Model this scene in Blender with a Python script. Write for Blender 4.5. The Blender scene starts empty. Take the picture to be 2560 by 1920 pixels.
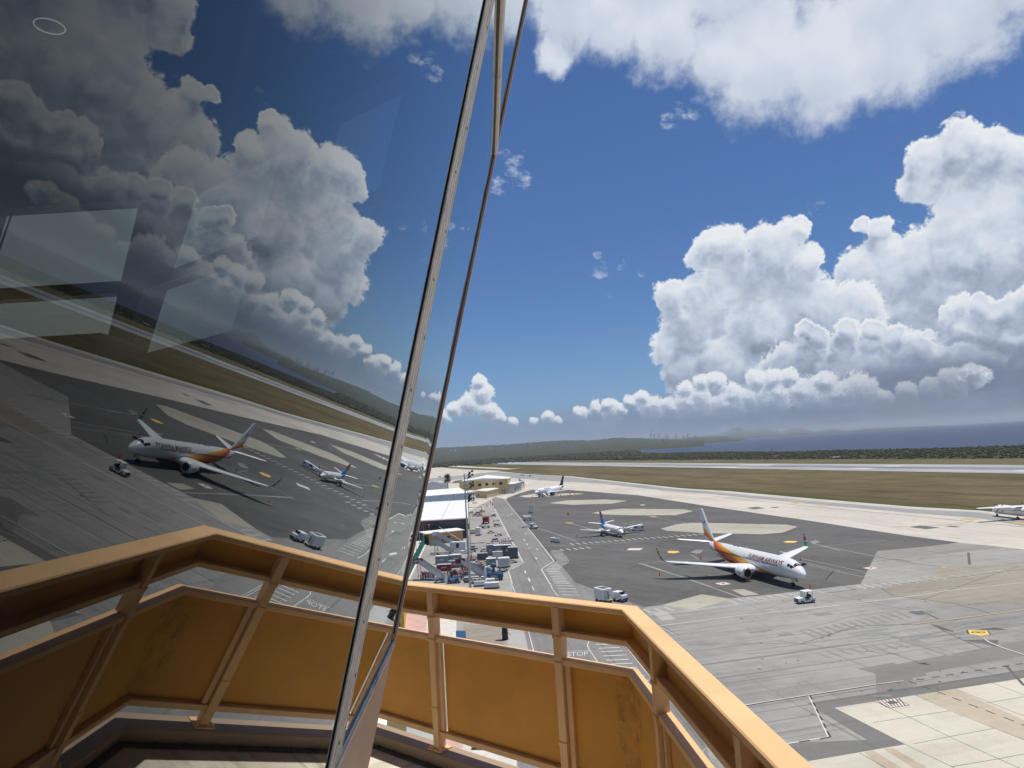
import bpy, bmesh, math, random
from math import radians as rad, pi, sin, cos, tan, atan2, hypot, sqrt
from mathutils import Vector, Matrix, noise as mnoise
import numpy as np
C = bpy.context.scene.collection
R_ = random.Random(7)

# ------------------------------------------------------------ camera
EYE = Vector((0, 0, 29.0))
PITCH, ROLL, FPX = 0.0946, -0.0609, 1760.0
cam = bpy.data.cameras.new("camera"); camo = bpy.data.objects.new("camera", cam); C.objects.link(camo)
cf = Vector((0, cos(PITCH), sin(PITCH))); cu0 = Vector((0, -sin(PITCH), cos(PITCH))); cx0 = Vector((1, 0, 0))
cx = cos(ROLL)*cx0 + sin(ROLL)*cu0; cu = -sin(ROLL)*cx0 + cos(ROLL)*cu0
camo.matrix_world = Matrix(((cx.x, cu.x, -cf.x, 0), (cx.y, cu.y, -cf.y, 0), (cx.z, cu.z, -cf.z, 29.0), (0, 0, 0, 1)))
cam.sensor_width = 36; cam.lens = 36*FPX/2560; cam.clip_start = 0.05; cam.clip_end = 90000
scene = bpy.context.scene; scene.camera = camo

# ------------------------------------------------------------ node maths helper
class E:
    def __init__(s, nt, sock): s.nt, s.s = nt, sock
    def _m(s, op, *a, clamp=False):
        n = s.nt.nodes.new('ShaderNodeMath'); n.operation = op; n.use_clamp = clamp
        for i, v in enumerate((s,)+a):
            if isinstance(v, E): s.nt.links.new(v.s, n.inputs[i])
            else: n.inputs[i].default_value = float(v)
        return E(s.nt, n.outputs[0])
    def __add__(s, o): return s._m('ADD', o)
    __radd__ = __add__
    def __sub__(s, o): return s._m('SUBTRACT', o)
    def __rsub__(s, o): return (s*-1.0)+o
    def __mul__(s, o): return s._m('MULTIPLY', o)
    __rmul__ = __mul__
    def __truediv__(s, o): return s._m('DIVIDE', o)
    def f(s, op, *a): return s._m(op, *a)
    def clamp(s): return s._m('ADD', 0.0, clamp=True)
    def ramp(s, a, b, lo=0.0, hi=1.0, smooth=True):
        n = s.nt.nodes.new('ShaderNodeMapRange'); n.interpolation_type = 'SMOOTHSTEP' if smooth else 'LINEAR'; n.clamp = True
        s.nt.links.new(s.s, n.inputs[0])
        for i, v in enumerate((a, b, lo, hi)):
            if isinstance(v, E): s.nt.links.new(v.s, n.inputs[1+i])
            else: n.inputs[1+i].default_value = v
        return E(s.nt, n.outputs[0])
def sep(nt, sock):
    n = nt.nodes.new('ShaderNodeSeparateXYZ'); nt.links.new(sock, n.inputs[0]); return [E(nt, n.outputs[i]) for i in range(3)]
def comb(nt, x, y, z=0.0):
    n = nt.nodes.new('ShaderNodeCombineXYZ')
    for i, v in enumerate((x, y, z)):
        if isinstance(v, E): nt.links.new(v.s, n.inputs[i])
        else: n.inputs[i].default_value = v
    return n.outputs[0]
def noise(nt, vec, scale, detail=4, rough=0.55, dim='3D', dist=0.0, col=False):
    n = nt.nodes.new('ShaderNodeTexNoise'); n.noise_dimensions = dim
    n.inputs['Scale'].default_value = scale; n.inputs['Detail'].default_value = detail
    n.inputs['Roughness'].default_value = rough; n.inputs['Distortion'].default_value = dist
    nt.links.new(vec, n.inputs['Vector'])
    return n.outputs[1] if col else E(nt, n.outputs[0])
def voro(nt, vec, scale, detail=0, feature='F1', rough=0.5):
    n = nt.nodes.new('ShaderNodeTexVoronoi'); n.voronoi_dimensions = '2D'; n.feature = feature
    n.inputs['Scale'].default_value = scale
    if 'Detail' in n.inputs: n.inputs['Detail'].default_value = detail; n.inputs['Roughness'].default_value = rough
    nt.links.new(vec, n.inputs['Vector']); return E(nt, n.outputs[0])
def mixc(nt, fac, a, b, mode='MIX'):
    n = nt.nodes.new('ShaderNodeMix'); n.data_type = 'RGBA'; n.blend_type = mode
    if isinstance(fac, E): nt.links.new(fac.s, n.inputs[0])
    else: n.inputs[0].default_value = fac
    for i, v in ((6, a), (7, b)):
        if isinstance(v, (tuple, list)): n.inputs[i].default_value = (*v[:3], 1)
        else: nt.links.new(v.s if isinstance(v, E) else v, n.inputs[i])
    return n.outputs[2]

# ------------------------------------------------------------ world: sky and clouds
SUN = Vector((0.18, 0.05, 1)).normalized()
w = bpy.data.worlds.new("World"); scene.world = w; w.use_nodes = True
nt = w.node_tree; nt.nodes.clear()
tc = nt.nodes.new('ShaderNodeTexCoord')
dx, dy, dz = sep(nt, tc.outputs['Generated'])
AZ = dx._m('ARCTAN2', dy)*57.2958
EL = dz._m('ARCSINE')*57.2958
B1 = [(16.6, 8.0, 2.4), (24, 6, 5), (19, 5.2, 4), (29, 5, 5.5), (15.5, 5, 3), (38, 9, 6), (45, 8, 7), (32.32, 18.23, 1.73), (34.17, 18.85, 1.59), (35.75, 17.68, 1.63), (37.09, 16.94, 1.51), (31.98, 16.8, 1.83), (34.81, 14.98, 3.3), (37.55, 14.29, 3.15), (33.71, 12.4, 2.73), (36.71, 10.83, 3.22), (28.65, 14.02, 1.03), (27.62, 14.82, 0.67), (28.85, 12.38, 2.03), (27.28, 11.45, 2.09), (30.16, 11.15, 2.71), (32.49, 8.77, 2.8), (29.75, 7.22, 2.93), (35.46, 6.37, 2.5), (39.37, 14.7, 3.33), (39.49, 9.33, 3.35), (25.61, 9.86, 1.17)]
B2 = [(16.89, 14.93, 1.59), (15.72, 14.01, 1.29), (18.17, 14.75, 1.67), (20.68, 14.59, 1.74), (22.32, 14.54, 1.51), (23.29, 15.21, 0.76), (23.56, 12.88, 1.4), (20.71, 12.68, 2.45), (18.16, 12.39, 2.72), (22.56, 10.72, 2.41), (24.02, 9.46, 1.99), (20.31, 8.44, 3.5), (16.28, 10.44, 1.92), (13.29, 11.32, 1.32), (13.99, 9.14, 1.96), (12.75, 7.47, 1.53), (13.71, 5.81, 1.75), (16.92, 5.52, 2.77), (15.32, 11.87, 1.29), (26.26, 8.73, 2.12), (27.02, 6.98, 1.53), (14.9, 8.6, 1.6), (15.4, 9.6, 1.5)]
B3 = [(21.5, 4.6, 2.6), (25.5, 4.3, 2.9), (29.5, 4.2, 2.7), (33, 3.8, 2.5), (22.97, 7.69, 0.77), (23.78, 6.96, 1.0), (25.93, 7.32, 0.94), (25.25, 6.16, 1.18), (22.89, 5.79, 1.21), (27.56, 6.9, 0.96), (28.78, 6.34, 1.12), (22.0, 4.81, 1.02), (24.86, 4.11, 1.57), (27.7, 4.63, 1.71), (30.07, 5.17, 1.1), (30.25, 3.55, 1.46), (32.1, 3.35, 1.42), (28.42, 2.73, 1.49), (33.51, 2.81, 1.39), (35.03, 2.27, 1.35), (36.57, 2.48, 1.64)]
B4 = [(33.01, 8.2, 0.88), (32.35, 7.43, 0.8), (34.18, 7.72, 1.03), (35.06, 7.0, 1.02), (33.09, 6.54, 1.05), (34.32, 5.97, 1.12), (36.02, 7.23, 0.99), (36.8, 7.47, 1.15), (32.03, 5.91, 0.8), (31.04, 6.24, 0.51), (35.37, 5.44, 1.01), (36.86, 5.23, 1.31)]
BB = [(14, 2.8, 1.6), (17, 2.6, 1.7), (11, 2.8, 1.3), (20, 2.6, 1.8), (23, 2.5, 1.8), (8, 2.5, 1.0), (26, 2.6, 1.8), (15.13, 4.57, 0.76), (13.79, 4.12, 0.77), (16.18, 4.37, 0.87), (17.36, 3.28, 1.06), (14.8, 3.26, 1.09), (19.33, 4.42, 0.89), (20.34, 4.22, 0.93), (21.55, 4.22, 0.82), (22.45, 3.17, 1.02), (20.63, 3.01, 1.04), (18.79, 2.94, 0.95), (24.06, 3.76, 0.84), (24.91, 2.64, 0.98), (26.01, 2.33, 0.87), (10.46, 3.82, 0.71), (9.54, 3.43, 0.58), (11.29, 3.08, 0.75), (7.71, 3.11, 0.68), (6.56, 2.96, 0.68), (5.41, 2.69, 0.59), (8.58, 2.71, 0.63), (12.59, 2.76, 0.88), (29.27, 2.44, 0.84), (30.67, 2.51, 0.9), (32.04, 2.77, 1.06), (33.39, 3.21, 0.87), (27.81, 2.07, 0.76), (-2.56, 5.83, 0.68), (-2.5, 4.9, 1.04), (-3.47, 4.04, 1.1), (-2.13, 3.28, 0.96), (-4.64, 3.65, 0.77), (-1.24, 2.76, 0.69), (-0.13, 2.24, 0.51), (-5.58, 3.02, 0.68), (2.65, 2.52, 0.6), (3.55, 2.24, 0.41), (1.6, 2.25, 0.41)]
BC = [(6.62, 32.57, 2.88), (10.72, 32.4, 3.46), (5.22, 30.27, 1.67), (14.76, 30.75, 3.64), (18.93, 28.49, 3.02), (22.04, 27.84, 4.72), (26.91, 26.52, 4.61), (30.28, 27.18, 5.15), (34.79, 27.14, 4.41), (38.59, 28.5, 4.08), (40.9, 28.4, 4.45), (19.5, 33.34, 3.95), (13.71, 34.98, 3.8), (5.96, 35.95, 4.27)]
BD = [(15.18, 24.73, 1.03), (14.15, 24.83, 0.76), (16.36, 24.71, 0.81), (24.44, 16.31, 0.75), (7.68, 15.28, 0.58), (7.94, 13.79, 0.81), (9.47, 14.01, 0.51), (11.11, 13.48, 0.36), (8.55, 11.9, 0.44), (1.25, 22.19, 1.38), (0.2, 21.21, 1.1), (1.98, 21.62, 1.03), (0.55, 23.44, 0.8)]
def field_group(name, blobs, kind, fine=True, squash=1.0):
    g = bpy.data.node_groups.new(name, 'ShaderNodeTree')
    g.interface.new_socket('P', in_out='INPUT', socket_type='NodeSocketVector')
    g.interface.new_socket('H', in_out='OUTPUT', socket_type='NodeSocketFloat')
    gi = g.nodes.new('NodeGroupInput'); go = g.nodes.new('NodeGroupOutput')
    P = gi.outputs[0]
    nz = noise(g, P, 0.45, 3, 0.5, col=True)
    nx, ny, _ = sep(g, nz); px, py, _ = sep(g, P)
    amp = {'cum': 1.6, 'low': 1.0, 'soft': 2.4, 'wisp': 1.6}[kind]
    Q = comb(g, px+(nx-0.5)*amp, (py+(ny-0.5)*amp)*squash)
    res = None
    for (a, e, r) in blobs:
        n = g.nodes.new('ShaderNodeVectorMath'); n.operation = 'DISTANCE'
        g.links.new(Q, n.inputs[0]); n.inputs[1].default_value = (a, e*squash, 0)
        v = E(g, n.outputs['Value'])*(-1.0/r)+1.0
        res = v if res is None else res._m('SMOOTH_MAX', v, 0.12)
    if kind in ('cum', 'low'):
        k = 1.0 if kind == 'cum' else 1.7
        nz2 = noise(g, P, 1.1*k, 2, 0.5, col=True); ax, ay, _ = sep(g, nz2)
        Q2 = comb(g, px+(ax-0.5)*1.1/k, py+(ay-0.5)*1.1/k)
        def bil(sc_, off=0.0): return (noise(g, Q2, sc_*k, 0, 0.5)-0.5).f('ABSOLUTE')*4.0
        b1 = voro(g, Q2, 0.40*k, 0, 'SMOOTH_F1')
        top_ = 0.8 if fine else 0.42
        H = res.ramp(-0.9, top_, -0.9, top_, smooth=False) + (0.5-b1)*0.15 + (noise(g, P, 0.42*k, 6, 0.58)-0.5)*1.0 + (bil(1.0)-0.45)*0.07
        if fine: H = H + (bil(1.9)-0.45)*0.09 + (bil(4.2)-0.45)*0.05 + (noise(g, P, 2.6*k, 8, 0.76)-0.5)*0.46
    elif kind == 'soft':
        H = res.ramp(-0.5, 0.8, -0.5, 0.8, smooth=False) + (noise(g, P, 0.30, 5, 0.55)-0.5)*0.9
        if fine: H = H + (noise(g, P, 1.5, 7, 0.68)-0.5)*0.42
    else:
        S2 = comb(g, px*0.5+py*0.25, py*0.85)
        H = res.ramp(-1.5, 0.5, -1.5, 0.5, smooth=False) + (noise(g, S2, 1.5, 7, 0.66)-0.56)*3.6
    g.links.new(H.s, go.inputs[0]); return g
def use(g, vec):
    n = nt.nodes.new('ShaderNodeGroup'); n.node_tree = g; nt.links.new(vec, n.inputs[0]); return E(nt, n.outputs[0])
LAY = [('one', B1), ('two', B2), ('three', B3), ('four', B4)]
GL = [(field_group('tower_'+n, b, 'cum'), field_group('tower_relief_'+n, b, 'cum', False)) for n, b in LAY]
gB = field_group('cloud_low', BB, 'low'); gC = field_group('cloud_sheet', BC, 'soft'); gCs = field_group('cloud_sheet_relief', BC, 'soft', False); gD = field_group('cloud_wisps', BD, 'wisp')
P0 = comb(nt, AZ, EL)
sky = nt.nodes.new('ShaderNodeTexSky'); sky.sky_type = 'NISHITA'; sky.sun_disc = False
sky.sun_elevation = math.asin(SUN.z); sky.sun_rotation = atan2(SUN.x, SUN.y); sky.altitude = 100
sky.air_density = 1.0; sky.dust_density = 0.6; sky.ozone_density = 3.0
SKYK = 0.088
sc = mixc(nt, 1.0, sky.outputs[0], (SKYK*0.50, SKYK*0.71, SKYK*1.0), 'MULTIPLY')
hz = EL.ramp(0.0, 15.0, 1.0, 0.0)
sc = mixc(nt, hz*hz*0.38, sc, (0.25, 0.43, 0.75))
sc = mixc(nt, EL.ramp(36.0, 70.0)*0.45, sc, (0.012, 0.03, 0.09))
sc = mixc(nt, AZ.ramp(-15.0, -8.5, 1.0, 0.0)*AZ.f('GREATER_THAN', -110)*EL.ramp(22.0, 45.0, 1.0, 0.0), sc, mixc(nt, noise(nt, comb(nt, AZ*0.5, EL), 0.15, 3, 0.5), (0.08, 0.095, 0.105), (0.16, 0.18, 0.19)))
sc = mixc(nt, AZ.ramp(-26.0, -21.0, 1.0, 0.0)*AZ.f('GREATER_THAN', -110)*EL.ramp(22.0, 45.0, 1.0, 0.0), sc, mixc(nt, noise(nt, comb(nt, AZ*0.5, EL), 0.15, 3, 0.5), (0.20, 0.23, 0.245), (0.36, 0.39, 0.405)))
WHITE, MIDL, SHADE, DARK = (0.82, 0.85, 0.89), (0.60, 0.665, 0.77), (0.38, 0.45, 0.58), (0.21, 0.26, 0.355)
def ramp4(L, cols, pos):
    c = cols[0]
    for i in range(1, len(cols)): c = mixc(nt, L.ramp(pos[i-1], pos[i], smooth=False), c, cols[i])
    return c
def bgs(c):
    n = nt.nodes.new('ShaderNodeBackground'); nt.links.new(c, n.inputs[0]); return n.outputs[0]
def mixs(f, a, b):
    n = nt.nodes.new('ShaderNodeMixShader'); nt.links.new(f.s, n.inputs[0]); nt.links.new(a, n.inputs[1]); nt.links.new(b, n.inputs[2]); return n.outputs[0]
# high soft sheet
hC = use(gC, P0); hC1 = use(gCs, comb(nt, AZ+0.5, EL+1.6)); aC = hC.ramp(-0.22, 0.40)
LC = ((hC-hC1)*0.32+0.74+(noise(nt, P0, 0.2, 3, 0.45)-0.5)*0.9).clamp()
cC = ramp4(LC, [(0.36, 0.42, 0.56), (0.52, 0.585, 0.71), (0.70, 0.75, 0.84)], [0.15, 0.5, 0.95])
hD = use(gD, P0); aD = hD.ramp(0.0, 1.2)*0.75
cH = mixc(nt, aD, mixc(nt, aC, sc, cC), (0.62, 0.69, 0.80))
# towers, back to front
big = noise(nt, P0, 0.2, 3, 0.5)
TW = []
for (g1, g2), (lo, hi, gray) in zip(GL, [(3, 17, 0.12), (3, 11, 0.16), (1.5, 7.5, 0.36), (4, 9, 0.14)]):
    h = use(g1, P0); h0 = use(g2, P0); h1 = use(g2, comb(nt, AZ+0.3, EL+0.95))
    L = EL.ramp(lo, hi, -0.20, 0.06) + (big-0.5)*0.8 + 0.72 + (h0-h1).f('MINIMUM', 0.5)*0.72 + (h-h0).f('MINIMUM', 0.25)*0.30 - h0.ramp(0.05, 0.45, 0.0, 0.16+gray)
    TW.append((h.ramp(-0.05, 0.16), ramp4(L, [DARK, SHADE, MIDL, WHITE], [0.05, 0.33, 0.58, 0.92]), h))
# low row
hB = use(gB, P0); hB1 = use(gB, comb(nt, AZ+0.12, EL+0.4)); aB = hB.ramp(-0.05, 0.20)*(EL-1.3).ramp(0.0, 1.4)
LB = 0.58 + (hB-hB1)*0.9 - hB.ramp(0.1, 0.8, 0.0, 0.25) + (EL-2.0).ramp(0.0, 2.2, -0.15, 0.15)
cB = ramp4(LB, [(0.26, 0.325, 0.44), SHADE, MIDL, WHITE], [0.1, 0.4, 0.62, 0.95])
# grey-blue base of the bank, rain under it
bn = noise(nt, comb(nt, AZ*0.35, EL), 0.9, 4, 0.55)
edge = AZ.ramp(-8.0, 34.0, 2.3, 4.2, smooth=False) + (bn-0.5)*2.0
aE = (EL-edge).ramp(-0.9, 1.0, 1.0, 0.0) * AZ.ramp(-14.0, 2.0, 0.35, 1.0)
cE = mixc(nt, AZ.ramp(-5, 30), (0.22, 0.32, 0.48), (0.14, 0.18, 0.27))
cE = mixc(nt, (bn-0.45).ramp(0.0, 0.3)*0.3, cE, (0.36, 0.44, 0.58))
def lowstack(c, withA):
    if withA:
        for a_, c_, _ in TW: c = mixc(nt, a_, c, c_)
    c = mixc(nt, aE*0.92, c, cE)
    c = mixc(nt, aB, c, cB)
    if withA: c = mixc(nt, TW[0][2].ramp(0.0, 0.3)*(EL-2.2).ramp(0.0, 4.2, 1.0, 0.0)*AZ.ramp(19, 33)*0.75, c, (0.17, 0.21, 0.30))
    return c
inA = AZ.f('GREATER_THAN', 8.0)*AZ.f('LESS_THAN', 60)
near = AZ.f('GREATER_THAN', -14)*AZ.f('LESS_THAN', 60)
lowB = bgs(lowstack(mixc(nt, aD, sc, (0.62, 0.69, 0.80)), False)); lowA = bgs(lowstack(mixc(nt, aD, sc, (0.62, 0.69, 0.80)), True))
plain = bgs(sc)
low = mixs(near, plain, mixs(inA, lowB, lowA))
high = mixs(near*EL.f('LESS_THAN', 50), plain, bgs(cH))
ow = nt.nodes.new('ShaderNodeOutputWorld'); nt.links.new(mixs(EL.f('GREATER_THAN', 21.0), low, high), ow.inputs[0])
w.cycles.sampling_method = 'MANUAL'; w.cycles.sample_map_resolution = 512
# ------------------------------------------------------------ sun, exposure
sl = bpy.data.lights.new("sun", 'SUN'); sl.energy = 4.4; sl.angle = rad(0.53); sl.color = (1.0, 0.945, 0.86)
so = bpy.data.objects.new("sun", sl); C.objects.link(so); so.rotation_euler = SUN.to_track_quat('Z', 'Y').to_euler()
vs = scene.view_settings; vs.view_transform = 'Standard'; vs.look = 'None'; vs.exposure = 0; vs.gamma = 1; vs.use_curve_mapping = False
# ------------------------------------------------------------ helpers: pixel (2560 wide) -> place
def ray(x, y):
    return cx*((x-1280)/FPX) - cu*((y-960)/FPX) + cf
def G(x, y, z=0.0):
    d = ray(x, y); t = (z-29.0)/d.z
    return Vector((d.x*t, d.y*t, z))
def zm(x0, y0, s): return lambda x, y: (x0+x/s, y0+y/s)
Q4 = zm(1280, 960, 1.728); R7 = zm(1600, 1230, 4.424); R6 = zm(1400, 1150, 5.53); T3 = zm(2000, 1330, 3.95); T4 = zm(1900, 1600, 3.352)
T6 = zm(1180, 1240, 7.54); RG = zm(1240, 1460, 3.606); T2 = zm(1650, 1030, 2.431); R1 = zm(1060, 1050, 3.456); R8 = zm(1000, 1250, 6.912); R5 = zm(1020, 1130, 5.53); T5 = zm(1040, 1160, 11.06); U8 = zm(1180, 1340, 11.853); U7 = zm(1050, 1370, 14.747)

# ------------------------------------------------------------ helpers: materials
MATS = {}
def new_mat(name):
    m = bpy.data.materials.new(name); m.use_nodes = True; t = m.node_tree; t.nodes.clear()
    o = t.nodes.new('ShaderNodeOutputMaterial'); b = t.nodes.new('ShaderNodeBsdfPrincipled')
    t.links.new(b.outputs[0], o.inputs[0]); return m, t, b
def setc(t, b, c):
    if isinstance(c, (tuple, list)): b.inputs['Base Color'].default_value = (*c[:3], 1)
    else: t.links.new(c, b.inputs['Base Color'])
def bump(t, b, h, strength, dist):
    n = t.nodes.new('ShaderNodeBump'); n.inputs['Strength'].default_value = strength; n.inputs['Distance'].default_value = dist
    t.links.new(h.s, n.inputs['Height']); t.links.new(n.outputs[0], b.inputs['Normal'])
def objco(t):
    return t.nodes.new('ShaderNodeTexCoord').outputs['Object']
def geo(t):
    return t.nodes.new('ShaderNodeNewGeometry').outputs['Position']
def M(name, col=None, rough=0.6, metal=0.0, var=0.12, scale=3.0, spec=0.5, dirt=0.0):
    if name in MATS: return MATS[name]
    m, t, b = new_mat(name)
    p = objco(t)
    n = noise(t, p, scale, 5, 0.6)
    c = mixc(t, n.ramp(0.3, 0.7), tuple(x*(1-var) for x in col), tuple(min(1, x*(1+var*0.7)) for x in col))
    if dirt: c = mixc(t, noise(t, p, scale*0.7, 6, 0.65).ramp(0.52, 0.75)*dirt, c, (0.10, 0.085, 0.065))
    setc(t, b, c); b.inputs['Roughness'].default_value = rough; b.inputs['Metallic'].default_value = metal
    b.inputs['Specular IOR Level'].default_value = spec
    MATS[name] = m; return m
M('white_paint', (0.80, 0.81, 0.80), 0.30, var=0.04); M('white_plane', (0.78, 0.79, 0.80), 0.26, var=0.02, scale=0.6)
M('grey_metal', (0.42, 0.43, 0.44), 0.45, 0.3, dirt=0.2); M('dark_metal', (0.07, 0.07, 0.075), 0.5, 0.2); M('black_rubber', (0.02, 0.02, 0.02), 0.8)
M('aluminium', (0.62, 0.61, 0.58), 0.32, 0.85, dirt=0.3, scale=9); M('dark_glass', (0.02, 0.024, 0.03), 0.08, var=0.05)
M('red_paint', (0.24, 0.025, 0.03), 0.45, dirt=0.25); M('cone_orange', (0.75, 0.12, 0.05), 0.55); M('blue_paint', (0.016, 0.078, 0.165), 0.45, dirt=0.2)
M('green_paint', (0.02, 0.20, 0.16), 0.6); M('yellow_paint', (0.70, 0.48, 0.07), 0.5); M('grey_box', (0.26, 0.28, 0.30), 0.55, dirt=0.3); M('dark_box', (0.10, 0.11, 0.12), 0.6, dirt=0.2)
M('ochre_wall', (0.62, 0.47, 0.24), 0.85, dirt=0.1, scale=0.4); M('orange_wall', (0.62, 0.36, 0.17), 0.85); M('dark_wall', (0.065, 0.072, 0.08), 0.7); M('pale_blue_wall', (0.42, 0.53, 0.62), 0.7)
M('white_roof', (0.80, 0.80, 0.77), 0.6, var=0.05, scale=0.3, dirt=0.12); M('concrete_pale', (0.60, 0.57, 0.51), 0.9, scale=0.5, dirt=0.2); M('shade_blue', (0.05, 0.16, 0.34), 0.5)
M('tan_cargo', (0.55, 0.47, 0.34), 0.8, dirt=0.3, var=0.3); M('silver_shell', (0.55, 0.57, 0.58), 0.35, 0.4); M('skin', (0.30, 0.17, 0.11), 0.6); M('navy', (0.012, 0.016, 0.04), 0.4)
M('maroon', (0.16, 0.02, 0.025), 0.6); M('wood_red', (0.30, 0.06, 0.05), 0.7); M('trunk', (0.16, 0.13, 0.10), 0.9); M('frond', (0.10, 0.14, 0.07), 0.7, var=0.5)
M('hi_vis', (0.55, 0.75, 0.05), 0.7); M('tile_red', (0.55, 0.35, 0.30), 0.9, dirt=0.2, scale=0.8)
M('turbine_white', (0.8, 0.8, 0.8), 0.4); M('lamp_grey', (0.45, 0.46, 0.48), 0.5, 0.4)

# ------------------------------------------------------------ helpers: mesh building
class MB:
    def __init__(s): s.v = []; s.f = []
    def add(s, vs, fs):
        o = len(s.v); s.v += [tuple(p) for p in vs]; s.f += [tuple(i+o for i in f) for f in fs]; return s
    def quad(s, *pts): return s.add(pts, [tuple(range(len(pts)))])
    def box(s, cx_, cy_, z0, lx, ly, lz, rz=0.0, bev=0.0):
        c, n = cos(rz), sin(rz); P = []
        def pt(x, y, z): return (cx_+x*c-y*n, cy_+x*n+y*c, z0+z)
        X, Y = lx/2, ly/2
        if bev > 0:
            b = min(bev, X*.9, Y*.9, lz*.45)
            rings = [(X-b, Y-b, 0), (X, Y, b), (X, Y, lz-b), (X-b, Y-b, lz)]
            vs = []
            for (a, d, z) in rings:
                k = b if a == X else 0
                vs += [pt(a-b*.4*(a == X), -d, z), pt(a, -d+b*.4*(a == X), z), pt(a, d-b*.4*(a == X), z), pt(a-b*.4*(a == X), d, z), pt(-a+b*.4*(a == X), d, z), pt(-a, d-b*.4*(a == X), z), pt(-a, -d+b*.4*(a == X), z), pt(-a+b*.4*(a == X), -d, z)]
            fs = [tuple(range(7, -1, -1)), tuple(range(24, 32))]
            for r in range(3):
                for i in range(8): j = (i+1) % 8; fs.append((r*8+i, r*8+j, r*8+8+j, r*8+8+i))
            return s.add(vs, fs)
        vs = [pt(-X, -Y, 0), pt(X, -Y, 0), pt(X, Y, 0), pt(-X, Y, 0), pt(-X, -Y, lz), pt(X, -Y, lz), pt(X, Y, lz), pt(-X, Y, lz)]
        return s.add(vs, [(3, 2, 1, 0), (4, 5, 6, 7), (0, 1, 5, 4), (1, 2, 6, 5), (2, 3, 7, 6), (3, 0, 4, 7)])
    def prism(s, poly, z0, z1):
        n = len(poly); z0f = z0 if callable(z0) else (lambda x, y: z0); z1f = z1 if callable(z1) else (lambda x, y: z1)
        vs = [(p[0], p[1], z0f(p[0], p[1])) for p in poly]+[(p[0], p[1], z1f(p[0], p[1])) for p in poly]
        return s.add(vs, [tuple(range(n-1, -1, -1)), tuple(range(n, 2*n))]+[(i, (i+1) % n, n+(i+1) % n, n+i) for i in range(n)])
    def side(s, prof, y0, y1):
        "profile in x-z, extruded along y"
        n = len(prof); vs = [(p[0], y0, p[1]) for p in prof]+[(p[0], y1, p[1]) for p in prof]
        return s.add(vs, [tuple(range(n)), tuple(range(2*n-1, n-1, -1))]+[(i, n+i, n+(i+1) % n, (i+1) % n) for i in range(n)])
    def tube(s, a, b, r0, r1=None, n=8, cap=True):
        a, b = Vector(a), Vector(b); r1 = r0 if r1 is None else r1; d = (b-a).normalized()
        u = d.orthogonal().normalized(); v = d.cross(u); vs = []
        for (p, r) in ((a, r0), (b, r1)):
            for i in range(n):
                t = 2*pi*i/n; vs.append(p+u*(r*cos(t))+v*(r*sin(t)))
        fs = [(i, (i+1) % n, n+(i+1) % n, n+i) for i in range(n)]
        if cap: fs += [tuple(range(n-1, -1, -1)), tuple(range(n, 2*n))]
        return s.add(vs, fs)
    def beam(s, a, b, w_, h_, up=(0, 0, 1)):
        a, b = Vector(a), Vector(b); d = (b-a).normalized(); x = d.cross(Vector(up)).normalized(); z = x.cross(d)
        vs = [p+x*(sx*w_/2)+z*(sz*h_/2) for p in (a, b) for sx, sz in ((-1, -1), (1, -1), (1, 1), (-1, 1))]
        return s.add(vs, [(3, 2, 1, 0), (4, 5, 6, 7), (0, 1, 5, 4), (1, 2, 6, 5), (2, 3, 7, 6), (3, 0, 4, 7)])
    def loft(s, rings, cap=True):
        n = len(rings[0]); vs = [p for r in rings for p in r]; fs = []
        for k in range(len(rings)-1):
            for i in range(n): j = (i+1) % n; fs.append((k*n+i, k*n+j, (k+1)*n+j, (k+1)*n+i))
        if cap: fs += [tuple(range(n-1, -1, -1)), tuple(range((len(rings)-1)*n, len(rings)*n))]
        return s.add(vs, fs)
    def lathe(s, c, prof, n=16, axis='z'):
        rings = []
        for (r, h) in prof:
            ring = []
            for i in range(n):
                t = 2*pi*i/n
                if axis == 'z': ring.append((c[0]+r*cos(t), c[1]+r*sin(t), c[2]+h))
                elif axis == 'x': ring.append((c[0]+h, c[1]+r*cos(t), c[2]+r*sin(t)))
                else: ring.append((c[0]+r*cos(t), c[1]+h, c[2]+r*sin(t)))
            rings.append(ring)
        return s.loft(rings)
    def build(s, name, mat, parent=None, smooth=False, loc=None, rz=0.0):
        me = bpy.data.meshes.new(name); me.from_pydata(s.v, [], s.f); me.update()
        bm_ = bmesh.new(); bm_.from_mesh(me); bmesh.ops.recalc_face_normals(bm_, faces=bm_.faces); bm_.to_mesh(me); bm_.free()
        if isinstance(mat, str): mat = MATS[mat]
        me.materials.append(mat)
        if smooth:
            for p in me.polygons: p.use_smooth = True
            if smooth != 'all':
                try: me.set_sharp_from_angle(angle=rad(40))
                except Exception: pass
        o = bpy.data.objects.new(name, me); C.objects.link(o)
        if parent: o.parent = parent
        if loc is not None: o.location = loc
        o.rotation_euler[2] = rz
        return o
def tag(o, label, cat, group=None, kind=None):
    if label: o['label'] = label
    if cat: o['category'] = cat
    if group: o['group'] = group
    if kind: o['kind'] = kind
    return o
def thing(name, label, cat, loc=(0, 0, 0), rz=0.0, group=None):
    o = bpy.data.objects.new(name, None); C.objects.link(o); o.location = loc; o.rotation_euler = (0, 0, rz); o.empty_display_size = 0.5
    return tag(o, label, cat, group)
def kids(o): return [c for c in bpy.data.objects if c.parent is o]
def dup(root, loc, rz, label=None, group=None, sc_=None):
    def cp(o, par):
        c = o.copy(); C.objects.link(c); c.parent = par
        for k in kids(o): cp(k, c)
        return c
    r = cp(root, None); r.location = loc; r.rotation_euler = (0, 0, rz)
    if label: r['label'] = label
    if group: r['group'] = group
    if sc_: r.scale = sc_
    return r
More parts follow.
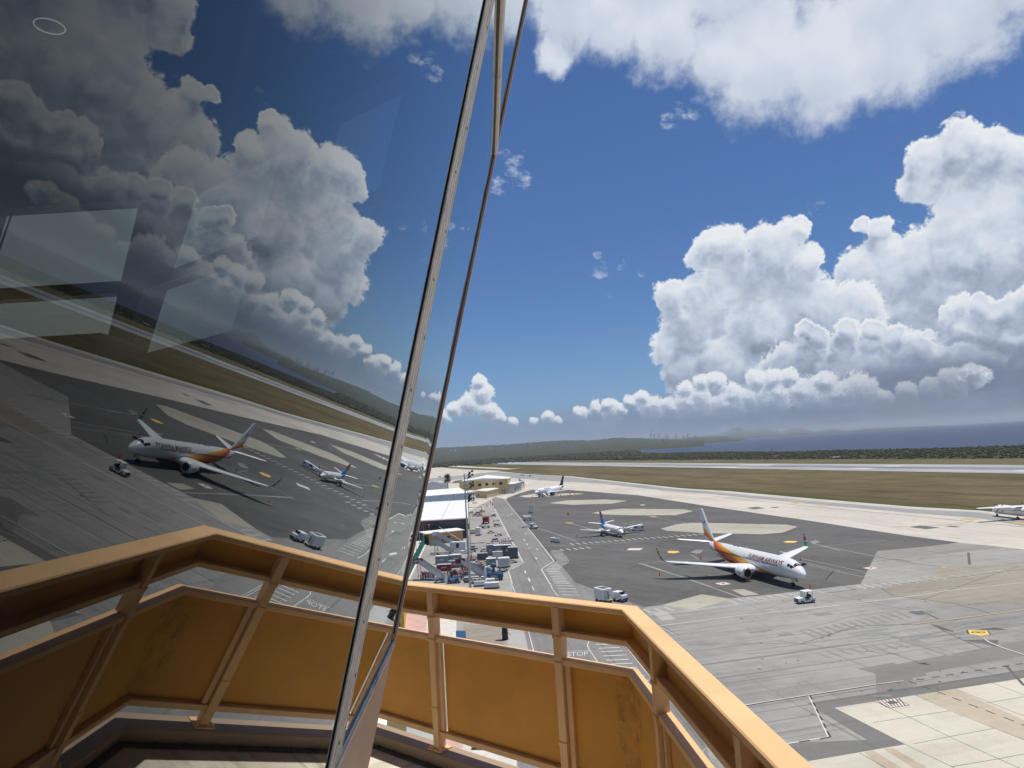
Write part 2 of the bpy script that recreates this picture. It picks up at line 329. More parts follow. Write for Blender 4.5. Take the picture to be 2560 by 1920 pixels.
def structure(name, mb, mat, **k):
    o = mb.build(name, mat, **k); o['kind'] = 'structure'; return o

# ------------------------------------------------------------ ground materials
AX = rad(12.6)   # the apron's own grid direction
def axes(t, p, ang=AX):
    x, y, _ = sep(t, p); return x*cos(ang)+y*sin(ang), y*cos(ang)-x*sin(ang)
def pavement(name, dark, light, streak=0.5, joint=0.0, jw=0.05, js=(7.5, 7.5), tint=None, rough=0.85, streak_ang=AX, tyre=0.0, crack=0.0, ss=1.0):
    m, t, b = new_mat(name); p = geo(t)
    u, v = axes(t, p, streak_ang)
    big = noise(t, p, 0.035*ss, 5, 0.6); mid = noise(t, p, 0.35*ss, 5, 0.65)
    st = noise(t, comb(t, u*0.05*ss, v*0.8*ss), 1.0, 5, 0.6); fine = noise(t, p, 4.0, 3, 0.7)
    f = (big*0.30+mid*0.28+st*streak*0.42+(1-streak)*0.2+fine*0.14)
    c = mixc(t, f.ramp(0.36, 0.66), dark, light)
    if tint: c = mixc(t, noise(t, p, 0.02, 4, 0.6).ramp(0.45, 0.7)*0.6, c, tint)
    if tyre:
        ty = noise(t, comb(t, u*0.012, v*1.5), 1.0, 3, 0.5).ramp(0.58, 0.70); c = mixc(t, ty*tyre, c, tuple(x*0.45 for x in dark))
        t2 = noise(t, comb(t, u*0.9, v*0.02), 1.0, 3, 0.5).ramp(0.62, 0.72); c = mixc(t, t2*tyre*0.6, c, tuple(x*0.5 for x in dark))
    rp = noise(t, comb(t, u*0.02*ss, v*0.06*ss, 7.0), 1.0, 2, 0.4); c = mixc(t, rp.ramp(0.53, 0.56)*0.16, c, tuple(x*0.7 for x in dark)); c = mixc(t, rp.ramp(0.44, 0.41)*0.14, c, tuple(min(1, x*1.25) for x in light))
    sp = noise(t, p, 0.7, 6, 0.75).ramp(0.64, 0.76); c = mixc(t, sp*0.55, c, tuple(x*0.35 for x in dark))
    if joint:
        a, d = axes(t, p)
        for q, s_ in ((a, js[0]), (d, js[1])):
            e = ((q/s_).f('FRACT')-0.5).f('ABSOLUTE')
            c = mixc(t, e.ramp(0.5-jw*1.6/s_, 0.5-jw*0.6/s_, 0, joint), c, tuple(x*0.30 for x in dark))
    if crack:
        cr = voro(t, comb(t, u+noise(t, p, 0.3, 3)*6, v+noise(t, p, 0.25, 3)*6), 0.07, 0, 'DISTANCE_TO_EDGE').ramp(0.0, 0.006, 1.0, 0.0); c = mixc(t, cr*crack, c, tuple(x*0.35 for x in dark))
    setc(t, b, c); b.inputs['Roughness'].default_value = rough; b.inputs['Specular IOR Level'].default_value = 0.25
    MATS[name] = m; return m
pavement('m_apron', (0.195, 0.19, 0.177), (0.325, 0.32, 0.30), streak=0.7, joint=0.30, jw=0.05, js=(15, 15), tyre=0.5, crack=0.25, streak_ang=rad(12.6))
pavement('m_dark_pad', (0.070, 0.069, 0.066), (0.130, 0.128, 0.122), streak=0.8, joint=0.25, jw=0.05, js=(30, 5.5), streak_ang=rad(-50), tyre=0.3)
pavement('m_road', (0.155, 0.152, 0.142), (0.235, 0.23, 0.218), streak=0.8, streak_ang=rad(-86), tyre=0.4, crack=0.3)
pavement('m_yard', (0.20, 0.192, 0.175), (0.36, 0.345, 0.315), streak=0.3, tyre=0.2, crack=0.3)
pavement('m_pale', (0.39, 0.36, 0.31), (0.56, 0.52, 0.455), streak=0.8, joint=0.16, jw=0.06, js=(22, 11), streak_ang=rad(-77), tyre=0.25)
pavement('m_eye', (0.30, 0.28, 0.225), (0.44, 0.415, 0.345), streak=0.6, joint=0.2, jw=0.05, js=(9, 9), streak_ang=rad(-20), crack=0.5)
pavement('m_slab', (0.42, 0.395, 0.315), (0.56, 0.53, 0.44), streak=0.4, tint=(0.48, 0.42, 0.33), ss=2)
pavement('m_slab_brown', (0.34, 0.285, 0.21), (0.47, 0.405, 0.31), streak=0.6, ss=2)
pavement('m_mid', (0.125, 0.123, 0.118), (0.18, 0.177, 0.168), streak=0.6, streak_ang=rad(12.6), tyre=0.3, ss=1.5)
pavement('m_mid_brown', (0.165, 0.155, 0.145), (0.225, 0.21, 0.20), streak=0.5, streak_ang=rad(12.6), ss=1.5)
pavement('m_tan', (0.22, 0.195, 0.155), (0.32, 0.29, 0.235), streak=0.6, crack=0.3, tyre=0.6)
pavement('m_shoulder', (0.21, 0.215, 0.21), (0.31, 0.31, 0.30), streak=0.9, streak_ang=rad(-77))
pavement('m_lightpatch', (0.30, 0.30, 0.285), (0.43, 0.425, 0.40), streak=0.6, tyre=0.2)
pavement('m_line', (0.40, 0.40, 0.385), (0.64, 0.64, 0.61), streak=0.2, ss=3)
pavement('m_line_old', (0.24, 0.24, 0.23), (0.50, 0.50, 0.48), streak=0.2, ss=4)
pavement('m_line_faint', (0.22, 0.22, 0.215), (0.36, 0.36, 0.35), streak=0.2, ss=4)
pavement('m_black', (0.035, 0.034, 0.034), (0.07, 0.068, 0.066), streak=0.4, ss=3)
pavement('m_oldblack', (0.085, 0.08, 0.078), (0.14, 0.135, 0.13), streak=0.4, ss=3)
pavement('m_trace', (0.19, 0.19, 0.185), (0.27, 0.27, 0.26), streak=0.4, ss=3)
pavement('m_yellow', (0.62, 0.40, 0.08), (0.80, 0.56, 0.16), streak=0.2, ss=3)
pavement('m_yellow_old', (0.40, 0.29, 0.12), (0.52, 0.38, 0.17), streak=0.2, ss=3)
pavement('m_pink', (0.50, 0.42, 0.40), (0.66, 0.58, 0.55), streak=0.2, ss=4)
def runway_mat():
    m, t, b = new_mat('m_runway'); p = geo(t); u, v = axes(t, p, RANG)
    a = noise(t, comb(t, u*0.01, v*0.25), 1.0, 4, 0.6)
    c = mixc(t, a.ramp(0.35, 0.65), (0.24, 0.25, 0.265), (0.42, 0.425, 0.43))
    cen = (v-V0).f('ABSOLUTE')
    rb = (cen+(noise(t, comb(t, u*0.006, v*0.1), 1.0, 3)-0.5)*10).ramp(4.0, 15.0, 1.0, 0.0)*noise(t, comb(t, u*0.02, v*0.7), 1.0, 3).ramp(0.3, 0.6)
    c = mixc(t, rb*0.85*u.ramp(-1100, -750, 0.2, 1.0), c, (0.075, 0.075, 0.085))
    setc(t, b, c); b.inputs['Roughness'].default_value = 0.85; return m
def grass_mat(name, cols, sc_=1.0):
    m, t, b = new_mat(name); p = geo(t); u, v = axes(t, p, rad(-77))
    n1 = noise(t, comb(t, u*0.006*sc_, v*0.022*sc_), 1.0, 6, 0.62); n2 = noise(t, p, 0.05*sc_, 6, 0.7); n3 = noise(t, comb(t, u*0.05, v*0.4), 1.0, 4, 0.65)
    f = n1*0.5+n2*0.25+n3*0.25+(noise(t, comb(t, u*0.02, v*0.12), 1.0, 5, 0.7)-0.5)*0.35
    c = mixc(t, f.ramp(0.38, 0.54), cols[0], cols[1]); c = mixc(t, f.ramp(0.52, 0.68), c, cols[2])
    c = mixc(t, noise(t, p, 0.012*sc_, 4, 0.6).ramp(0.5, 0.66)*0.7, c, cols[3])
    c = mixc(t, noise(t, p, 0.6, 5, 0.8).ramp(0.60, 0.72)*0.5, c, tuple(x*0.45 for x in cols[0]))
    setc(t, b, c); b.inputs['Roughness'].default_value = 0.95; b.inputs['Specular IOR Level'].default_value = 0.1
    MATS[name] = m; return m
grass_mat('m_grass', [(0.078, 0.058, 0.030), (0.135, 0.108, 0.055), (0.20, 0.165, 0.095), (0.09, 0.082, 0.036)])
grass_mat('m_grass_green', [(0.060, 0.062, 0.022), (0.095, 0.088, 0.034), (0.14, 0.115, 0.05), (0.075, 0.075, 0.026)])
grass_mat('m_strip', [(0.085, 0.085, 0.038), (0.14, 0.12, 0.06), (0.22, 0.18, 0.10), (0.08, 0.085, 0.035)])
grass_mat('m_land', [(0.030, 0.036, 0.019), (0.052, 0.058, 0.030), (0.085, 0.082, 0.046), (0.045, 0.055, 0.026)], 1.3)

# ------------------------------------------------------------ ground sheets
def px(f, pts): return [G(*(f(*q) if f else q)) for q in pts]
def sheet(name, pts, z, mat):
    n = len(pts); me_pts = [(p[0], p[1], z) for p in pts]
    mb = MB(); mb.add(me_pts, [tuple(range(n))]); o = structure(name, mb, mat)
    bm_ = bmesh.new(); bm_.from_mesh(o.data); bmesh.ops.triangulate(bm_, faces=bm_.faces)
    for f in bm_.faces:
        if f.normal.z < 0: f.normal_flip()
    bm_.to_mesh(o.data); bm_.free(); return o
S_ = 60000
sheet('ground', [(-S_, -S_), (S_, -S_), (S_, S_), (-S_, S_)], 0.0, 'm_land')
def sea_mat():
    m, t, b = new_mat('m_sea'); p = geo(t); u, v = axes(t, p, rad(20))
    w1 = noise(t, comb(t, u*0.012, v*0.03), 1.0, 6, 0.65); w2 = noise(t, comb(t, u*0.03, v*0.09), 1.0, 4, 0.7)
    c = mixc(t, w1.ramp(0.35, 0.65), (0.005, 0.017, 0.062), (0.011, 0.034, 0.11))
    c = mixc(t, (w1*0.5+w2*0.5).ramp(0.625, 0.66)*0.6, c, (0.62, 0.68, 0.74))
    setc(t, b, c); b.inputs['Roughness'].default_value = 0.35; b.inputs['Specular IOR Level'].default_value = 0.25
    bump(t, b, w2+w1*2, 1.0, 6.0); return m
coast = [G(*q) for q in [(2900, 1104), (2560, 1114.5), (2267, 1122.6), (1938, 1130), (1650, 1132.5), (1569, 1129.6), (1600, 1124.5), (1639, 1119.4), (1700, 1112.6), (1745, 1108.2)]]
sheet('sea', [(40000, 800), (2400, 300), (900, 200)]+[(p.x, p.y) for p in coast]+[(7500, 26000), (11000, 60000), (60000, 60000), (60000, 900)], 0.25, sea_mat())
# surf line along the shore
sf = MB()
for i in range(900):
    k = R_.choice([4, 5, 5, 6, 6, 7, 8]); a, b_ = coast[k], coast[k+1]; q = a.lerp(b_, R_.random()) if k < 9 else a
    n = Vector((0.75, -0.65, 0)); L = R_.uniform(3, 22)*(1+k*0.15); off = R_.uniform(-4, 40)*(0.5+k*0.1); d = (b_-a).normalized()
    q = q+n*off; e = n*R_.uniform(0.6, 2.6)
    sf.quad(*[(z.x, z.y, 0.45) for z in (q-d*L/2-e*.2, q-d*L*.1-e, q+d*L/2, q+d*L*.1+e)])
tag(sf.build('surf', M('foam', (0.75, 0.8, 0.82), 0.8)), None, None, kind='stuff')
far = Vector((cos(rad(-77)), sin(rad(-77)), 0)); side_ = Vector((-far.y, far.x, 0))
# runway
rA, rB = G(*T2(0, 335)), G(*T2(2212, 375)); rC, rD = G(*T2(0, 310)), G(*T2(2212, 322))
rd = (rB-rA).normalized(); rn = Vector((-rd.y, rd.x, 0))
rw = (rC-rA).dot(rn); RWID = (abs(rw)+abs((rD-rB).dot(rn)))/2; rn = rn*(1 if rw > 0 else -1)
rO = rA
RANG = atan2(rd.y, rd.x); V0 = (rO+rn*(RWID*0.5)).dot(Vector((-sin(RANG), cos(RANG), 0)))
sheet('runway', [rO-rd*1150, rO+rd*900, rO+rd*900+rn*RWID, rO-rd*1150+rn*RWID], 0.06, runway_mat())
# grass strips either side
sheet('grass_strip', [rO-rd*1500+rn*(RWID+0.5), rO+rd*900+rn*(RWID+0.5), rO+rd*900+rn*(RWID+70), rO-rd*1500+rn*(RWID+70)], 0.03, 'm_strip')
edge_px = [R1(600, 440), R1(900, 470), R1(1260, 487), R1(2212, 592), T2(0, 447), T2(400, 482), T2(900, 527), T2(1500, 577), T2(1935, 602), (2560, 1290)]
eg = [G(*q) for q in edge_px]; eg = eg[:4]+eg[5:]
out = eg[-1]+(eg[-1]-eg[-2]).normalized()*400
apex = G(*R1(1080, 388))
sheet('infield', [apex]+eg+[out, rO+rd*900-rn*0.5, rO-rn*0.5], 0.04, 'm_grass')
inn = [p+rn*((8 if i > 1 else 3)+3*sin(i*2.1)+(4 if i > 3 else 0)) for i, p in enumerate(eg)]
sheet('infield_edge', eg+[out, out+rn*14]+inn[::-1], 0.05, 'm_grass_green')
# everything paved on the terminal side
A_ = rad(-77)
W0 = [G(*R1(480, 361)), G(*R1(70, 400))]
sheet('taxiway', [rO-rd*1150+rn*(RWID-1), rO+rd*20+rn*1, apex]+eg+[out, out+Vector((-200, -60, 0)), (-20, 60), (-60, 400), (-150, 800), (-330, 1500)], 0.02, 'm_pale')
sheet('grass_island', px(R1, [(230, 388), (480, 379), (1075, 388), (1000, 402), (760, 418), (450, 404)]), 0.045, 'm_grass_green')
sheet('grass_island', px(R1, [(70, 403), (200, 403), (740, 428), (600, 436), (350, 427)]), 0.046, 'm_grass_green')
sheet('grass_island', px(R1, [(255, 530), (330, 515), (360, 540), (240, 548)]), 0.047, 'm_strip')
# shoulder strip of asphalt
hi = [R1(-150, 545), R1(50, 505), R1(330, 478), R1(600, 448), R1(830, 462), R1(1260, 493), R1(2212, 600), T2(400, 492), T2(900, 538), T2(1500, 588), T2(1935, 610), (2640, 1312)]
lo = [(2640, 1330), T2(1935, 645), T2(1500, 612), T2(900, 558), T2(400, 508), T2(0, 474), R1(1500, 548), R1(1000, 520), R1(600, 487), R1(330, 510), R1(50, 535), R1(-150, 590)]
sheet('shoulder', px(None, hi[:7]+hi[7:])+px(None, lo), 0.035, 'm_shoulder')
ke = MB()   # pale kerb line along the grass
for a, b_ in zip(eg[:-1], eg[1:]):
    n = rn; ke.quad(*[(z.x, z.y, 0.062) for z in (a-n*1.2, b_-n*1.2, b_+n*0.9, a+n*0.9)])
structure('kerb_strip', ke, 'm_line')
# apron of grey concrete
sheet('apron', px(None, [T3(-100, 590), T3(300, 350), T3(765, 187), T3(1190, 150), T3(1575, 105), T3(2212, 172), (2700, 1400)])+[Vector((200, 60, 0)), Vector((200, -150, 0)), Vector((-120, -150, 0)), Vector((-120, 140, 0))], 0.03, 'm_apron')
# dark asphalt pad
sheet('asphalt_pad', px(None, [T3(1575, 105), Q4(1700, 655), Q4(1280, 590), Q4(860, 530), Q4(540, 480), Q4(300, 462), (1400, 1223), (1331, 1224), (1302, 1232), (1268, 1245), T6(650, 60), T6(820, 310), T6(1100, 660), T6(1370, 1000), T6(1545, 1225), T6(1700, 1340), T6(1960, 1640), Q4(570, 965), R7(245, 1250), R7(685, 1133), R7(980, 1180), R7(1500, 1130), R7(2212, 1045), T3(600, 515), T3(765, 187), T3(1190, 150)]), 0.036, 'm_dark_pad')
# road and yard
sheet('road', px(None, [T6(650, 60), T6(820, 310), T6(1100, 660), T6(1370, 1000), T6(1545, 1225), T6(1700, 1340), T6(1960, 1640), Q4(570, 965), (1680, 1640), (1850, 2100), (1300, 2100), (1290, 1760), (1290, 1640), T6(760, 1659), T6(690, 1415), T6(960, 1245), T6(905, 1140), T6(720, 790), T6(450, 250), T6(360, 60), T6(450, 20)]), 0.033, 'm_road')
sheet('yard', px(None, [T6(960, 1245), T6(690, 1415), T6(760, 1659), (1290, 1640), (1290, 1760), (1300, 2100), (900, 1800), (1000, 1400), (1070, 1340), (1170, 1280), T6(360, 60), T6(450, 250), T6(720, 790), T6(905, 1140)]), 0.034, 'm_yard')
sheet('path', px(None, [(1018, 1452), (1072, 1342), (1000, 1335), (900, 1440)]), 0.038, 'concrete_pale')
for i, pl in enumerate([[Q4(30, 485), Q4(100, 474), Q4(230, 472), Q4(312, 474), Q4(200, 484), Q4(60, 490)],
        [Q4(160, 515), Q4(235, 503), Q4(400, 499), Q4(498, 505), Q4(430, 517), Q4(260, 522)],
        [R6(445, 733), R6(680, 690), R6(860, 673), R6(1720, 684), R6(1845, 707), R6(1590, 765), R6(950, 765), R6(590, 752)],
        [R7(225, 408), R7(400, 360), R7(560, 342), R7(850, 345), R7(1620, 362), R7(1745, 385), R7(1580, 450), R7(1350, 468), R7(700, 455), R7(300, 430)]]):
    sheet('concrete_patch', px(None, pl), 0.041+0.001*i, 'm_eye' if i else 'm_slab')
sheet('concrete_patch', px(R7, [(245, 1250), (685, 1133), (980, 1180), (930, 1210), (590, 1308)]), 0.0405, 'm_eye')
sheet('concrete_patch', px(R7, [(1010, 1085), (1145, 1075), (1320, 1135), (1150, 1150)]), 0.041, 'm_eye')
sheet('concrete_patch', px(R7, [(140, 1340), (290, 1325), (400, 1412), (240, 1425)]), 0.041, 'm_lightpatch')
sheet('tan_patch', px(T3, [(800, 557), (1200, 480), (1480, 330), (2212, 330), (2600, 400), (2600, 700), (1540, 710), (1220, 668), (920, 632)]), 0.0345, 'm_tan')
sheet('asphalt_band', px(T4, [(820, 243), (1110, 193), (1150, 205), (1580, 125), (2080, 30), (2600, -60), (2600, 80), (2110, 150), (1375, 278), (1400, 298), (1275, 320), (1285, 395), (975, 445), (970, 290), (930, 270)]), 0.040, 'm_mid_brown')
sheet('asphalt_band', px(T4, [(400, 530), (970, 446), (1285, 396), (2212, 252), (2700, 170), (2700, 250), (2212, 322), (620, 572), (1215, 878), (415, 1018), (200, 870), (900, 840), (490, 590)]), 0.0412, 'm_mid')
sheet('concrete_slab', px(T4, [(620, 572), (2212, 322), (2700, 246), (2700, 1500), (1000, 1800), (200, 1300), (415, 1018), (1215, 878)]), 0.0406, 'm_slab')
sheet('concrete_slab', px(T4, [(1300, 465), (1640, 415), (2212, 675), (2600, 860), (2600, 1030), (2212, 840)]), 0.0424, 'm_slab_brown')
sheet('concrete_slab', px(T4, [(870, 945), (950, 930), (1180, 1072), (1400, 1210), (1200, 1230)]), 0.0424, 'm_slab_brown')
sheet('concrete_slab', px(T4, [(1030, 915), (1110, 905), (1400, 1072), (1500, 1150), (1420, 1160)]), 0.0424, 'm_slab_brown')
# ------------------------------------------------------------ painted lines
MK = {}; CNT = [0]
def line(f, pts, wid=0.2, mat='m_line', z=0.050):
    mb = MK.setdefault((mat, z), MB()); P = px(f, pts); CNT[0] += 1; z = z+3e-5*(CNT[0] % 7)
    for a, b_ in zip(P[:-1], P[1:]):
        d = (b_-a).normalized(); n = Vector((-d.y, d.x, 0))*wid/2; e = d*wid*0.3; z += 2e-5
        mb.quad(*[(q.x, q.y, z) for q in (a-n-e, b_-n+e, b_+n+e, a+n-e)])
def poly(f, pts, mat, z=0.052):
    MK.setdefault((mat, z), MB()).quad(*[(q.x, q.y, z) for q in px(f, pts)])
def bars(f, L, wid, mat='m_line', z=0.050):
    for (x0, y0, x1, y1) in L: line(f, [(x0, y0), (x1, y1)], wid, mat, z)
line(T4, [(-600, 635), (0, 527), (975, 374), (1200, 344)], 0.16); line(T4, [(-600, 641), (0, 533), (975, 379), (1190, 348)], 0.16, 'm_black', 0.0495)
line(T4, [(410, 472), (572, 815)], 0.17); line(T4, [(575, 815), (235, 871)], 0.17)
bars(T4, [(420, 474, 437, 500), (447, 530, 462, 556), (475, 585, 490, 612), (503, 643, 520, 670), (533, 703, 548, 735), (565, 770, 588, 815), (510, 830, 580, 818), (330, 858, 415, 845)], 0.2, 'm_black', 0.0505)
line(T3, [(140, 630), (800, 556), (1800, 431), (2212, 384), (2600, 340)], 0.16, 'm_line_old'); line(R7, [(60, 1365), (590, 1308), (1730, 1155)], 0.16, 'm_line')
line(T3, [(0, 770), (970, 655), (1500, 576), (2212, 501), (2600, 460)], 0.18); line(R7, [(240, 1480), (1100, 1370), (2212, 1257)], 0.18)
bars(T3, [(150, 580, 240, 605), (560, 532, 650, 560), (630, 525, 740, 552), (710, 517, 810, 543), (800, 507, 900, 530), (890, 498, 995, 520), (980, 488, 1080, 510), (1065, 477, 1170, 500), (1145, 466, 1265, 489), (1230, 456, 1360, 478), (1320, 447, 1450, 467), (1490, 430, 1580, 442), (1565, 418, 1670, 431), (1650, 406, 1755, 421), (1740, 396, 1810, 406), (1820, 386, 1885, 394), (1895, 377, 2030, 391)], 0.45, 'm_line_old')
bars(R7, [(1190, 1178, 1305, 1213), (1300, 1165, 1415, 1200), (1405, 1150, 1530, 1185), (1500, 1135, 1640, 1172), (1080, 1190, 1190, 1222), (980, 1205, 1080, 1240), (160, 1290, 250, 1330), (270, 1275, 370, 1315), (40, 1300, 130, 1340), (1610, 1120, 1740, 1155)], 0.5, 'm_line_old')
bars(R6, [(140, 1155, 190, 1175), (225, 1150, 280, 1168), (315, 1143, 370, 1162), (400, 1135, 455, 1152), (487, 1130, 545, 1147), (575, 1123, 632, 1141), (662, 1117, 718, 1135), (747, 1110, 805, 1128), (832, 1103, 890, 1120), (917, 1095, 977, 1113), (1000, 1090, 1062, 1106), (1085, 1084, 1148, 1102), (1170, 1077, 1235, 1095), (1255, 1072, 1318, 1089), (1340, 1066, 1405, 1083), (1422, 1060, 1487, 1077), (1505, 1052, 1572, 1070), (1588, 1046, 1650, 1063), (1670, 1040, 1740, 1056), (1755, 1034, 1815, 1050), (1840, 1028, 1895, 1043), (1920, 1020, 1980, 1035), (2000, 1012, 2060, 1027), (90, 1228, 145, 1247), (187, 1221, 240, 1240), (272, 1212, 330, 1232), (362, 1203, 422, 1223), (0, 1235, 50, 1255)], 0.5, 'm_line_old')
line(R6, [(0, 1197), (200, 1187), (600, 1162), (1600, 1100), (2000, 1070)], 0.3, 'm_line_faint')
line(R6, [(1090, 1430), (1600, 1590), (2100, 1760)], 0.35, 'm_line_faint'); line(R7, [(30, 795), (400, 920), (1100, 1165)], 0.3, 'm_line_faint'); line(R7, [(0, 790), (300, 765), (900, 735)], 0.3, 'm_line_faint')
line(R6, [(1150, 760), (1500, 830), (1900, 910)], 0.35, 'm_line_faint'); line(R6, [(150, 880), (400, 950), (560, 1000)], 0.4, 'm_line_faint'); line(R6, [(850, 870), (1000, 900)], 0.4, 'm_line_faint')
line(T6, [(1215, 605), (1500, 690), (1960, 850)], 0.4, 'm_line_faint'); line(T6, [(1370, 950), (1850, 935)], 0.3, 'm_line_faint')
line(R7, [(1870, 560), (2212, 650)], 0.3, 'm_line_faint'); line(R7, [(1450, 700), (2212, 870)], 0.25, 'm_line_faint'); line(T3, [(180, 130), (730, 240)], 0.3, 'm_line_faint'); line(T3, [(0, 165), (850, 85)], 0.25, 'm_line_faint'); line(T3, [(0, 260), (650, 400)], 0.25, 'm_line_faint'); line(T3, [(0, 310), (620, 445)], 0.25, 'm_line_faint')
poly(R7, [(560, 665), (620, 640), (700, 645), (660, 680)], 'm_trace', 0.0485); poly(R7, [(1880, 548), (1950, 535), (2000, 555), (1920, 580)], 'm_trace', 0.0485); poly(R6, [(1800, 1280), (1880, 1255), (1975, 1270), (1900, 1300)], 'm_trace', 0.0486)
line(R7, [(640, 740), (560, 690)], 0.4, 'm_trace', 0.0487)
for (x0, x1, y) in [(1500, 1690, 1035), (1490, 1700, 1057), (1495, 1715, 1080), (1510, 1735, 1103), (1530, 1755, 1127), (1550, 1780, 1150), (1570, 1790, 1170), (1590, 1810, 1190), (1600, 1825, 1213), (1595, 1820, 1245), (1560, 1785, 1268), (1520, 1750, 1292), (1490, 1710, 1318), (1450, 1675, 1343), (1420, 1650, 1368), (1395, 1640, 1395), (1405, 1650, 1420), (1430, 1670, 1437), (1440, 1690, 1465), (1460, 1710, 1493), (1480, 1730, 1525), (1505, 1755, 1555), (1520, 1765, 1587), (1545, 1800, 1617), (1560, 1830, 1647)]:
    line(T6, [(x0, y-3), (x1, y+4)], 0.42, 'm_line')
bars(RG, [(550, 15, 690, 20), (560, 42, 712, 45), (570, 72, 730, 74), (600, 100, 750, 103), (905, 545, 1000, 548), (930, 582, 1110, 575), (955, 615, 1140, 605), (975, 652, 1170, 642), (1000, 690, 1190, 683), (1040, 725, 1225, 718), (1060, 762, 1260, 754), (1090, 800, 1290, 792), (1120, 840, 1330, 830), (1150, 885, 1370, 872), (1180, 930, 1410, 915)], 0.3)
line(T6, [(360, 60), (430, 260), (700, 770), (800, 930), (905, 1140), (965, 1250)], 0.3); line(T6, [(980, 1260), (690, 1415), (760, 1659)], 0.22); line(T6, [(455, 250), (520, 400), (725, 790)], 0.2, 'm_line_faint')
line(T6, [(580, 40), (820, 310), (1100, 660), (1370, 1000), (1545, 1225), (1305, 1385), (1470, 1659)], 0.25)
bars(T6, [(975, 815, 1000, 850), (1030, 900, 1050, 930), (1075, 975, 1090, 990), (1200, 1165, 1220, 1195), (1000, 1415, 1010, 1455), (1060, 1545, 1095, 1615), (680, 360, 690, 380), (560, 355, 600, 358), (1215, 995, 1245, 1015), (735, 335, 755, 345), (1000, 705, 1030, 715)], 0.35)

line(RG, [(140, 0), (165, 60), (285, 400), (335, 590), (370, 720)], 0.15); line(RG, [(325, 20), (345, 60)], 0.2)
line(RG, [(600, 612), (845, 600), (915, 705), (1000, 800)], 0.13); line(RG, [(845, 600), (825, 560), (835, 520)], 0.13); line(RG, [(490, 0), (510, 50), (560, 110)], 0.15)
line(RG, [(1190, 588), (1345, 785), (1482, 925), (1690, 1188)], 0.12); line(RG, [(1212, 588), (1360, 770), (1500, 925), (1715, 1183)], 0.12); line(RG, [(1690, 1188), (1715, 1183)], 0.12)
line(RG, [(1480, 385), (1625, 462)], 0.13); line(RG, [(1490, 383), (1635, 460)], 0.13, 'm_black', 0.0502)
line(RG, [(1830, 1540), (1900, 1480)], 0.1, 'm_line_old')
# mirrored-only lines near the tower foot
for k in range(7): line(None, [(1420+k*55, 2000+k*10), (1475+k*55, 2140)], 0.35, 'm_line')
# yellow stand number marks
poly(T3, [(1648, 970), (1855, 978), (1880, 1015), (1785, 1030), (1665, 1007)], 'm_yellow', 0.0515); line(T3, [(1648, 970), (1665, 1007)], 0.2, 'm_black', 0.052); line(T3, [(1855, 978), (1880, 1015)], 0.15, 'm_black', 0.052)
line(T3, [(1810, 1050), (1870, 1092), (2000, 1145), (2212, 1214), (2500, 1300)], 0.22, 'm_line'); line(T3, [(1803, 1052), (1862, 1094), (1995, 1149), (2212, 1221), (2500, 1308)], 0.1, 'm_black', 0.0502)
line(T3, [(1120, 915), (1600, 852), (2212, 773), (2600, 720)], 0.3, 'm_yellow_old', 0.051); line(T3, [(1120, 919), (1600, 856), (2212, 777), (2600, 724)], 0.12, 'm_black', 0.0512)
for f, pl in ((R7, [(295, 665), (330, 652), (420, 655), (442, 668), (380, 680), (320, 677)]), (R7, [(1580, 552), (1640, 542), (1730, 545), (1745, 552), (1690, 564), (1630, 563)]), (R6, [(60, 872), (100, 864), (190, 870), (150, 882)]), (R6, [(1225, 782), (1290, 776), (1350, 783), (1290, 792)]), (T3, [(1365, 350), (1420, 344), (1480, 352), (1410, 360)]), (T2, [(1820, 651), (1870, 645), (1955, 650), (1900, 657)]), (T2, [(2130, 678), (2160, 670), (2260, 672), (2260, 686)]), (T2, [(950, 570), (990, 563), (1022, 568), (985, 574)]), (T2, [(790, 553), (830, 549), (877, 553), (830, 558)])):
    poly(f, pl, 'm_yellow_old' if f is not R7 else 'm_yellow', 0.0515)
poly(R7, [(825, 1013), (930, 998), (1010, 1020), (900, 1032)], 'm_pink', 0.0515); poly(R7, [(895, 1012), (925, 1007), (945, 1014), (915, 1020)], 'm_black', 0.052)
poly(R6, [(920, 1248), (960, 1222), (1150, 1222), (1105, 1248)], 'm_pink', 0.0515); poly(T3, [(620, 357), (700, 345), (775, 357), (705, 374)], 'm_pink', 0.0515); poly(T3, [(680, 356), (705, 352), (722, 358), (700, 363)], 'm_black', 0.052)
poly(R6, [(1095, 622), (1130, 617), (1190, 622), (1150, 630)], 'm_line', 0.0515)
poly(T2, [(522, 583), (590, 577), (640, 585), (570, 592)], 'm_oldblack', 0.0515); poly(T2, [(665, 580), (690, 577), (727, 580), (700, 584)], 'm_oldblack', 0.0515); poly(T2, [(1515, 700), (1580, 690), (1700, 703), (1620, 713)], 'm_oldblack', 0.0515); poly(T2, [(1735, 696), (1765, 691), (1825, 697), (1790, 701)], 'm_oldblack', 0.0515)
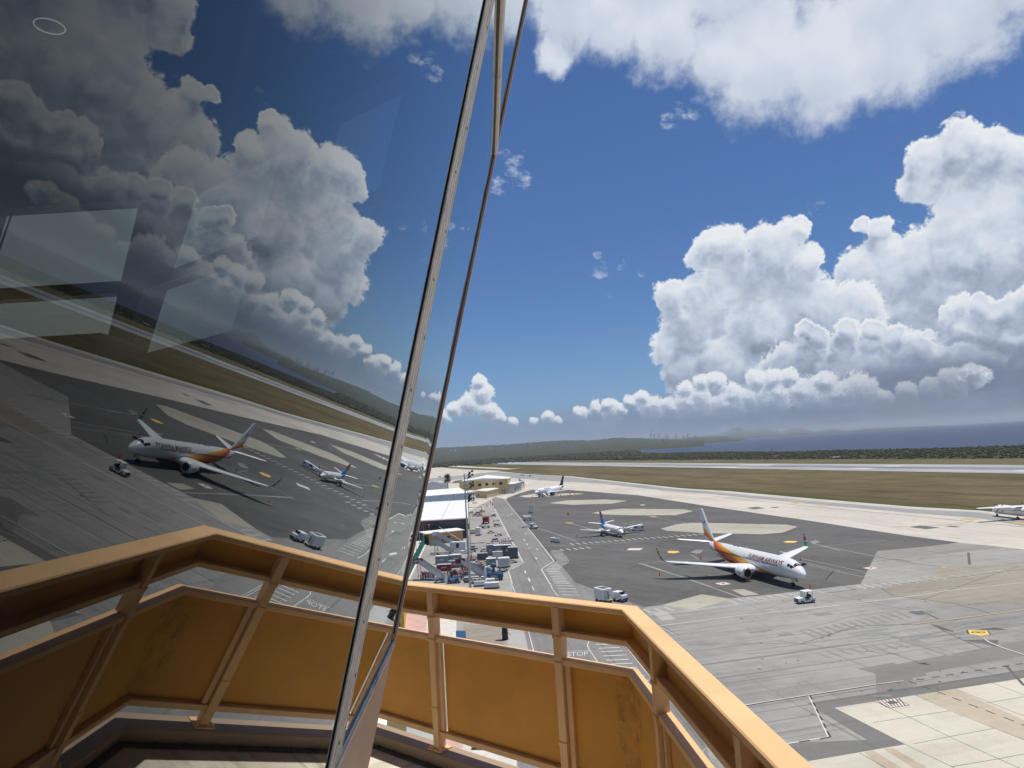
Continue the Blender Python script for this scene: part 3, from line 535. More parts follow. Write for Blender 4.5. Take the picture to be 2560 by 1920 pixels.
# old traces
bars(T3, [(590, 992, 850, 957), (690, 1022, 960, 988), (740, 970, 1480, 1222)], 0.8, 'm_trace', 0.0489)
for k in range(13): x = 20+78*k; y = 985-16*k; bars(T3, [(x, y, x+130, y+52)], 0.55, 'm_trace', 0.0488)
for k in range(9): x = 180+110*k; y = 1200-14*k; bars(T3, [(x, y, x+110, y+40)], 0.45, 'm_trace', 0.0488)
line(T3, [(0, 975), (500, 835), (1080, 768), (2000, 690)], 0.1, 'm_trace', 0.0491); line(T3, [(0, 1110), (560, 930), (1120, 914)], 0.12, 'm_oldblack', 0.0491)
line(T3, [(330, 622), (680, 700), (940, 748), (1080, 765)], 0.3, 'm_trace', 0.0491); line(T3, [(730, 240), (1100, 310), (1470, 355)], 0.2, 'm_oldblack', 0.0491); line(T3, [(1160, 175), (1600, 240)], 0.15, 'm_oldblack', 0.0491); line(T3, [(940, 270), (1090, 292)], 0.4, 'm_oldblack', 0.0492)
line(T3, [(1663, 205), (1675, 322)], 0.5, 'm_oldblack', 0.0492); line(T3, [(345, 370), (250, 475)], 0.35, 'm_black', 0.0492); line(T3, [(425, 535), (550, 570), (270, 605)], 0.12, 'm_black', 0.0491); line(T3, [(800, 557), (920, 632), (1220, 668), (1540, 710), (1880, 805)], 0.15, 'm_oldblack', 0.0493)
line(T3, [(1220, 668), (1560, 545), (1880, 432), (2170, 340)], 0.12, 'm_oldblack', 0.0493); line(T3, [(1190, 780), (1280, 820), (1370, 862)], 0.3, 'm_oldblack', 0.0494); line(T3, [(1290, 910), (1500, 1020), (1620, 1075), (1830, 1165)], 0.12, 'm_oldblack', 0.0494)
line(T3, [(560, 1110), (900, 1200), (1200, 1300)], 0.08, 'm_oldblack', 0.0494); line(T4, [(2065, 218), (2212, 385)], 0.32, 'm_oldblack', 0.0521)
for pl in ([(1070, 790), (1120, 783), (1190, 785), (1240, 815), (1180, 820), (1110, 805)], [(1310, 912), (1380, 930), (1470, 965), (1500, 985), (1400, 965), (1340, 935)], [(1615, 1070), (1760, 1065), (1960, 1070), (1950, 1140), (1800, 1100), (1690, 1090)], [(1750, 962), (1930, 945), (2050, 970), (1880, 968)], [(1160, 1305), (1230, 1295), (1280, 1315), (1240, 1310)]):
    poly(T3, pl, 'm_oldblack', 0.0497)
J = 'm_oldblack'
for pts in ([(960, 515), (1240, 645), (1620, 830), (2212, 1095), (2600, 1270)], [(1300, 465), (1600, 598), (2212, 840)], [(1640, 415), (1930, 530), (2212, 640)], [(1950, 365), (2212, 462)], [(950, 696), (1250, 648), (1600, 596)], [(1290, 875), (1620, 808), (1960, 745)], [(1215, 878), (1620, 1072), (1900, 1200)], [(835, 950), (1050, 1072), (1300, 1220)], [(1600, 1068), (2000, 1000), (2212, 960)], [(1900, 532), (2212, 480)], [(620, 572), (1215, 878)]):
    line(T4, pts, 0.05, J, 0.0522)
bars(T4, [(1370, 395, 1425, 415), (1485, 437, 1555, 463), (1615, 487, 1683, 513), (1750, 540, 1825, 568), (1895, 595, 1965, 622), (2045, 653, 2123, 683), (2195, 712, 2270, 742), (1245, 348, 1310, 372), (1320, 336, 1378, 330), (1440, 318, 1500, 310), (1560, 298, 1618, 292), (1683, 280, 1742, 272), (1800, 262, 1860, 254), (1918, 243, 1977, 236), (2033, 226, 2090, 218), (2145, 207, 2200, 202)], 0.15, 'm_black', 0.053)
poly(T4, [(955, 512), (1125, 490), (1255, 550), (1090, 575)], 'm_pink', 0.0525)
bars(T4, [(965, 512, 1120, 492), (1125, 492, 1250, 548), (1250, 550, 1092, 573), (1090, 573, 960, 514)], 0.1, 'm_black', 0.053)
for k in range(7): bars(T4, [(985+k*30, 510-k*3, 1060+k*26, 565-k*2)], 0.12, 'm_black', 0.0532)
poly(T4, [(1050, 525), (1100, 512), (1170, 525), (1110, 545)], 'm_oldblack', 0.0534); poly(T4, [(1060, 425), (1100, 412), (1135, 420), (1090, 432)], 'm_oldblack', 0.0534); poly(T4, [(920, 462), (1000, 470), (1090, 460), (1120, 478), (960, 478)], 'm_trace', 0.0534); poly(T4, [(1320, 203), (1380, 195), (1425, 210), (1380, 208)], 'm_black', 0.0534)
for i in range(60):
    x, y = R_.uniform(1700, 2500), R_.uniform(1490, 1800); g = G(x, y); a = R_.uniform(0.06, 0.35); b_ = a*R_.uniform(0.3, 0.8); th = R_.uniform(0, 3)
    MK.setdefault(('m_oldblack', 0.0499), MB()).quad(*[(g.x+a*cos(t)*cos(th)-b_*sin(t)*sin(th), g.y+a*cos(t)*sin(th)+b_*sin(t)*cos(th), 0.0499) for t in (0, 0.9, 1.7, 2.6, 3.4, 4.3, 5.3)])
for i in range(16):
    g = G(R_.uniform(1800, 2450), R_.uniform(1500, 1640)); a = R_.choice([0.2, 0.25, 0.1, 0.6, 2.7])+R_.uniform(-.25, .25); k = R_.uniform(-.035, .035); pts_ = []
    for j in range(12): pts_.append((g.x, g.y)); g = g+Vector((cos(a), sin(a), 0))*1.4; a += k
    w_ = R_.uniform(.06, .16); mt = 'm_trace'; mb = MK.setdefault((mt, 0.04905), MB()); za = .0478+i*4e-5
    for (x0, y0), (x1, y1) in zip(pts_[:-1], pts_[1:]):
        L = hypot(x1-x0, y1-y0); nx, ny = -(y1-y0)/L*w_/2, (x1-x0)/L*w_/2; mb.quad((x0-nx, y0-ny, za), (x1-nx, y1-ny, za), (x1+nx, y1+ny, za), (x0+nx, y0+ny, za))
for i in range(9):
    g = G(R_.uniform(1760, 2350), R_.uniform(1500, 1610)); l, w_ = R_.uniform(1.2, 5), R_.uniform(.8, 2.6); mb = MK.setdefault(('m_trace', 0.0475), MB()); zb = .0470+i*8e-5; c_, s_ = cos(AX), sin(AX)
    mb.quad(*[(g.x+x*c_-y*s_, g.y+x*s_+y*c_, zb) for x, y in ((-l/2, -w_/2), (l/2, -w_/2), (l/2, w_/2), (-l/2, w_/2))])
# runway and taxiway paint
def rbar(u0, u1, v0, v1, mat='m_line'):
    MK.setdefault((mat, 0.075), MB()).quad(*[(q.x, q.y, 0.075) for q in (rO+rd*u0+rn*v0, rO+rd*u1+rn*v0, rO+rd*u1+rn*v1, rO+rd*u0+rn*v1)])
for (a, b_) in [(T2(60, 328), T2(130, 324)), (T2(320, 334), T2(545, 332)), (T2(480, 322), T2(700, 322)), (T2(1175, 343), T2(1330, 341)), (T2(1370, 328), T2(1500, 326)), (T2(2160, 356), T2(2400, 358))]:
    g1, g2 = G(*a), G(*b_); u0, u1 = (g1-rO).dot(rd), (g2-rO).dot(rd); v = (g1-rO).dot(rn); rbar(u0, u1, v-4, v+4)
line(T2, [(0, 478), (400, 520), (960, 580), (1500, 628), (2212, 700)], 0.35, 'm_oldblack', 0.058)
line(T2, [(1400, 700), (1700, 690), (1860, 675), (1900, 657)], 0.3, 'm_yellow_old', 0.059); line(T2, [(480, 540), (560, 538), (615, 526)], 0.4, 'm_yellow_old', 0.059)
for (mat, z), mb in MK.items(): structure('road_marking', mb, mat)
# lettering on the ground
def text_mesh(s_, bold=0.0, body=None):
    cu_ = bpy.data.curves.new('t', 'FONT'); cu_.body = s_; cu_.offset = bold; cu_.size = 1; cu_.resolution_u = 3
    o = bpy.data.objects.new('t', cu_); C.objects.link(o); dg = bpy.context.evaluated_depsgraph_get(); dg.update()
    me = bpy.data.meshes.new_from_object(o.evaluated_get(dg)); bpy.data.objects.remove(o)
    xs = [v.co.x for v in me.vertices]; ys = [v.co.y for v in me.vertices]; x0, x1, y0, y1 = min(xs), max(xs), min(ys), max(ys)
    for v in me.vertices: v.co.x = (v.co.x-x0)/(x1-x0); v.co.y = (v.co.y-y0)/(y1-y0)
    return me
def ground_text(s_, f, bl, br, tl, mat, z=0.054):
    me = text_mesh(s_); a, b_, c_ = px(f, [bl, br, tl])
    for v in me.vertices:
        q = a+(b_-a)*v.co.x+(c_-a)*v.co.y; v.co = (q.x, q.y, z)
    me.materials.append(MATS[mat]); o = bpy.data.objects.new('road_lettering', me); C.objects.link(o); o['kind'] = 'structure'
ground_text('STOP', RG, (642, 655), (830, 648), (645, 618), 'm_line')
ground_text('8', T3, (1690, 1003), (1690, 985), (1835, 1003), 'm_black', 0.0536)

# ------------------------------------------------------------ hills, scrub
def hill(name, pts, depth, mat, back=1500):
    "ridge given by pixel silhouette at a distance, with slopes front and back"
    mb = MB(); P = []
    for i in range(len(pts)-1):
        (x0, y0), (x1, y1) = pts[i], pts[i+1]; n = max(2, int(abs(x1-x0)/8))
        for k in range(n): t = k/n; P.append((x0+(x1-x0)*t, y0+(y1-y0)*t))
    P.append(pts[-1]); rows = [[], [], [], [], [], []]
    for i, (x, y) in enumerate(P):
        d = ray(x, y); hd = hypot(d.x, d.y); D = depth; z = 29+d.z/hd*D; z = max(z, 1.0)+mnoise.noise(Vector((x*0.08, 0, depth*0.01)))*z*0.06
        u = Vector((d.x/hd, d.y/hd, 0))
        for r, (dd, zz) in enumerate(((-0.55, -0.01), (-0.35, 0.22), (-0.18, 0.5), (-0.05, 0.85), (0, 1), (0.25, 0.0))):
            q = u*(D*(1+dd)+mnoise.noise(Vector((x*0.05, r*3.1, 0)))*D*0.04*(r not in (0,))); rows[r].append((q.x, q.y, z*zz*(1+0.15*mnoise.noise(Vector((x*0.1, r*5.3, 2)))) if r not in (0, 4, 5) else z*zz))
    n = len(P); vs = [v for r in rows for v in r]; fs = [(r*n+i, r*n+i+1, (r+1)*n+i+1, (r+1)*n+i) for r in range(5) for i in range(n-1)]
    mb.add(vs, fs); return structure(name, mb, mat, smooth='all')
hill('hills', [(880, 1136), (960, 1128), (1086, 1119.5), (1245, 1112.5), (1401, 1101), (1482, 1100.5), (1537, 1094.5), (1595, 1095), (1640, 1097), (1700, 1098.5), (1760, 1099)], 6500, 'm_land')
hill('hills', [(700, 1140), (800, 1130), (900, 1133), (1000, 1131), (1100, 1128)], 5200, 'm_land')
hill('mountains', [T2(-200, 166), T2(120, 150), T2(320, 138), T2(400, 122), T2(440, 100), T2(480, 92), T2(520, 108), T2(640, 97), T2(740, 122), T2(800, 95), T2(860, 97), T2(940, 118), T2(1040, 100), T2(1130, 112), T2(1250, 98), T2(1500, 88), T2(1700, 81), T2(1800, 79)], 25000, 'm_land')
hill('hills', [T2(40, 178), T2(200, 152), T2(400, 146), T2(430, 154), T2(520, 163)], 11500, 'm_land')
def scrub(name, n, sampler, hmin, hmax, mat):
    vs = []; fs = []; base = [(0.5, 0, 0), (0.16, 0.47, 0), (-0.42, 0.28, 0), (-0.4, -0.3, 0), (0.15, -0.48, 0)]
    for i in range(n):
        x, y = sampler(); h = R_.uniform(hmin, hmax); w_ = h*R_.uniform(1.1, 2.2); o = len(vs); a = R_.uniform(0, 6.28)
        for (bx, by, _) in base: vs.append((x+(bx*cos(a)-by*sin(a))*w_, y+(bx*sin(a)+by*cos(a))*w_, 0.0))
        for (bx, by, _) in base: k = R_.uniform(0.75, 1.1); vs.append((x+(bx*cos(a+.5)-by*sin(a+.5))*w_*k, y+(bx*sin(a+.5)+by*cos(a+.5))*w_*k, h*R_.uniform(0.45, 0.75)))
        vs.append((x+R_.uniform(-.2, .2)*w_, y+R_.uniform(-.2, .2)*w_, h))
        for k in range(5): j = (k+1) % 5; fs += [(o+k, o+j, o+5+j), (o+k, o+5+j, o+5+k), (o+5+k, o+5+j, o+10)]
    me = bpy.data.meshes.new(name); me.from_pydata(vs, [], fs); me.materials.append(mat); ob = bpy.data.objects.new(name, me); C.objects.link(ob); ob['kind'] = 'stuff'; return ob
def leaf_mat(name, a, b_, c_):
    m, t, b = new_mat(name); p = geo(t); n = noise(t, p, 0.09, 4, 0.6); n2 = noise(t, p, 0.9, 4, 0.7)
    c = mixc(t, n.ramp(0.4, 0.62), a, b_); c = mixc(t, n2.ramp(0.5, 0.7)*0.7, c, c_); setc(t, b, c); b.inputs['Roughness'].default_value = 0.9; b.inputs['Specular IOR Level'].default_value = 0.15; MATS[name] = m; return m
leaf_mat('m_scrub', (0.042, 0.048, 0.026), (0.075, 0.076, 0.044), (0.12, 0.108, 0.072))
strip0 = rO+rn*(RWID+70)
def s_shore():
    while True:
        u = R_.uniform(-1100, 620); v = R_.random()**0.8
        a = strip0+rd*u+rn*(v*460); t = min(1, max(0, (u+1100)/1700))
        p = a; d_ = hypot(p.x, p.y)
        # keep on land: shoreline interpolated by direction
        az = atan2(p.x, p.y); q = None
        for c0, c1 in zip(coast[:5], coast[1:6]):
            a0, a1 = atan2(c0.x, c0.y), atan2(c1.x, c1.y)
            if min(a0, a1) <= az <= max(a0, a1): k = (az-a0)/(a1-a0); q = hypot(*(c0.lerp(c1, k)).xy)
        if q is None and az < atan2(coast[5].x, coast[5].y): q = 3000
        if q and d_ < q-6: return p.x, p.y
scrub('scrub', 12000, s_shore, 0.6, 2.1, MATS['m_scrub'])
def s_west():
    while True:
        az = rad(R_.uniform(-30, 10)); D = 900+2600*R_.random()**1.5; x, y = D*sin(az), D*cos(az)
        v = (Vector((x, y, 0))-strip0).dot(rn); g = G(*R1(70, 396)).y
        if v > 5 or D > 1750+az*500: return x, y
scrub('scrub', 7000, s_west, 2.0, 5.0, MATS['m_scrub'])
def s_rank():
    u = R_.uniform(-700, 620)
    while True:
        x, y = s_shore()
        if R_.random() < 0.06: return x, y
# ------------------------------------------------------------ balcony and control cab (coordinates relative to the eye, added to EYE)
def paint_mat(name, col, stain=0.5, rough=0.55, streaks=0.0):
    m, t, b = new_mat(name); p = geo(t); x, y, z = sep(t, p)
    n = noise(t, p, 9.0, 6, 0.7); n2 = noise(t, p, 2.2, 4, 0.6)
    c = mixc(t, n2.ramp(0.35, 0.65), tuple(v*0.93 for v in col), tuple(min(1, v*1.05) for v in col))
    c = mixc(t, n.ramp(0.60, 0.72)*0.18*stain*2, c, tuple(v*0.6 for v in col))
    sp = noise(t, p, 38.0, 4, 0.75).ramp(0.70, 0.74)*noise(t, p, 3.0, 3, 0.6).ramp(0.45, 0.6); c = mixc(t, sp*stain*1.3, c, (0.10, 0.055, 0.02))
    if streaks:
        # rain-washed grime hanging from corners, a stain with its own shape on the panel
        s1 = noise(t, comb(t, x*16, y*16, z*1.6), 1.0, 5, 0.7).ramp(0.48, 0.62)
        d1 = ((x-0.48)*(x-0.48)+(y-3.54)*(y-3.54)).f('SQRT').ramp(0.04, 0.15, 1.8, 0.0)*(z-29.0).ramp(-1.72, -1.1, 0.35, 1.0)*(z-29.0).f('LESS_THAN', -1.0)
        gr = noise(t, p, 22.0, 5, 0.8).ramp(0.42, 0.60)
        c = mixc(t, (d1*(s1*0.7+0.3)*gr*streaks).clamp()*0.5, c, (0.045, 0.03, 0.015))
        d2 = noise(t, p, 3.5, 6, 0.7).ramp(0.55, 0.75); c = mixc(t, d2*0.18, c, tuple(v*0.55 for v in col))
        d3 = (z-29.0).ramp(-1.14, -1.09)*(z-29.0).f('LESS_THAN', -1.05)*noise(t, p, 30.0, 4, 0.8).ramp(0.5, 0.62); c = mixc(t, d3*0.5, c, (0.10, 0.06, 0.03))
    setc(t, b, c); b.inputs['Roughness'].default_value = rough; b.inputs['Specular IOR Level'].default_value = 0.35
    bump(t, b, noise(t, p, 60, 3, 0.6)*0.4+n*0.6, 0.25, 0.003); MATS[name] = m; return m
paint_mat('rail_paint', (0.84, 0.525, 0.265), 0.6); paint_mat('panel_paint', (0.66, 0.315, 0.052), 0.5, streaks=1.0)
paint_mat('tan_wall', (0.78, 0.52, 0.34), 0.5, streaks=0.0); paint_mat('kerb_paint', (0.38, 0.28, 0.20), 1.0)
def floor_mat():
    m, t, b = new_mat('balcony_floor_m'); p = geo(t); x, y, z = sep(t, p)
    n = noise(t, p, 2.0, 6, 0.7); st = noise(t, comb(t, x*1.2+y*0.8, (y*1.2-x*0.8)*6), 1.0, 5, 0.65)
    c = mixc(t, n.ramp(0.35, 0.65), (0.50, 0.47, 0.38), (0.70, 0.67, 0.58)); c = mixc(t, st.ramp(0.50, 0.68)*0.6, c, (0.26, 0.20, 0.12))
    c = mixc(t, noise(t, p, 8, 6, 0.75).ramp(0.58, 0.72)*0.5, c, (0.20, 0.16, 0.11))
    yl = ((x+0.50)*(x+0.50)+(y-2.75)*(y-2.75)).f('SQRT')+(n-0.5)*0.25; c = mixc(t, yl.ramp(0.10, 0.14, 1.0, 0.0), c, (0.66, 0.50, 0.05))
    setc(t, b, c); b.inputs['Roughness'].default_value = 0.85; bump(t, b, n, 0.5, 0.01); return m
V2 = lambda x, y: Vector((x, y))
d1, d2 = V2(-.764, .645), V2(.0656, -.998)
CN = V2(.467, 3.533); PATH = [CN+d2*6.4, CN, CN+d1*3.6, CN+d1*3.6+V2(-3, 0.0)]
def offp(o):
    "offset the railing line outward (to the right of travel)"
    out = []
    for i, p in enumerate(PATH):
        ns = []
        if i > 0: d = (PATH[i]-PATH[i-1]).normalized(); ns.append(V2(d.y, -d.x))
        if i < len(PATH)-1: d = (PATH[i+1]-PATH[i]).normalized(); ns.append(V2(d.y, -d.x))
        n = sum(ns, V2(0, 0)).normalized(); k = 1/max(0.4, n.dot(ns[0])); out.append(p+n*(o*k))
    return out
def sweep(prof):
    rings = []
    offs = [offp(o) for o, z in prof]
    for i in range(len(PATH)): rings.append([(offs[k][i].x, offs[k][i].y, 29+prof[k][1]) for k in range(len(prof))])
    return MB().loft(rings)
def rect(o0, o1, z0, z1, b=0.003): return [(o0+b, z0), (o1-b, z0), (o1, z0+b), (o1, z1-b), (o1-b, z1), (o0+b, z1), (o0, z1-b), (o0, z0+b)]
rail = thing('balcony_railing', 'orange painted steel railing with solid panels around the tower balcony', 'railing', (0, 0, 0))
sweep(rect(0, .09, -.832, -.80, .005)).build('top_rail', 'rail_paint', rail)
sweep(rect(.052, .056, -.955, -.832, .001)).build('upper_panel', 'panel_paint', rail)
sweep(rect(.010, .062, -.982, -.953)).build('middle_rail', 'rail_paint', rail)
sweep(rect(.008, .066, -1.126, -1.096)).build('panel_cap', 'rail_paint', rail)
sweep(rect(.010, .056, -1.685, -1.652)).build('bottom_rail', 'rail_paint', rail)
posts = [(CN+d1*t, d1) for t in (.415, 1.381, 2.35, 3.32)]+[(CN+d2*t, d2) for t in (.53, 1.48, 2.43, 3.38, 4.33, 5.28)]
for q, d in posts:
    n = V2(-d.y, d.x) if d is d2 else V2(d.y, -d.x)
    n = n if n.dot(q) > 0 else -n
    ang = atan2(d.y, d.x); c_ = q+n*.030
    pm = MB().box(c_.x, c_.y, 29-1.762, .046, .058, .93, ang)
    for z in (-.985, -1.118, -1.52): pm.box(c_.x, c_.y, 29+z-.012, .053, .066, .020, ang, .003)
    po = pm.build('post', 'rail_paint', rail)
    a = MB()
    a.box(c_.x, c_.y, 29-1.7625+.0, .11, .10, .008, ang); 
    for sx in (-.042, .042):
        e = c_+d*sx-n*.035; a.tube((e.x, e.y, 29-1.757), (e.x, e.y, 29-1.738), .007, n=6)
    a.build('base_plate', 'rail_paint', po)
def bay(a, b_, n, gap=0.0):
    d = (b_-a).normalized(); a = a+d*gap; o0, o1 = .040, .044
    vs = [(q.x, q.y, 29+z) for z in (-1.652, -1.126) for q in (a+n*o0, b_+n*o0, b_+n*o1, a+n*o1)]
    mb = MB().add(vs, [(3, 2, 1, 0), (4, 5, 6, 7), (0, 1, 5, 4), (1, 2, 6, 5), (2, 3, 7, 6), (3, 0, 4, 7)])
    # the folded flange beside the post
    f = MB()
    mb.build('lower_panel', 'panel_paint', rail)
n1 = V2(.645, .764); n2_ = V2(.998, .0656)
ts = [0.0, .415, 1.381, 2.35, 3.32, 3.6]
for i in range(5): bay(CN+d1*(ts[i+1]-.02)+n1*0, CN+d1*(ts[i]+(.02 if i else -.03)), n1, 0.047 if i == 1 else 0.0)
ts = [0, .53, 1.48, 2.43, 3.38, 4.33, 5.28, 6.4]
for i in range(7): bay(CN+d2*(ts[i]+(.02 if i else -.03)), CN+d2*(ts[i+1]-.02), n2_)
for k in (.415+.062, 1.381-.062+.124):
    q = CN+d1*k+n1*.034
for t_, sgn in ((.415, -1), (1.381, -1), (2.35, -1)):
    q = CN+d1*(t_+sgn*.044)+n1*.030; MB().box(q.x, q.y, 29-1.652, .030, .018, .526, atan2(d1.y, d1.x)).build('panel_flange', 'rail_paint', rail)
for t_ in (.53, 1.48, 2.43):
    q = CN+d2*(t_+.044)+n2_*.030; MB().box(q.x, q.y, 29-1.652, .030, .018, .526, atan2(d2.y, d2.x)).build('panel_flange', 'rail_paint', rail)

tower = thing('control_tower', 'octagonal airport control cab with outward leaning glass beside the balcony', 'control tower', (0, 0, 0))
kerb = sweep([(-.035, -1.839), (.10, -1.839), (.10, -1.770), (.094, -1.7635), (-.029, -1.7635), (-.035, -1.770)]).build('balcony_kerb', 'kerb_paint', tower)
bolts = []; ip = offp(-.055)
for a, b_ in zip(ip[:-1], ip[1:]):
    L = (b_-a).length; n_ = int(L/0.15)
    for k in range(1, n_): q = a.lerp(b_, k/n_); bolts.append(q)
kf = sweep(rect(-.075, -.036, -1.839, -1.830, .002)).build('kerb_flange', 'dark_metal', tower)
b0 = MB().tube((0, 0, 0), (0, 0, .012), .009, n=6).build('bolt', 'dark_metal', kf)
for i, q in enumerate(bolts):
    o = b0 if i == 0 else b0.copy()
    if i: C.objects.link(o); o.parent = kf
    o.location = (q.x, q.y, 29-1.831)
# cab geometry
NG = Vector((cos(-.24867)*cos(.0465746), cos(-.24867)*sin(.0465746), sin(-.24867)))
def F1(y, z, o=0.0): return Vector(((-0.19+o-NG.y*y-NG.z*z)/NG.x, y, z))
def Ey(z): return 2.68+.11*z
def Ec(z, o=0.0): return F1(Ey(z), z, o)
def C2(z): return Vector((-2.15, 4.55, z))+Vector((.085, .254, 0))*(z-1.75)
def C3(z): return C2(z)+Vector((-2.9, 0, 0))
DD = lambda z: (C2(z)-Ec(z)).normalized()
def F2(t, z, o=0.0): d = DD(z); return Ec(z)+d*t+Vector((d.y, -d.x, 0))*(-o if False else 0)+Vector((.6, .8, 0))*o
def F3(t, z, o=0.0): return C2(z)+Vector((-t, 0, 0))+Vector((0, o, 0))
def W(p): return tuple(p+EYE)
M('old_aluminium', (0.90, 0.79, 0.62), 0.6, 0.0, dirt=0.45, scale=14)
def panel(f, a0, a1, z0, z1, o0, o1, name, mat, par, n=1):
    "slab lying on a facet: a0..a1 along it, z0..z1 up it, between two offsets"
    g = lambda a, z: a(z) if callable(a) else a
    P = []
    for o in (o0, o1):
        for (a, z) in ((a0, z0), (a1, z0), (a1, z1), (a0, z1)): P.append(W(f(g(a, z), z, o)))
    return MB().add(P, [(0, 1, 2, 3), (7, 6, 5, 4), (0, 4, 5, 1), (1, 5, 6, 2), (2, 6, 7, 3), (3, 7, 4, 0)]).build(name, mat, par)
def glass_mat(name, wavy, tint=True):
    m = bpy.data.materials.new(name); m.use_nodes = True; t = m.node_tree; t.nodes.clear()
    fr = t.nodes.new('ShaderNodeLayerWeight'); fr.inputs['Blend'].default_value = 0.5
    f = E(t, fr.outputs['Facing']).f('POWER', 5.0)*0.957+0.043; fac = 1.0-(1.0-f).f('POWER', 2.1)
    gl = t.nodes.new('ShaderNodeBsdfGlossy'); gl.inputs['Roughness'].default_value = 0.0; gl.inputs['Color'].default_value = (0.90, 0.93, 0.93, 1)
    tr = t.nodes.new('ShaderNodeBsdfTransparent'); tr.inputs['Color'].default_value = (0.29, 0.325, 0.315, 1) if tint else (0.76, 0.79, 0.78, 1)
    if wavy:
        p = geo(t); x, y, z = sep(t, p)
        wv = noise(t, comb(t, x*0, y*3.2, z*2.4), 1.0, 2, 0.4); w2 = noise(t, comb(t, x*0, y*0.9, z*7.0), 1.0, 1, 0.4)
        mask = y.ramp(1.9, 2.7)*(z-29.0).ramp(-0.5, -0.1)
        bn_ = t.nodes.new('ShaderNodeBump'); bn_.inputs['Strength'].default_value = 1.0; bn_.inputs['Distance'].default_value = 0.006
        t.links.new(((wv*0.6+w2*0.7)*mask).s, bn_.inputs['Height']); t.links.new(bn_.outputs[0], gl.inputs['Normal'])
    mx = t.nodes.new('ShaderNodeMixShader'); t.links.new(fac.s, mx.inputs[0]); t.links.new(tr.outputs[0], mx.inputs[1]); t.links.new(gl.outputs[0], mx.inputs[2])
    df = t.nodes.new('ShaderNodeBsdfDiffuse'); df.inputs['Color'].default_value = (0.5, 0.5, 0.48, 1); p_ = geo(t); px_, py_, pz_ = sep(t, p_)
    du = noise(t, p_, 6.0, 6, 0.7).ramp(0.5, 0.8)*0.035+noise(t, comb(t, py_*14.0, pz_*1.2), 1.0, 4, 0.6).ramp(0.60, 0.72)*0.03+0.006
    m2 = t.nodes.new('ShaderNodeMixShader'); t.links.new(du.s, m2.inputs[0]); t.links.new(mx.outputs[0], m2.inputs[1]); t.links.new(df.outputs[0], m2.inputs[2])
    o = t.nodes.new('ShaderNodeOutputMaterial'); t.links.new(m2.outputs[0], o.inputs[0]); MATS[name] = m
glass_mat('cab_glass', False); glass_mat('cab_glass_wavy', True); glass_mat('cab_glass_clear', False, False)
def pane(f, a0, a1, z0, z1, o, mat='cab_glass'):
    g = lambda a, z: a(z) if callable(a) else a
    N = 1; P = [W(f(g(a, z), z, o)) for (a, z) in ((a0, z0), (a1, z0), (a1, z1), (a0, z1))]
    return MB().quad(*P).build('window_pane', mat, tower)
M('cab_inside', (0.035, 0.038, 0.042), 0.8); M('frame_grey', (0.10, 0.105, 0.11), 0.6)
TB, TT, SILL, TOP = 1.20, 1.27, -.66, 2.75
pane(F1, -2.7, 1.52, SILL, TB, 0); pane(F1, 1.52, Ey, SILL, TB, 0, 'cab_glass_wavy')
pane(F1, -2.7, Ey, TT, TOP, 0)
panel(F1, -2.7, lambda z: Ey(z)+.0, -1.84, SILL-.014, -.05, .005, 'spandrel', 'tan_wall', tower)
panel(F1, -2.7, lambda z: Ey(z)+.012, SILL-.014, SILL, -.05, .009, 'window_sill', 'old_aluminium', tower)
panel(F1, -2.7, Ey, SILL+.001, SILL+.012, .0005, .005, 'sill_bead', 'old_aluminium', tower)
panel(F1, -2.7, lambda z: Ey(z), TB, TT, -.04, .004, 'transom', 'dark_metal', tower)
panel(F1, -2.7, lambda z: Ey(z), TB+.01, TB+.05, .0042, .012, 'transom_cap', 'old_aluminium', tower)
# broad aluminium cover strip over the mullion, and the corner joint
panel(F1, 1.490, 1.500, SILL, TOP, .0005, .002, 'mullion_gasket', 'black_rubber', tower)
cov = panel(F1, 1.500, 1.650, SILL, TOP, .0005, .0038, 'mullion_cover', 'old_aluminium', tower)
for a in (1.504, 1.545, 1.590, 1.636): panel(F1, a, a+.012, SILL, TOP, .0039, .0052, 'cover_rib', 'old_aluminium', cov)
for k in range(22):
    z = SILL+.06+k*.125; q = F1(1.575+.045*(k % 2), z, .0038); q2 = F1(1.575+.045*(k % 2), z, .0050); MB().tube(W(q), W(q2), .0045, n=6).build('screw', 'dark_metal', cov)
panel(F1, lambda z: Ey(z)-.045, lambda z: Ey(z)-.018, -.62, TOP, .0005, .0025, 'corner_gasket', 'frame_grey', tower)
panel(F1, lambda z: Ey(z)-.018, lambda z: Ey(z)+.012, -.66, TOP, -.02, .009, 'corner_cover', 'tan_wall', tower)
# upper pane edge bar that meets the corner at the transom
# other facets
pane(F2, .02, 2.8, SILL, TOP, -.01, 'cab_glass_clear'); pane(F3, .02, 2.88, SILL, TOP, -.01, 'cab_glass_clear')
for (a, b_) in ((0, .5), (1.14, 1.39), (2.54, 2.80)): panel(F2, a, b_, SILL, TOP, -.16, -.02, 'cab_column', 'frame_grey', tower)
for (a, b_) in ((0, .17), (1.13, 1.36), (2.7, 2.9)): panel(F3, a, b_, SILL, TOP, -.16, -.02, 'cab_column', 'frame_grey', tower)
for f, L in ((F2, 2.8), (F3, 2.9)):
    panel(f, 0, L, 1.12, 1.20, -.12, -.025, 'cab_transom', 'frame_grey', tower); panel(f, 0, L, 1.75, TOP, -.17, -.025, 'cab_header', 'cab_inside', tower)
    panel(f, 0, L, 1.115, 1.125, -.125, -.118, 'cab_transom_edge', 'grey_metal', tower)
    panel(f, 0, L, -1.84, SILL, -.05, .008, 'spandrel', 'tan_wall', tower); panel(f, 0, L, -1.78, .55 if f is F2 else .78, -.5, -.06, 'console', 'cab_inside', tower)
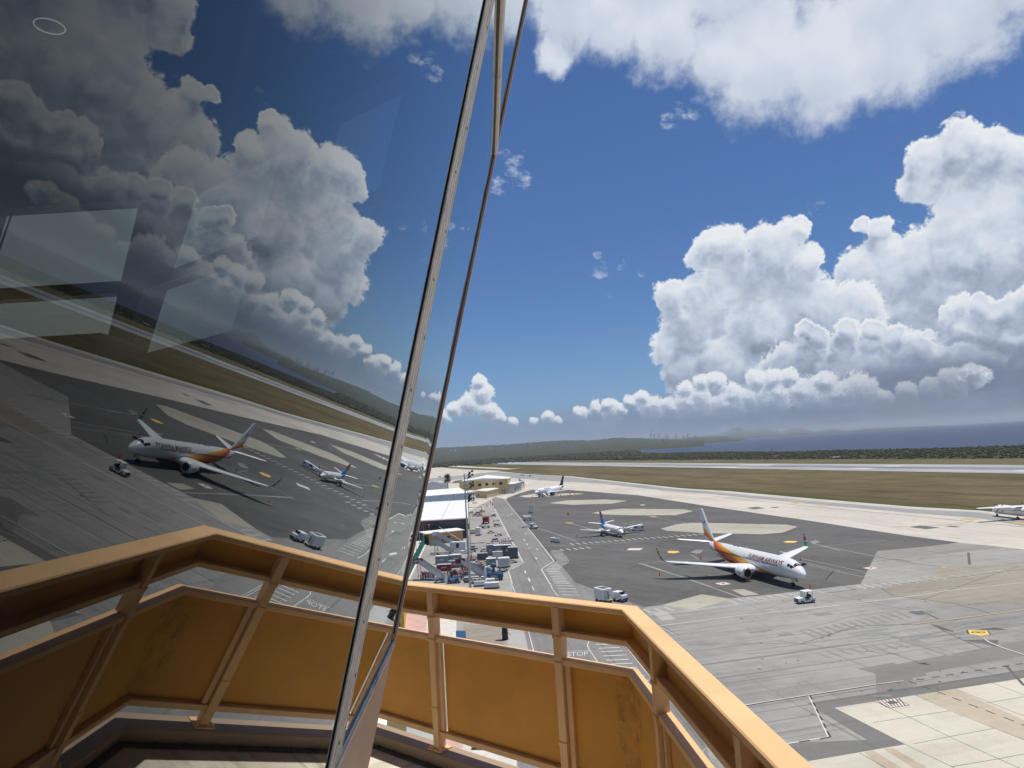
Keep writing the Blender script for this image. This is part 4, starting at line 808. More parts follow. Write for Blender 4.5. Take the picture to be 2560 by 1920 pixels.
q = F3(.95, 1.74, -.2); r_ = F3(.97, .9, -.22); MB().tube(W(q), W(r_), .006, n=6).build('blind_cord', 'dark_metal', tower)
def outline(z, o=0.0):
    return [F1(-2.7, z, o), Ec(z, o)+Vector((0, o*.5, 0)), C2(z)+Vector((o*.4, o, 0)), C3(z)+Vector((-o*.4, o, 0)), Vector((-7.0-o, 2.8, z)), Vector((-7.0-o, -2.0, z)), Vector((-5.0, -4.4-o, z)), Vector((-2.2, -4.4-o, z))]
def slab(z0, z1, o, name, mat):
    P = [Vector((p.x, p.y, 0)) for p in outline(z0, o)]; return MB().prism([(p.x, p.y) for p in P], 29+z0, 29+z1).build(name, mat, tower)
slab(2.10, 2.14, -.02, 'ceiling', 'cab_inside'); slab(2.76, 3.0, .30, 'roof', 'white_roof'); slab(-1.80, -1.781, -.3, 'cab_floor', 'cab_inside')
OL = outline(0.3, -.04)
for a, b_ in zip(OL[3:], OL[4:]+OL[:1]):
    d = (b_-a).normalized(); n = Vector((d.y, -d.x, 0)); mb = MB(); A2, B2 = a, b_
    mb.prism([(a.x, a.y), (b_.x, b_.y), (b_.x-n.x*.1, b_.y-n.y*.1), (a.x-n.x*.1, a.y-n.y*.1)], 29-1.78, 29+2.10).build('back_wall', 'cab_inside', tower)
# ring lamp on the ceiling
m, t, b = new_mat('lamp_glow'); b.inputs['Emission Color'].default_value = (1, 0.97, 0.9, 1); b.inputs['Emission Strength'].default_value = 0.4; setc(t, b, (0.8, 0.8, 0.8)); MATS['lamp_glow'] = m
d = ray(124, 71); s_ = 2.08/d.z; c_ = d*s_
rings = []
for i in range(28):
    a = 2*pi*i/28; rr = .062; rings.append([(c_.x+(rr+.003*cos(k*pi/3))*cos(a), c_.y+(rr+.003*cos(k*pi/3))*sin(a), 29+2.090+.003*sin(k*pi/3)) for k in range(6)])
rings.append(rings[0]); MB().loft(rings, cap=False).build('ring_lamp', 'lamp_glow', tower)
# balcony floor and shaft
fl = offp(.10); wall = [F1(-2.7, -1.84), Ec(-1.84), C2(-1.84), Vector((-5.3, C2(-1.84).y, 0))]
poly_ = [(p.x, p.y) for p in fl]+[(p.x, p.y) for p in reversed(wall)]
poly_ = [(p.x, p.y) for p in fl[:3]]+[(fl[3].x, fl[3].y), (wall[3].x, wall[3].y), (wall[2].x, wall[2].y), (wall[1].x-.15, wall[1].y), (wall[0].x-.15, wall[0].y)]
MB().prism(poly_, 29-2.08, 29-1.84).build('balcony_floor', floor_mat(), tower)
MB().lathe((-3.0, 0.0, 0), [(2.3, 0), (2.3, 26.0), (3.4, 26.98)], 8).build('shaft', 'tan_wall', tower)
# ------------------------------------------------------------ aircraft (x forward, y port; s = metres behind the nose)
def interp(st, s):
    for a, b_ in zip(st[:-1], st[1:]):
        if a[0] <= s <= b_[0]:
            t = (s-a[0])/(b_[0]-a[0]); t2 = t*t*(3-2*t)*0.35+t*0.65
            return [a[k]+(b_[k]-a[k])*t2 for k in range(1, 4)]
    return list(st[-1][1:])
class Fus:
    def __init__(s, st): s.st = st
    def pt(s, q, th, o=0.0):
        w_, h, zc = interp(s.st, q); return Vector((-q, (w_+o)*cos(th), zc+(h+o)*sin(th)))   # th=0 port side, 90 top, 180 starboard
    def mesh(s, n=28, step=0.5):
        S, q = [], s.st[0][0]
        while q < s.st[-1][0]: S.append(q); q += (0.12 if q < 1.2 else 0.3 if q < 4 else step)
        S.append(s.st[-1][0])
        return MB().loft([[s.pt(q, 2*pi*i/n) for i in range(n)] for q in S])
    def patch(s, mb, q0, q1, t0, t1, o=0.012, n=3):
        vs = [s.pt(q0+(q1-q0)*i/n, rad(t0+(t1-t0)*j/n), o) for i in range(n+1) for j in range(n+1)]
        return mb.add(vs, [(i*(n+1)+j, i*(n+1)+j+1, (i+1)*(n+1)+j+1, (i+1)*(n+1)+j) for i in range(n) for j in range(n)])
    def quadp(s, mb, c4, o=0.014, n=4):
        "patch with four (s, theta) corners"
        vs = []
        for i in range(n+1):
            for j in range(n+1):
                u, v = i/n, j/n; a = [(1-u)*(1-v)*c4[0][k]+u*(1-v)*c4[1][k]+u*v*c4[2][k]+(1-u)*v*c4[3][k] for k in (0, 1)]
                vs.append(s.pt(a[0], rad(a[1]), o))
        return mb.add(vs, [(i*(n+1)+j, i*(n+1)+j+1, (i+1)*(n+1)+j+1, (i+1)*(n+1)+j) for i in range(n) for j in range(n)])
    def text(s, txt, s0, s1, z0, z1, side, mat, par, slant=0.0, bold=0.02, name='lettering'):
        me = text_mesh(txt, bold)
        bm_ = bmesh.new(); bm_.from_mesh(me)
        bmesh.ops.triangulate(bm_, faces=bm_.faces); bmesh.ops.subdivide_edges(bm_, edges=[e for e in bm_.edges if e.calc_length() > 0.12], cuts=1); bm_.to_mesh(me); bm_.free()
        for v in me.vertices:
            q = s0+(s1-s0)*(v.co.x+slant*v.co.y); z = z0+(z1-z0)*v.co.y; w_, h, zc = interp(s.st, q)
            th = math.asin(max(-1, min(1, (z-zc)/h))); th = pi-th if side == 's' else th
            v.co = s.pt(q, th, 0.02)
        me.materials.append(MATS[mat] if isinstance(mat, str) else mat); o = bpy.data.objects.new(name, me); C.objects.link(o); o.parent = par; return o
AF = [(0, 0), (0.02, .035), (0.1, .07), (0.3, .09), (0.6, .07), (1, .006), (0.6, -.03), (0.3, -.045), (0.1, -.04), (0.02, -.02)]
def wing(stn, side):
    "stn: (y, sLE, sTE, z, thickness factor); side +1 port, -1 starboard"
    return MB().loft([[(-(a+(b_-a)*f), side*y, z+(b_-a)*g*k) for f, g in AF] for (y, a, b_, z, k) in stn])
def finm(stn):
    "stn: (z, sLE, sTE, thickness)"
    return MB().loft([[(-(a+(b_-a)*f), (b_-a)*g*k, z) for f, g in ((0, 0), (.05, .04), (.3, .055), (1, .004), (1, -.004), (.3, -.055), (.05, -.04))] for (z, a, b_, k) in stn])
def wheel(mbt, mbr, x, y, r, w_):
    mbt.lathe((x, y-w_/2, r), [(r*.55, 0), (r*.93, 0.0), (r, w_*.2), (r, w_*.8), (r*.93, w_), (r*.55, w_)], 16, 'y'); mbr.lathe((x, y-w_/2-.015, r), [(r*.2, 0), (r*.54, .03), (r*.54, w_), (r*.2, w_+.03)], 12, 'y')
def gear(par, x, y, r, w_, ztop, twin=0.45, name='landing_gear'):
    t_, m_ = MB(), MB(); m_.tube((x, y, r), (x, y, ztop), .11, .13); m_.tube((x, y-twin/2, r), (x, y+twin/2, r), .08)
    g = m_.build(name, 'grey_metal', par); rm = MB()
    for k in (-1, 1):
        wt, wr = MB(), MB(); wheel(wt, wr, x, y+k*twin/2, r, w_); o = wt.build('tyre', 'black_rubber', g, smooth=True); wr.build('rim', 'aluminium', g)
    return g
def stripe_mat():
    m, t, b = new_mat('livery_stripe'); p = objco(t); x, y, z = sep(t, p); s = x*-1.0
    zc = z.f('MINIMUM', 5.35); sr = (zc-1.6)*2.05+25.0; sy = (zc-1.6)*(zc-1.6)*0.35+(zc-1.6)*4.6+7.5; sy = sy.f('MINIMUM', sr-0.8)
    u = (s-sy)/(sr-sy)
    c = mixc(t, u.ramp(0.0, 0.35), (0.80, 0.47, 0.02), (0.80, 0.33, 0.02)); c = mixc(t, u.ramp(0.40, 0.50), c, (0.72, 0.15, 0.015)); c = mixc(t, u.ramp(0.62, 0.80), c, (0.50, 0.055, 0.012))
    ins = u.f('GREATER_THAN', 0.0)*u.f('LESS_THAN', 1.0)*y.f('LESS_THAN', 1.3)
    ins2 = u.f('GREATER_THAN', 0.0)*u.f('LESS_THAN', 1.0)
    belly = z.f('LESS_THAN', 1.72)*s.f('GREATER_THAN', 11)*s.f('LESS_THAN', 22)
    g = mixc(t, ins2, (0.78, 0.79, 0.80), c); g = mixc(t, belly*0.8, g, (0.5, 0.5, 0.5))
    n = noise(t, p, 1.5, 4, 0.6); g = mixc(t, n.ramp(0.5, 0.8)*0.12, g, (0.3, 0.3, 0.3))
    for q in (4.9, 9.0, 13.5, 18.0, 22.5, 27.0, 31.5):
        e = (s-q).f('ABSOLUTE').ramp(0.01, 0.035, 1, 0); g = mixc(t, e*0.25, g, (0.3, 0.3, 0.3))
    setc(t, b, g); b.inputs['Roughness'].default_value = 0.22; b.inputs['Coat Weight'].default_value = 0.3; return m
def fin_stripe_mat():
    m, t, b = new_mat('fin_stripe'); p = objco(t); x, y, z = sep(t, p); s = x*-1.0
    k = (s-33.0).f('MAXIMUM', 0.0); top = k.f('POWER', 0.8)*0.80+5.55; bot = k*0.26+5.15; u = (z-bot)/(top-bot)
    c = mixc(t, u.ramp(0.0, 0.25), (0.45, 0.045, 0.012), (0.70, 0.13, 0.015)); c = mixc(t, u.ramp(0.45, 0.55), c, (0.75, 0.27, 0.02)); c = mixc(t, u.ramp(0.72, 0.80), c, (0.80, 0.48, 0.03))
    g = mixc(t, u.f('GREATER_THAN', 0.0)*u.f('LESS_THAN', 1.0), (0.84, 0.85, 0.86), c)
    setc(t, b, g); b.inputs['Roughness'].default_value = 0.25; return m
def winglet_mat():
    m, t, b = new_mat('winglet_flag'); z = sep(t, objco(t))[2]
    g = mixc(t, (z-5.35).f('ABSOLUTE').f('LESS_THAN', 0.62), (0.015, 0.26, 0.10), (0.75, 0.75, 0.75)); g = mixc(t, (z-5.35).f('ABSOLUTE').f('LESS_THAN', 0.45), g, (0.42, 0.015, 0.03))
    setc(t, b, g); b.inputs['Roughness'].default_value = 0.35; return m
WG = winglet_mat()
def bird(mb, T, k=1.0):
    "emblem: a diving bird with raised wings; T maps (u, v) to a point"
    for pl in ([(-.9, .9), (-.35, .35), (0, .15), (.18, -.1), (.05, -.35), (-.15, -.05), (-.45, .3)], [(.0, .15), (.3, .25), (.75, .85), (.55, .15), (.18, -.1)], [(.05, -.3), (.15, -.1), (.1, -.6), (-.15, -1.0), (-.05, -.6)]):
        mb.quad(*[T(u*k, v*k) for u, v in pl])
def airliner(name, label, cat, pos, hd, L, st, wn, fin, stab, eng, gears, bodymat, finmat, engmat, wl=None, group=None, nose=True, wins=None, side='s'):
    a = thing(name, label, cat, (pos[0], pos[1], 0), hd, group); f = Fus(st)
    body = f.mesh().build('fuselage', bodymat, a, smooth='all')
    for sd in (1, -1):
        wg = wing(wn, sd).build('wing', 'white_plane', a, smooth=True)
        if wl:
            wing_l = MB().loft([[(-(s0+(s1-s0)*q), sd*(y+g*(s1-s0)*.8), z) for q, g in ((0, 0), (.3, .06), (1, 0), (.3, -.06))] for (y, s0, s1, z) in wl])
            wing_l.build('winglet', WG, wg)
        wing(stab, sd).build('tailplane', 'white_plane', a, smooth=True)
    finm(fin).build('tail_fin', finmat, a, smooth=True)
    return a, f
# --- the white airliner with the sunrise stripe
ST8 = [(0, .04, .04, 2.70), (.12, .32, .30, 2.71), (.45, .66, .64, 2.74), (1.0, 1.0, 1.0, 2.83), (1.8, 1.33, 1.32, 2.98), (2.7, 1.57, 1.60, 3.14), (3.8, 1.76, 1.83, 3.27), (5.2, 1.86, 1.97, 3.33), (6.5, 1.88, 2.0, 3.34), (24.5, 1.88, 2.0, 3.34), (27.5, 1.80, 1.83, 3.52), (30.5, 1.55, 1.52, 3.82), (33.5, 1.12, 1.12, 4.22), (36.0, .62, .70, 4.62), (37.6, .26, .34, 4.90), (38.0, .16, .2, 4.96)]
WN8 = [(1.6, 12.6, 20.6, 2.0, 1.3), (5.8, 15.6, 20.8, 2.42, 1.1), (16.6, 22.2, 24.0, 3.62, 1.0), (17.1, 22.7, 24.2, 3.72, .9)]
FIN8 = [(4.9, 29.6, 37.2, .3), (5.5, 32.2, 37.3, .8), (6.1, 33.4, 37.4, 1.0), (12.45, 37.3, 39.3, 1.0), (12.55, 37.6, 39.3, .5)]
STAB8 = [(.4, 33.9, 37.6, 5.05, 1.0), (7.1, 37.3, 38.9, 5.95, .9)]
p8 = (52.2, 134.0)
A8, F8 = airliner('airliner', 'large white airliner with a yellow, orange and red stripe sweeping up to its tail', 'airliner', p8, -1.339, 39, ST8, WN8, FIN8, STAB8, None, None, stripe_mat(), fin_stripe_mat(), None,
    wl=[(17.05, 22.7, 24.25, 3.66), (17.35, 23.1, 24.45, 3.82), (17.6, 23.5, 24.7, 4.25), (17.9, 24.3, 25.15, 5.4), (18.05, 24.9, 25.4, 6.35)])
M('wine_letters', (0.17, 0.008, 0.028), 0.4); M('engine_dark', (0.01, 0.01, 0.012), 0.4); M('engine_lip', (0.6, 0.6, 0.6), 0.25, 0.9, var=0.03)
F8.text('SURINAM AIRWAYS', 16.4, 4.75, 4.02, 4.80, 's', 'wine_letters', A8, slant=0.03, bold=0.012)
for q in [5.9+.508*i for i in range(55)]:
    if 11.3 < q < 11.9 or 18.0 < q < 18.4: continue
    if q > 33.2: break
    mb = MB(); zc = interp(ST8, q)[2]; h = interp(ST8, q)[1]; th = math.degrees(math.asin(min(.99, (3.82-zc)/h)))
    F8.patch(mb, q, q+.25, 180-th-5.2, 180-th+5.2, n=2); mb.build('window', 'dark_glass', A8)
mb = MB()
for q in [5.9+.508*i for i in range(54)]: F8.patch(mb, q, q+.25, 9, 19, n=2)
o = mb.build('window_row', 'dark_glass', A8); o['kind'] = 'stuff'
for c4 in ([(1.75, 128), (2.55, 128), (2.75, 147), (2.15, 150)], [(2.65, 129), (3.25, 130), (3.3, 150), (2.85, 150)], [(1.62, 92), (1.72, 124), (2.12, 124), (2.42, 92)], [(1.62, 88), (1.72, 56), (2.12, 56), (2.42, 88)], [(1.75, 52), (2.55, 52), (2.75, 33), (2.15, 30)], [(2.65, 51), (3.25, 50), (3.3, 30), (2.85, 30)]):
    mb = MB(); F8.quadp(mb, [c4[0], c4[1], c4[2], c4[3]], 0.016); mb.build('cockpit_window', 'dark_glass', A8)
def frame(f, par, q0, q1, t0, t1, w_=0.03, name='door'):
    mb = MB(); dt = 0.9
    f.patch(mb, q0, q0+w_, t0, t1, .014, 6); f.patch(mb, q1-w_, q1, t0, t1, .014, 6); f.patch(mb, q0, q1, t0, t0+dt, .014, 3); f.patch(mb, q0, q1, t1-dt, t1, .014, 3)
    return mb.build(name, 'grey_metal', par)
frame(F8, A8, 3.95, 4.85, 148, 196); frame(F8, A8, 33.2, 34.0, 146, 190); frame(F8, A8, 17.5, 18.0, 150, 176, name='exit_door')
mb = MB(); F8.patch(mb, 4.3, 4.5, 160, 164); mb.build('door_window', 'dark_glass', A8)
for sd in (1, -1):
    y = 4.83*sd; c0 = (-11.7, y, 1.78)
    nc = MB().lathe(c0, [(.80, .02), (.86, -.02), (.98, -.0), (1.06, -.15), (1.13, -.7), (1.14, -1.6), (1.02, -2.7), (.86, -3.4), (.74, -3.5)], 28, 'x').build('engine', 'white_plane', A8, smooth='all')
    MB().lathe(c0, [(.83, .004), (.92, .012), (1.0, -.02), (1.07, -.16), (1.068, -.26), (.86, -.26)], 28, 'x').build('intake_lip', 'engine_lip', nc, smooth='all')
    MB().lathe((c0[0], c0[1], c0[2]), [(.05, .02), (.80, .024)], 28, 'x').build('intake', 'engine_dark', nc)
    MB().lathe((c0[0]-3.5, y, 1.78), [(.62, 0), (.55, -.6), (.34, -1.0), (.1, -1.25)], 18, 'x').build('exhaust', 'grey_metal', nc, smooth='all')
    MB().loft([[(-13.2, y-.12, 2.7), (-13.2, y+.12, 2.7), (-13.2, y+.12, 2.3), (-13.2, y-.12, 2.3)], [(-16.5, y-.14, 2.7), (-16.5, y+.14, 2.7), (-16.5, y+.14, 2.1), (-16.5, y-.14, 2.1)], [(-18.3, y-.04, 2.5), (-18.3, y+.04, 2.5), (-18.3, y+.04, 2.35), (-18.3, y-.04, 2.35)]]).build('pylon', 'white_plane', nc)
    mb = MB(); bird(mb, lambda u, v: (c0[0]-1.1-u*.8*(1), y+sd*0+(-1)*sqrt(max(.05, 1.16**2-(v*.75-.1)**2)), 1.78+v*.75-.1), .75); mb.build('emblem', 'navy', nc)
    for yy in (8.0, 11.5): 
        s0 = 17.5+(yy-5.8)*.62; z_ = 2.42+(yy-5.8)*.111
        MB().lathe((-(s0+4.2), sd*yy, z_-.22), [(.02, 0), (.14, .5), (.20, 1.6), (.16, 2.8), (.02, 3.6)], 8, 'x').build('flap_fairing', 'white_plane', A8, smooth=True)
mb = MB(); bird(mb, lambda u, v: (-(37.0-u*1.0), -.22, 9.3+v*.95)); mb.build('emblem', 'wine_letters', A8)
mb = MB(); bird(mb, lambda u, v: (-(37.0-u*1.0), .22, 9.3+v*.95)); mb.build('emblem', 'wine_letters', A8)
gear(A8, -4.1, 0, .38, .2, 1.6, .42); gear(A8, -19.6, 2.86, .55, .38, 2.1, .86); gear(A8, -19.6, -2.86, .55, .38, 2.1, .86)
MB().box(-3.2, .35, .95, .9, .06, .55).build('gear_door', 'white_plane', A8); MB().box(-3.2, -.35, .95, .9, .06, .55).build('gear_door', 'white_plane', A8)
MB().loft([[(-12.2, 1.6*sin(i), 1.75+.75*cos(i)*.5) for i in [k*pi/6 for k in range(12)]], [(-14.5, 2.0*sin(i), 1.7+1.1*cos(i)*.55) for i in [k*pi/6 for k in range(12)]], [(-20.5, 2.0*sin(i), 1.7+1.1*cos(i)*.55) for i in [k*pi/6 for k in range(12)]], [(-24.5, 1.2*sin(i), 1.95+.6*cos(i)*.5) for i in [k*pi/6 for k in range(12)]]]).build('belly_fairing', stripe_mat(), A8, smooth=True)
mb = MB(); mb.side([(-19.0, 5.3), (-19.4, 5.3), (-19.5, 5.75), (-19.25, 5.75)], -.02, .02); mb.build('antenna', 'white_plane', A8)
mb = MB(); mb.box(-22.8, 0, 5.32, .5, .3, .1); mb.build('antenna', 'dark_metal', A8); MB().box(-24.2, 0, 5.32, .6, .35, .09).build('antenna', 'dark_metal', A8)

# --- commuter turboprop
def two_tone(name, base, f):
    m, t, b = new_mat(name); p = objco(t); x, y, z = sep(t, p); g = f(t, x*-1.0, y, z, base); setc(t, b, g); b.inputs['Roughness'].default_value = 0.28; return m
sa = two_tone('commuter_body', (0.84, 0.85, 0.86), lambda t, s, y, z, base: mixc(t, (s-(z-1.2)*-1.2-15.3).f('GREATER_THAN', 0.0)*(s-z*0.0-13.7).f('GREATER_THAN', 0.0), mixc(t, ((z-2.05)*(-1)+(s-14)*0.02).f('GREATER_THAN', 0.75), base, (0.62, 0.63, 0.65)), (0.03, 0.20, 0.60)))
fi = two_tone('commuter_fin', (0.25, 0.02, 0.035), lambda t, s, y, z, base: mixc(t, (z-(s-15.5)*-0.5-6.0).f('LESS_THAN', 0.0), base, (0.03, 0.20, 0.60)))
STS = [(0, .03, .03, 1.55), (.1, .18, .18, 1.56), (.5, .42, .42, 1.62), (1.3, .75, .72, 1.78), (2.2, .98, .98, 1.95), (3.2, 1.12, 1.13, 2.06), (4.2, 1.16, 1.16, 2.1), (13.5, 1.16, 1.16, 2.1), (15.5, 1.0, .98, 2.28), (17.5, .62, .62, 2.6), (19.2, .22, .25, 2.95), (19.6, .08, .1, 3.0)]
AS, FS = airliner('commuter_plane', 'small twin propeller commuter plane with blue tail and dark red fin, parked on the asphalt', 'propeller plane', (31.6, 222.65), -1.327, 20, STS,
    [(.9, 7.6, 10.3, 1.45, 1.3), (3.6, 8.1, 10.3, 1.75, 1.2), (10.6, 9.0, 10.2, 2.6, 1.0), (10.75, 9.3, 10.1, 2.62, .5)], [(2.7, 12.6, 18.6, .4), (3.6, 15.6, 18.9, 1.0), (6.9, 18.0, 19.7, 1.0), (6.97, 18.3, 19.6, .5)], [(.2, 16.9, 19.0, 2.95, 1.0), (4.6, 18.2, 19.3, 3.6, .9)], None, None, sa, fi, None)
for q in [4.6+.76*i for i in range(12)]: mb = MB(); FS.patch(mb, q, q+.26, 158, 172, n=2); mb.build('window', 'dark_glass', AS)
for c4 in ([(1.85, 132), (2.5, 132), (2.6, 150), (2.1, 152)], [(1.55, 92), (1.7, 128), (2.05, 128), (2.15, 92)], [(1.55, 88), (1.7, 52), (2.05, 52), (2.15, 88)], [(1.85, 48), (2.5, 48), (2.6, 30), (2.1, 28)]): mb = MB(); FS.quadp(mb, c4); mb.build('cockpit_window', 'dark_glass', AS)
def prop(par, x, y, z, r, n, a0=0.3):
    pr = MB().lathe((x, y, z), [(.22, -.1), (.2, .2), (.12, .45), (.02, .6)], 10, 'x').build('propeller', 'grey_metal', par, smooth=True)
    for i in range(n):
        a = a0+2*pi*i/n; c_, s_ = cos(a), sin(a); P = lambda q, o, e: (x+.15+e, y+c_*q-s_*o, z+s_*q+c_*o)
        MB().loft([[P(.15, -.06, 0), P(.15, .06, .04), P(.15, .06, .08), P(.15, -.06, .04)], [P(r*.6, -.13, 0), P(r*.6, .13, .03), P(r*.6, .13, .06), P(r*.6, -.13, .03)], [P(r, -.06, 0), P(r, .06, .02), P(r, .06, .03), P(r, -.06, .01)]]).build('blade', 'engine_dark', pr)
for sd in (1, -1):
    y = 3.55*sd
    MB().loft([[(-q, y+w_*cos(a), z_+h*sin(a)) for a in [k*pi/8 for k in range(16)]] for (q, w_, h, z_) in ((6.2, .25, .25, 2.0), (6.5, .38, .40, 1.98), (7.6, .48, .52, 1.95), (9.5, .48, .5, 1.85), (11.2, .3, .3, 1.8), (12.0, .05, .06, 1.8))]).build('engine', 'white_plane', AS, smooth=True)
    prop(AS, -6.1, y, 2.0, 1.65, 4, .75+sd*.25); gear(AS, -9.6, y, .36, .2, 1.6, .35)
gear(AS, -2.0, 0, .28, .15, 1.3, .3)

# --- parked airliner with a black tail
nv = two_tone('jet_body', (0.84, 0.85, 0.86), lambda t, s, y, z, base: mixc(t, (s-25.0+(z-3.3)*-1.5).f('GREATER_THAN', 0.0), base, (0.012, 0.018, 0.04)))
ST5 = [(q if q < 7 else (q-.0 if q <= 7 else q)*1.0, w_, h, z_) for q, w_, h, z_ in ST8 if q <= 6.5]+[(18.0, 1.88, 2.0, 3.34), (21, 1.80, 1.83, 3.52), (24, 1.5, 1.5, 3.8), (27, 1.0, 1.05, 4.2), (29.2, .45, .5, 4.6), (30.2, .16, .2, 4.75)]
A5, F5 = airliner('airliner', 'distant white airliner with a black tail and a blue engine, parked by the yellow hangar', 'airliner', (10.0, 432.0), -2.2548, 30, ST5,
    [(1.6, 9.6, 16.4, 2.0, 1.3), (5.5, 12.0, 16.6, 2.4, 1.1), (14.4, 17.3, 18.9, 3.4, 1.0)], [(4.9, 23.0, 29.4, .3), (5.8, 26.0, 29.6, 1.0), (11.1, 29.4, 31.2, 1.0)], [(.4, 26.3, 29.5, 4.9, 1.0), (6.3, 29.0, 30.6, 5.6, .9)], None, None, nv, 'navy', None)
F5.text('AVIATSA', 7.4, 13.8, 4.25, 5.0, 'p', 'dark_metal', A5, bold=0.02)
mb = MB()
for q in [5.9+.508*i for i in range(38)]: F5.patch(mb, q, q+.25, 9, 18, n=1)
o = mb.build('window_row', 'grey_metal', A5); o['kind'] = 'stuff'
for c4 in ([(1.75, 128), (2.55, 128), (2.75, 147), (2.15, 150)], [(1.62, 92), (1.72, 124), (2.12, 124), (2.42, 92)], [(1.62, 88), (1.72, 56), (2.12, 56), (2.42, 88)], [(1.75, 52), (3.2, 52), (3.3, 33), (2.15, 30)]): mb = MB(); F5.quadp(mb, c4, 0.03); mb.build('cockpit_window', 'dark_glass', A5)
for sd in (1, -1):
    y = 4.83*sd; nc = MB().lathe((-9.6, y, 1.5), [(.8, 0), (.95, .02), (1.05, -.3), (1.08, -1.2), (.95, -2.6), (.7, -3.4)], 20, 'x').build('engine', 'blue_paint', A5, smooth='all')
    MB().lathe((-9.6, y, 1.5), [(.04, .02), (.8, .03)], 18, 'x').build('intake', 'engine_dark', nc); MB().box(-12, y, 2.2, 3.0, .25, .5).build('pylon', 'white_plane', nc)
    gear(A5, -15.1, 2.6*sd, .5, .35, 2.1, .8)
gear(A5, -4.0, 0, .36, .2, 1.6, .4)
a_ = thing('boarding_stair', 'small white boarding stair at the door of the black tailed airliner', 'stairs', (10.0+3.2*cos(-2.2548+pi)+2.0, 432.0+3.2*sin(-2.2548+pi)-4.5, 0), -0.65)
MB().side([(0, 2.6), (1.0, 2.6), (4.2, .3), (3.2, .3)], -.5, .5).build('flight', 'white_paint', a_); MB().box(.4, 0, 0, .15, .9, 2.6).build('support', 'grey_metal', a_)

# --- high wing turboprop at the right edge
rd_ = two_tone('regional_body', (0.84, 0.85, 0.86), lambda t, s, y, z, base: mixc(t, (z-1.45).f('ABSOLUTE').f('LESS_THAN', 0.02), base, (0.3, 0.3, 0.33)))
STA = [(0, .05, .05, 1.65), (.3, .4, .4, 1.7), (1.0, .85, .85, 1.85), (2.0, 1.22, 1.2, 2.05), (3.2, 1.4, 1.38, 2.2), (4.5, 1.44, 1.42, 2.25), (18.0, 1.44, 1.42, 2.25), (22, 1.1, 1.1, 2.6), (26, .4, .45, 3.2), (27, .1, .1, 3.4)]
hdA = rad(94); mg = G(2513.5, 1299.5); dirA = Vector((cos(hdA), sin(hdA), 0)); stb = Vector((sin(hdA), -cos(hdA), 0))
posA = mg+dirA*12.4+stb*2.05+Vector((2.5, -1.7, 0))
AA, FA = airliner('regional_plane', 'white high wing turboprop cut off by the right edge of the picture', 'propeller plane', posA, hdA, 27, STA,
    [(.2, 10.4, 13.0, 3.75, 1.2), (5, 10.4, 13.0, 3.8, 1.2), (13.3, 11.0, 12.6, 4.0, 1.0), (13.5, 11.3, 12.4, 4.0, .5)], [(3.0, 20.5, 26.0, .4), (4.5, 23.2, 26.2, 1.0), (7.5, 24.6, 26.8, 1.0)], [(.2, 24.6, 26.8, 7.5, 1.0), (3.65, 25.4, 26.8, 7.6, .9)], None, None, rd_, rd_, None)
for q in [4.9+.76*i for i in range(18)]: mb = MB(); FA.patch(mb, q, q+.28, 10, 22, n=2); mb.build('window', 'dark_glass', AA)
mb = MB()
for i in range(7): FA.patch(mb, 2.3+i*.52, 2.3+i*.52+.13, -36, -16+(i % 3)*3, n=2); FA.patch(mb, 2.3+i*.52, 2.3+i*.52+.36, -26-(i % 2)*9, -22-(i % 2)*9, n=2)
mb.build('red_lettering', 'red_paint', AA)
for c4 in ([(1.55, 92), (1.7, 128), (2.05, 128), (2.15, 92)], [(1.55, 88), (1.7, 52), (2.05, 52), (2.15, 88)], [(1.85, 48), (2.7, 48), (2.8, 30), (2.1, 28)]): mb = MB(); FA.quadp(mb, c4); mb.build('cockpit_window', 'dark_glass', AA)
for sd in (1, -1):
    y = 4.05*sd
    MB().loft([[(-q, y+w_*cos(a), z_+h*sin(a)) for a in [k*pi/8 for k in range(16)]] for (q, w_, h, z_) in ((8.6, .25, .3, 3.2), (8.9, .42, .5, 3.2), (10.0, .5, .65, 3.25), (12.0, .5, .55, 3.4), (14.6, .1, .12, 3.7))]).build('engine', 'white_plane', AA, smooth=True)
    prop(AA, -8.5, y, 3.2, 1.97, 6 if False else 4, .85); gear(AA, -12.4, 2.05*sd, .42, .25, 1.4, .4)
gear(AA, -1.7, 0, .3, .18, 1.2, .3)
# ------------------------------------------------------------ buildings
def hgt(g, t):
    a = G(*g); d = ray(*t); return 29+d.z*hypot(a.x, a.y)/hypot(d.x, d.y)
def corrugated(name, col, ang, w_=0.35):
    m, t, b = new_mat(name); p = geo(t); u, v = axes(t, p, ang); s = (u/w_).f('FRACT')
    n = noise(t, p, 0.4, 4, 0.6); c = mixc(t, (s-0.5).f('ABSOLUTE').ramp(0.38, 0.5)*0.14, col, tuple(x*0.6 for x in col)); c = mixc(t, n.ramp(0.5, 0.75)*0.16, c, (0.45, 0.42, 0.36))
    setc(t, b, c); b.inputs['Roughness'].default_value = 0.5; MATS[name] = m; return m
corrugated('roof_white', (0.80, 0.80, 0.75), 0.0, 0.8); corrugated('blue_sheet', (0.40, 0.51, 0.60), 0.0, 1.2)
def P2(v): return (v.x, v.y)
